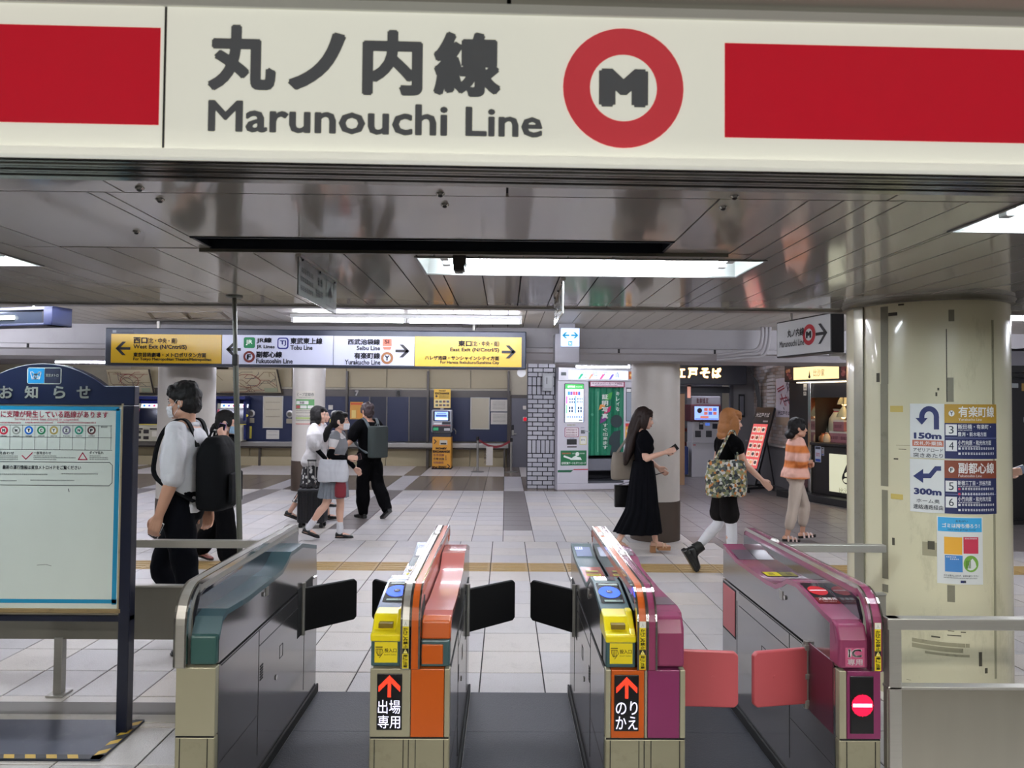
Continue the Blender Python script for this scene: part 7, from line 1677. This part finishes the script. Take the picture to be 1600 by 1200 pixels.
mb = MB().ell(B.h(-.0, .083, -.026), (.007, .006, .010)); mb.build('earphone', M_whiteplastic, p1, smooth=60)
mb = MB(); q = B.chest+Vector((.128, .0, .055)); mb.add([q+Vector((0, -.03, .03)), q+Vector((0, .03, .03)), q+Vector((.012, .022, -.03)), q+Vector((.012, -.022, -.03)), q+Vector((.02, 0, 0))], [(0,4,1),(1,4,2),(2,4,3),(3,4,0),(0,1,2,3)]); mb.build('bow_tie', c_blk, p1)
# backpack
def backpack(o, B, m, label, w=.30, h=.46, dpt=.17, zc=.22, xo=-.125, tilt=0., strap=.012, rot=0, box=False):
    k = B.k; c = B.pel+B.up*zc*k+Vector((xo*k-dpt/2, 0, 0)); t = thing('backpack', label, 'backpack', W(o, c), rotz=o.rotation_euler.z)
    mb = MB(); R = []; n = 24; prof = ((-.5, .78), (-.47, .93), (-.3, 1), (0, 1), (.25, .95), (.40, .82), (.48, .6), (.5, .45)) if not box else ((-.5, .9), (-.48, .98), (-.2, 1), (.2, 1), (.44, .98), (.48, .93), (.5, .85))
    for z, s in prof:
        R.append([Vector(((dpt/2)*s*math.copysign(abs(math.cos(a))**.55, math.cos(a))*(1-.25*(z > .2)*(z-.2)*2*(not box)), (w/2)*s*math.copysign(abs(math.sin(a))**.5, math.sin(a)), z*h)) for a in [2*PI*i/n for i in range(n)]])
    mb.ring_loft(R); solid(mb, .008, m, 'pack', t, 3, .006 if not box else .003, 8, 5)
    s = MB(); s.ring_loft([[Vector((-dpt/2-.01+.004*q, y*w*.36, zz)) for q, y, zz in ((0, -1, -h*.42), (0, 1, -h*.42), (0, 1, h*.02), (0, -1, h*.02))], [Vector((-dpt/2-.03, y*w*.33, zz)) for y, zz in ((-1, -h*.40), (1, -h*.40), (1, 0), (-1, 0))]][::-1])
    if not box: s.build('front_pocket', m, t, bevel=.012, smooth=40)
    for sd in (1, -1):
        sh_ = B.arms[0 if sd > 0 else 1]['sh']; q = lambda v: v-c; y = sd*.105*k
        pts = [q(c+Vector((dpt/2-.01, y*.8, h*.36))), q(Vector((B.shc.x-.06*k, y, B.shc.z+.055*k))), q(Vector((B.shc.x+.01*k, y*1.05, B.shc.z+.075*k))), q(Vector((B.shc.x+.095*k, y*1.1, B.shc.z-.0*k))), q(Vector((B.chest.x+.135*k, y*1.22, B.chest.z-.02*k))), q(Vector((B.chest.x+.10*k, sd*.165*k, B.chest.z-.16*k))), q(c+Vector((dpt/2-.02, y*1.35, -h*.36)))]
        P_, _ = spline(pts, [1]*len(pts), 5); rr = []
        for i, p in enumerate(P_):
            dd = (P_[min(i+1, len(P_)-1)]-P_[max(i-1, 0)]).normalized(); nn = dd.cross(Vector((0, 1, 0))).normalized(); yy = Vector((0, 1, 0)); a = strap*1.9
            rr.append([p+yy*a+nn*.006, p-yy*a+nn*.006, p-yy*a-nn*.006, p+yy*a-nn*.006])
        s2 = MB().ring_loft(rr); s2.build('strap', m if not box else mat('grey_strap', (84,92,96), .7), t, smooth=50)
    MB().tube([Vector((dpt*.2, -.035, h*.48)), Vector((dpt*.15, -.03, h*.56)), Vector((dpt*.15, .03, h*.56)), Vector((dpt*.2, .035, h*.48))], .008, 8).build('handle', m, t, smooth=60)
    return t
backpack(p1, B, mat('black_backpack_cloth', (8,9,12), .8, var=.15, spec=.15), 'black backpack on the back of the man in the white shirt', .32, .50, .22, .19, -.105)
phone(p1, B.arms[0], 'small white phone in the hand of the man in the white shirt', M_whiteplastic)

# --- the woman on the phone behind him, walking right
B = Body(1.57, lean=1, arms=((-14, 8, 25, 0, 30), (45, 10, 156, 0, 60)), legs=((-15, 14, -14), (12, 6, 4)), head=(14, 8))
p2 = make_body(B, sk2, place(B, 349, 7.55), -.12, 'woman in black with a blue mask talking on a phone')
features(B, p2, sk2, hb, mouth=False); hair(B, hb, p2, cap_hair([('e', (.03, 0, .085), (.055, .074, .035)), bun((-.118, 0, -.05), .034), ('e', (-.14, 0, -.09), (.02, .024, .045)), ('e', (.04, .066, .02), (.03, .016, .055)), ('e', (.04, -.066, .02), (.03, .016, .055))]), .006, .006)
mask(B, c_mskb, p2); shirt(B, c_blk, p2, .018, -.10, .50, 1.9, .015, .012); trousers(B, c_blk, p2, .022, .95, .035, knee=.02)
for i in (0, 1): shoe(B, i, mat('pink_sandal', (150,96,90), .5), p2, 'sandal', s_blk)
phone(p2, B.arms[1], 'violet phone held to the ear of the woman in black', mat('violet_phone_case', (150,110,170), .3), tilt=(.25, .05, 1))

# --- the woman in the white blouse with a suitcase, walking right
B = Body(1.62, lean=2, arms=((16, 10, 30, 0, 50), (8, 16, 34, 10, 70)), legs=((16, 8, 6), (-16, 18, -18)), head=(6, 0))
p3 = make_body(B, sk2, place(B, 493, 10.3), 0, 'woman in a loose white blouse and patterned skirt beside a black suitcase')
features(B, p3, sk2, hb); hair(B, hb, p3, cap_hair([('e', (-.05, 0, -.05), (.075, .095, .085)), ('e', (-.055, 0, -.115), (.07, .10, .06)), ('e', (.045, 0, .088), (.05, .074, .036)), ('e', (.0, .082, -.03), (.055, .026, .10)), ('e', (.0, -.082, -.03), (.055, .026, .10))]), .006, .008)
shirt(B, c_ivory, p3, .024, -.12, .50, .95, .05, .045, loose=.012, wr=.012, bat=.03, seed=6); skirt(B, mat('black_and_white_leaf_cloth', (20,20,22), .8), p3, .93, .28, (.125, .175), (.22, .25), 18, .012)
mm = MATS['black_and_white_leaf_cloth']; nt = mm.node_tree; v = nt.nodes.new('ShaderNodeTexVoronoi'); v.inputs['Scale'].default_value = 17; tc = nt.nodes.new('ShaderNodeTexCoord'); nt.links.new(tc.outputs['Object'], v.inputs['Vector']); rp = nt.nodes.new('ShaderNodeValToRGB'); rp.color_ramp.elements[0].position = .34; rp.color_ramp.elements[1].position = .38; rp.color_ramp.elements[0].color = (.6, .6, .58, 1); rp.color_ramp.elements[1].color = (.01, .01, .012, 1)
nt.links.new(v.outputs['Distance'], rp.inputs[0]); nt.links.new(rp.outputs[0], nt.nodes['Principled BSDF'].inputs['Base Color'])
mb = MB(); k = B.k
for A in B.arms: limb(mb, [A['sh'].lerp(A['el'], .85), A['el'], A['wr']], [.044*k, .041*k, .030*k], 12)
o = solid(mb, .008, c_blk, 'arm_covers', p3, 2); o['kind'] = 'stuff'
for i in (0, 1): shoe(B, i, s_blk, p3)
c = at(488, 822, 9.8); t = thing('suitcase', 'black ribbed suitcase with a pull handle beside the woman in white', 'suitcase', (c.x, 9.8, 0))
m_su = mat('black_suitcase_shell', (17,18,24), .35, var=.1); x, y = c.x, 9.8; zt = at(489, 762, 9.8).z
MB().box((x-.185, y-.12, .06), (x+.185, y+.12, zt)).build('shell', m_su, t, bevel=.035, seg=4)
for i in range(4): MB().box((x-.13+.075*i, y-.128, .10), (x-.10+.075*i, y-.115, zt-.05)).build('rib', m_su, t, bevel=.005)
for sx in (-.14, .14):
    for sy in (-.08, .08): MB().tube([(x+sx-.02, y+sy, .03), (x+sx+.02, y+sy, .03)], .03, 14).build('wheel', M_rubber, t, smooth=40)
A = B.arms[1]; g_ = W(p3, A['grip'])
for sx in (-.05, .05): MB().tube([(x-.02+sx, y, zt-.02), (x-.02+sx, y, .90)], .007, 8).build('pull_rod', M_chrome, t, smooth=40)
MB().tube([(x-.08, y, .90), (x+.04, y, .90)], .013, 10).build('pull_grip', M_black, t, smooth=40)
for z in (.22, zt-.12): MB().box((x-.20, y-.02, z-.04), (x-.184, y+.02, z+.04)).build('side_foot', M_black, t, bevel=.004)
mb = MB(); r = random.Random(2)
for i in range(60): mb.ell((x+r.uniform(-.16, .16), y+r.uniform(-.09, .09), zt+r.uniform(.0, .035)), (.022, .022, .02), 6, 4)
o = one('fur_scarf', mb, mat('dark_fur', (28,26,28), .9), 'dark fluffy scarf lying on the black suitcase', 'scarf', kind='stuff')

# --- a second woman half hidden behind her
B = Body(1.58, lean=1, arms=((10, 6, 20, 0, 40), (-8, 6, 20, 0, 40)), legs=((10, 4, 2), (-12, 12, -12)), head=(0, 2))
p10 = make_body(B, sk2, place(B, 500.5, 11.6), 0, 'woman with a pale collar mostly hidden behind the woman in the white blouse', .009)
features(B, p10, sk2, hb); hair(B, hb, p10, cap_hair([('e', (-.05, 0, -.03), (.075, .088, .08))]), .007); shirt(B, mat('pale_grey_cloth', (176,174,176), .8), p10, .018, -.1, .50, .9); trousers(B, c_blk, p10, .02, .95, .02)
for i in (0, 1): shoe(B, i, s_blk, p10)

# --- the schoolgirl with the tote bag
B = Body(1.555, lean=4, arms=((6, 10, 34, 0, 45), (-8, 14, 96, 0, 55)), legs=((8, 8, 0), (-13, 22, -18)), head=(0, 0))
p4 = make_body(B, sk2, place(B, 524, 8.94), 0, 'girl in a grey pleated skirt and white mask carrying a white tote bag')
features(B, p4, sk2, hb, mouth=False); hair(B, hb, p4, cap_hair([('e', (.04, 0, .086), (.055, .074, .036)), ('e', (.03, .068, .03), (.04, .018, .06)), ('e', (.03, -.068, .03), (.04, .018, .06)), ('l', [(-.10, 0, -.03), (-.15, 0, -.09), (-.175, 0, -.17), (-.19, .0, -.25)], [.03, .042, .045, .02])]), .006, .007)
mask(B, c_msk, p4); k = B.k
shirt(B, c_ivory, p4, .008, .10, .485, .45, 0, .006, name='blouse'); shirt(B, mat('grey_vest_cloth', (124,126,130), .8, var=.06), p4, .018, -.06, .45, .16, .0, name='vest')
mb = MB(); mb.tube([B.neck+Vector((.066*math.cos(a), .072*math.sin(a), -.045-.035*math.cos(a))) for a in [2*PI*i/20 for i in range(21)]], .022, 8); solid(mb, .008, c_ivory, 'collar', p4, 1)
skirt(B, mat('grey_plaid_skirt_cloth', (122,128,136), .8, var=.25, scale=22), p4, B.pel.z+.06, .52, (.112, .165), (.18, .215), 22, .016)
mb = MB()
for A in B.arms: limb(mb, [A['sh'].lerp(A['el'], .72), A['el'], A['wr'].lerp(A['el'], .08)], [.046*k, .043*k, .031*k], 12)
o = solid(mb, .008, c_blk, 'arm_covers', p4, 2); o['kind'] = 'stuff'
for i, L in enumerate(B.legs):
    mb = MB(); limb(mb, [L['ank'].lerp(L['knee'], .34), L['ank'].lerp(L['knee'], .2), L['ank'].lerp(L['knee'], .02)], [.046*k, .047*k, .046*k], 14); solid(mb, .008, c_wht, 'loose_sock', p4, 1, .008, 40, i); shoe(B, i, s_blk, p4, 'loafer')
phone(p4, B.arms[1], 'dark red phone in the hand of the girl with the tote bag', mat('dark_red_phone', (70,24,34), .3), tilt=(1, 0, .25))
def tote(o, c, w, h, dpt, m, label, name='tote_bag', handle=None, sag=.0, rz=0., hr=.009, wr=.010):
    t = thing(name, label, 'bag', W(o, c), rotz=o.rotation_euler.z+rz); mb = MB(); n = 28; R = []
    for z, s, dd in ((0, .86, .9), (.03, .95, 1), (.2, 1.0, 1.05), (.5, 1.0, 1), (.8, .93, .7), (.97, .86, .42), (1, .84, .36)): R.append([Vector((w/2*s*math.copysign(abs(math.cos(a))**.6, math.cos(a)), dpt/2*dd*math.copysign(abs(math.sin(a))**.7, math.sin(a)), h*z+sag*math.cos(a)**2*(1-z)*h)) for a in [2*PI*i/n for i in range(n)]])
    mb.ring_loft(R); solid(mb, .009, m, 'bag_body', t, 2, wr, 9, 3)
    if handle:
        T = W(o, handle)-W(o, c); T = Matrix.Rotation(-(o.rotation_euler.z+rz), 3, 'Z') @ T
        for sy in (-1, 1):
            P_, _ = spline([Vector((-w*.26, sy*dpt*.18, h*.96)), Vector((T.x-w*.08, T.y+sy*.012, T.z*.86+h*.14)), T+Vector((0, sy*.012, 0)), Vector((T.x+w*.08, T.y+sy*.012, T.z*.86+h*.14)), Vector((w*.26, sy*dpt*.18, h*.96))], [1]*5, 6); MB().tube(P_, hr, 8).build('handle', m, t, smooth=60)
    return t
A = B.arms[1]; tote(p4, Vector((.03, -.225, B.pel.z-.14)), .38, .27, .13, mat('silver_white_tote', (190,192,198), .45, var=.05), 'big silvery white tote bag on the arm of the girl', handle=A['el'].lerp(A['wr'], .25)+Vector((-.02, 0, -.04)), wr=.008)
t = thing('pouch', 'small dark red drawstring pouch under the white tote bag', 'pouch', W(p4, (.12, -.21, B.pel.z-.33)), rotz=0)
mb = MB(); mb.ring_loft([[Vector((rx*math.copysign(abs(math.cos(a))**.7, math.cos(a)), .045*rx/.07*math.sin(a), z)) for a in [2*PI*i/20 for i in range(20)]] for z, rx in ((0, .05), (.02, .068), (.12, .07), (.19, .058), (.20, .05))]); mb.build('bag_body', mat('dark_red_pouch', (120,26,40), .6, var=.1), t, smooth=60)
MB().tube([(-.05, 0, .19), (-.02, .01, .30), (.02, .01, .30), (.05, 0, .19)], .006, 6).build('handle', MATS['dark_red_pouch'], t, smooth=60)

# --- the man with the green backpack, walking left, turned a little away
B = Body(1.66, lean=3, fem=False, arms=((6, 26, 40, -30, 40), (-4, 8, 30, 0, 40)), legs=((4, 6, 0), (-16, 16, -34)), head=(-12, 6), wide=.9, deep=.88)
p5 = make_body(B, sk1, place(B, 577, 10.6), PI-.75, 'man in black carrying a green box backpack, seen from behind')
features(B, p5, sk1, hbr); hair(B, mat('dark_wine_brown_hair', (44,30,32), .4, var=.3, scale=50), p5, cap_hair([('e', (.04, 0, .09), (.06, .076, .042)), ('e', (.07, 0, .06), (.03, .066, .036)), ('e', (-.07, 0, -.02), (.05, .08, .07)), ('e', (.03, .074, .02), (.045, .018, .05)), ('e', (.03, -.074, .02), (.045, .018, .05)), ('e', (-.085, 0, -.075), (.03, .05, .04))]), .006, .012, 28)
shirt(B, c_blk, p5, .020, -.10, .49, .75, .012, .016); trousers(B, c_blk, p5, .018, .97, .020, knee=.02, wr=.012)
for i in (0, 1): shoe(B, i, s_blk, p5, kind='chunk', g=.006, high=.02)
backpack(p5, B, mat('dark_green_backpack_cloth', (44,54,52), .65, var=.08), 'dark green box backpack on the man in black', .30, .46, .17, .19, -.135, box=True)

# --- the woman in the long black dress
B = Body(1.60, lean=-2, arms=((12, 8, 40, 0, 40), (0, 12, 108, 0, 42)), legs=((14, 4, 0), (-15, 14, -20)), head=(-4, 10))
p6 = make_body(B, sk2, place(B, 1005, 8.2), .0, 'woman with long dark hair in a long black dress looking at her phone')
features(B, p6, sk2, hbr)
hair(B, hbr, p6, cap_hair([('e', (.045, 0, .088), (.052, .075, .036)), ('e', (.075, 0, .055), (.024, .06, .03)), ('l', [(-.06, 0, .02), (-.085, 0, -.12), (-.09, 0, -.28), (-.105, 0, -.44), (-.115, 0, -.55)], [.075, .078, .072, .058, .03]), ('l', [(-.05, .055, .0), (-.075, .06, -.15), (-.09, .055, -.33), (-.10, .04, -.5)], [.04, .04, .04, .02]), ('l', [(-.05, -.055, .0), (-.075, -.06, -.15), (-.09, -.055, -.33), (-.10, -.04, -.5)], [.04, .04, .04, .02]), ('e', (.0, -.082, -.02), (.05, .026, .10)), ('e', (.0, .082, -.02), (.05, .026, .10)), ('l', [(.03, -.080, .04), (.028, -.086, -.05), (.02, -.08, -.16)], [.024, .020, .010])]), .0065, .006, 18)
shirt(B, c_navy, p6, .014, .02, .485, .55, 0, .04, name='bodice', seed=3)
skirt(B, mat('black_dress_cloth', (6,7,12), .9, var=.1, spec=.1), p6, B.pel.z+.12, .20, (.105, .145), (.20, .24), 16, .02, 'dress_skirt', fx=-.01)
k = B.k
m_tn = mat('tan_platform', (168,120,80), .5, var=.06); m_gd = mat('pale_gold_strap', (206,172,140), .35)
for i, L in enumerate(B.legs):
    o = shoe(B, i, skinm('fair_skin', (216,172,150)), p6, 'platform_sandal', m_tn); t_ = rotxz(Vector((1, 0, 0)), L['foot']); dn = rotxz(Vector((0, 0, -1)), L['foot']); a = L['ank']+dn*.075*k
    MB().obox(a-t_*.035*k+dn*.02*k, t_*.032*k, Vector((0, .034*k, 0)), dn*.045*k).build('heel', m_tn, o, bevel=.004); MB().obox(a+t_*.10*k+dn*.008*k, t_*.075*k, Vector((0, .043*k, 0)), dn*.018*k).build('platform', m_tn, o, bevel=.004)
    for x_, z_ in ((.0, .075), (.085, .058), (.12, .05)): MB().tube([a+t_*x_*k+Vector((0, .046*k*math.cos(q), 0))-dn*(z_*k*max(0, math.sin(q))+.004) for q in [PI*j/10 for j in range(11)]], .007, 6).build('strap', m_gd, o, smooth=60)
for o_ in [p6]: o_.location.z = .045
phone(p6, B.arms[1], 'dark phone held out by the woman in the black dress', None, tilt=(.8, 0, .6))
tote(p6, Vector((-.20, .16, B.pel.z-.11)), .30, .32, .13, mat('taupe_bag_leather', (126,116,104), .5, var=.06), 'taupe shoulder bag at the back of the woman in the black dress', 'shoulder_bag', handle=B.shc+Vector((-.05, .16, .09)), wr=.003, rz=.15)
t = thing('black_shopping_bag', 'small glossy black bag carried low behind the long black dress', 'bag', W(p6, (-.18, .30, .44)), rotz=0)
MB().box((-.10, -.04, 0), (.10, .04, .26)).build('bag_body', mat('glossy_black_bag', (14,14,16), .25), t, bevel=.006)
ga = W(p6, B.arms[0]['grip'])-t.location
MB().tube([(-.05, 0, .26), (ga.x, ga.y, max(.40, ga.z)), (.05, 0, .26)], .004, 6).build('handle', M_black, t)

# --- the woman with ginger hair and the patterned bag
B = Body(1.60, lean=5, arms=((-10, 8, 20, 0, 40), (24, 9, 22, 0, 30)), legs=((-4, 38, -58), (7, 6, 0)), head=(-6, 6))
p7 = make_body(B, sk2, place(B, 1131, 7.27), .05, 'woman with ginger hair, black shorts and white knee socks')
features(B, p7, sk2, hbl); hair(B, hbl, p7, cap_hair([('e', (.045, 0, .088), (.054, .077, .038)), ('e', (.078, 0, .05), (.024, .062, .035)), ('e', (-.045, 0, -.08), (.088, .098, .09)), ('e', (-.045, 0, -.15), (.084, .10, .06)), ('e', (.02, .082, -.06), (.05, .018, .12)), ('e', (.02, -.082, -.06), (.05, .018, .12))]), .006, .006, 18)
shirt(B, c_blk, p7, .012, .06, .475, .42, 0, .012, name='top'); trousers(B, mat('black_brown_shorts', (14,10,11), .85, var=.15, spec=.2), p7, .010, .36, .020, name='shorts'); k = B.k
for i, L in enumerate(B.legs):
    mb = MB(); limb(mb, [L['knee'].lerp(L['hip'], .12), L['knee'], L['knee'].lerp(L['ank'], .32), L['knee'].lerp(L['ank'], .7), L['ank']], [.061*k, .058*k, .060*k, .043*k, .038*k], 14); solid(mb, .008, c_wht, 'knee_sock', p7, 1)
    o = shoe(B, i, s_blk, p7, 'boot', s_blk, 'chunk', .022, .075)
    t_ = rotxz(Vector((1, 0, 0)), L['foot']); dn = rotxz(Vector((0, 0, -1)), L['foot']); a = L['ank']+dn*.075*k
    MB().obox(a+t_*.055*k+dn*.004, t_*.135*k, Vector((0, .056*k, 0)), dn*.026*k).build('platform', s_blk, o, bevel=.012, seg=3); MB().tube([a-dn*.10*k-t_*.012, a-dn*.19*k-t_*.012], [.064*k, .058*k], 16).build('shaft', s_blk, o, smooth=50)
p7.location.z = .03
m_pt = mat('patterned_bag_cloth', (150,146,110), .7); nt = m_pt.node_tree; v = nt.nodes.new('ShaderNodeTexVoronoi'); v.inputs['Scale'].default_value = 40; v.inputs['Randomness'].default_value = 1; tc = nt.nodes.new('ShaderNodeTexCoord'); nt.links.new(tc.outputs['Object'], v.inputs['Vector']); rp = nt.nodes.new('ShaderNodeValToRGB'); rp.color_ramp.interpolation = 'CONSTANT'; sp = nt.nodes.new('ShaderNodeSeparateColor'); nt.links.new(v.outputs['Color'], sp.inputs[0])
cr = rp.color_ramp; cr.elements[0].color = (*lin((70,78,78)), 1); cr.elements[1].position = .18; cr.elements[1].color = (*lin((150,140,90)), 1)
for p_, c_ in ((.34, (196,190,170)), (.48, (54,60,50)), (.6, (190,120,60)), (.68, (120,130,104)), (.82, (205,205,200)), (.92, (40,40,44))): e = cr.elements.new(p_); e.color = (*lin(c_), 1)
nt.links.new(sp.outputs[0], cr and rp.inputs[0]); nt.links.new(rp.outputs[0], nt.nodes['Principled BSDF'].inputs['Base Color'])
tote(p7, Vector((-.06, -.225, B.pel.z-.13)), .42, .36, .15, m_pt, 'large shoulder bag with a busy round pattern on the ginger haired woman', 'shoulder_bag', handle=B.shc+Vector((-.01, -.15, .085)), wr=.014)

# --- the woman in the orange striped top
B = Body(1.50, lean=1, arms=((4, 10, 78, 55, 60), (-4, 10, 92, 45, 60)), legs=((22, 26, 6), (-9, 4, -2)), head=(-4, 0))
p8 = make_body(B, sk1, place(B, 1243, 8.94), 0, 'woman in an orange and pink striped top, beige trousers and white sandals')
features(B, p8, sk1, hb); hair(B, hb, p8, cap_hair([('e', (.035, 0, .088), (.055, .076, .036)), ('e', (-.10, 0, -.085), (.066, .07, .055)), ('e', (-.07, 0, -.04), (.06, .078, .06)), ('e', (.03, .074, .02), (.045, .016, .05)), ('e', (.03, -.074, .02), (.045, .016, .05))]), .006, .008)
m_or2 = mat('orange_pink_striped_knit', (220,140,90), .85); nt = m_or2.node_tree; wv = nt.nodes.new('ShaderNodeTexWave'); wv.bands_direction = 'Z'; wv.inputs['Scale'].default_value = 1.55; wv.inputs['Distortion'].default_value = 1.2; wv.inputs['Detail'].default_value = 2; wv.inputs['Phase Offset'].default_value = 2.2; tc = nt.nodes.new('ShaderNodeTexCoord'); nt.links.new(tc.outputs['Object'], wv.inputs['Vector']); rp = nt.nodes.new('ShaderNodeValToRGB'); cr = rp.color_ramp
cr.elements[0].color = (*lin((212,122,58)), 1); cr.elements[0].position = .25; cr.elements[1].color = (*lin((226,176,158)), 1); cr.elements[1].position = .6
nt.links.new(wv.outputs['Fac'], rp.inputs[0]); nt.links.new(rp.outputs[0], nt.nodes['Principled BSDF'].inputs['Base Color'])
shirt(B, m_or2, p8, .016, -.115, .485, 1.45, .05, .014, loose=.006, wr=.010, seed=8, name='knit_top'); trousers(B, mat('beige_trouser_cloth', (190,176,162), .8, var=.05), p8, .010, .82, .012, knee=.008, wr=.008)
m_sd = mat('pale_pink_sandal', (222,200,194), .45)
for i, L in enumerate(B.legs):
    o = shoe(B, i, sk1, p8, 'sandal', s_blk, 'chunk'); k = B.k; t_ = rotxz(Vector((1, 0, 0)), L['foot']); dn = rotxz(Vector((0, 0, -1)), L['foot']); a = L['ank']+dn*.075*k
    for x_, z_ in ((.005, .088), (.07, .064), (.12, .05)): MB().tube([a+t_*x_*k+Vector((0, .044*k*math.cos(q), 0))-dn*(z_*k*max(0, math.sin(q))+.004) for q in [PI*j/10 for j in range(11)]], .011, 6).build('strap', m_sd, o, smooth=60)
    p8.location.z = .02
tote(p8, Vector((.12, .19, B.pel.z-.20)), .22, .24, .08, mat('dark_maroon_bag', (60,26,32), .5), 'dark maroon bag at the side of the woman in the orange top', 'handbag', handle=B.shc+Vector((.0, .14, .07)), wr=.003)

# --- the person hidden behind the pillar, only a hand with a phone in view
B = Body(1.66, lean=2, arms=((10, 6, 20, 0, 40), (24, 8, 74, -10, 45)), legs=((12, 6, 2), (-14, 14, -16)), head=(0, 8))
p9 = make_body(B, sk2, place(B, 1478, 6.3), 0, 'person behind the round pillar, only the forearm and hand showing')
features(B, p9, sk2, hb); hair(B, hb, p9, cap_hair([('e', (-.05, 0, -.03), (.075, .088, .08))])); shirt(B, mat('grey_blue_cloth', (90,96,110), .8), p9, .018, -.1, .49, .6); trousers(B, c_navy, p9, .02, .95, .02)
for i in (0, 1): shoe(B, i, s_blk, p9)
phone(p9, B.arms[1], 'phone with a pale screen in the hand beyond the pillar', M_whiteplastic, tilt=(1, 0, .35), lit=True)

# ------------------------------------------------------------------ notice taped round the second column
c = at(481.5, 700, 13.9); r0 = .305
t = thing('column_notice', 'white and green station notice taped to the second white column', 'notice', (c.x, 13.9-r0, at(481, 665, 13.6).z))
z0, z1 = at(481, 664, 13.6).z, at(481, 610.5, 13.6).z; a0, a1 = -PI/2-.62, -PI/2+.62
f = Face((0, 0, 0), lift=.003); f.bend = lambda x, y, h: Vector((c.x+(r0+.004+h)*math.cos(a0+(a1-a0)*x), 13.9+(r0+.004+h)*math.sin(a0+(a1-a0)*x), z0+(z1-z0)*y))
f.rect(0, 0, 1, 1, m_pw, 0); gd2 = ink((90,60,70)); f.text('ピープ定期券', .1, .84, .95, .94, ink((60,60,64)), 0, 2); f.scribble(.2, .79, .8, .81, ink((90,90,90)), 2); f.rect(.02, .46, .98, .75, ink((90,150,90)), 1); f.rect(.06, .60, .70, .70, ink((220,220,214)), 2)
f.text('池袋', .25, .615, .5, .685, ink((60,60,64)), .02, 3); f.rect(.06, .48, .28, .57, ink((180,90,90)), 2); f.rect(.3, .48, .62, .57, ink((220,220,214)), 2); f.rect(.66, .48, .94, .57, ink((220,220,214)), 2)
for i, y in enumerate((.40, .34, .24, .12)): f.scribble(.05, y, .95, y+.035, ink((110,110,100)), 2, seed=i)
f.rect(.02, .17, .98, .22, ink((170,190,120)), 1); f.rect(.02, .02, .98, .04, ink((190,80,80)), 1); f.build('sheet', t)
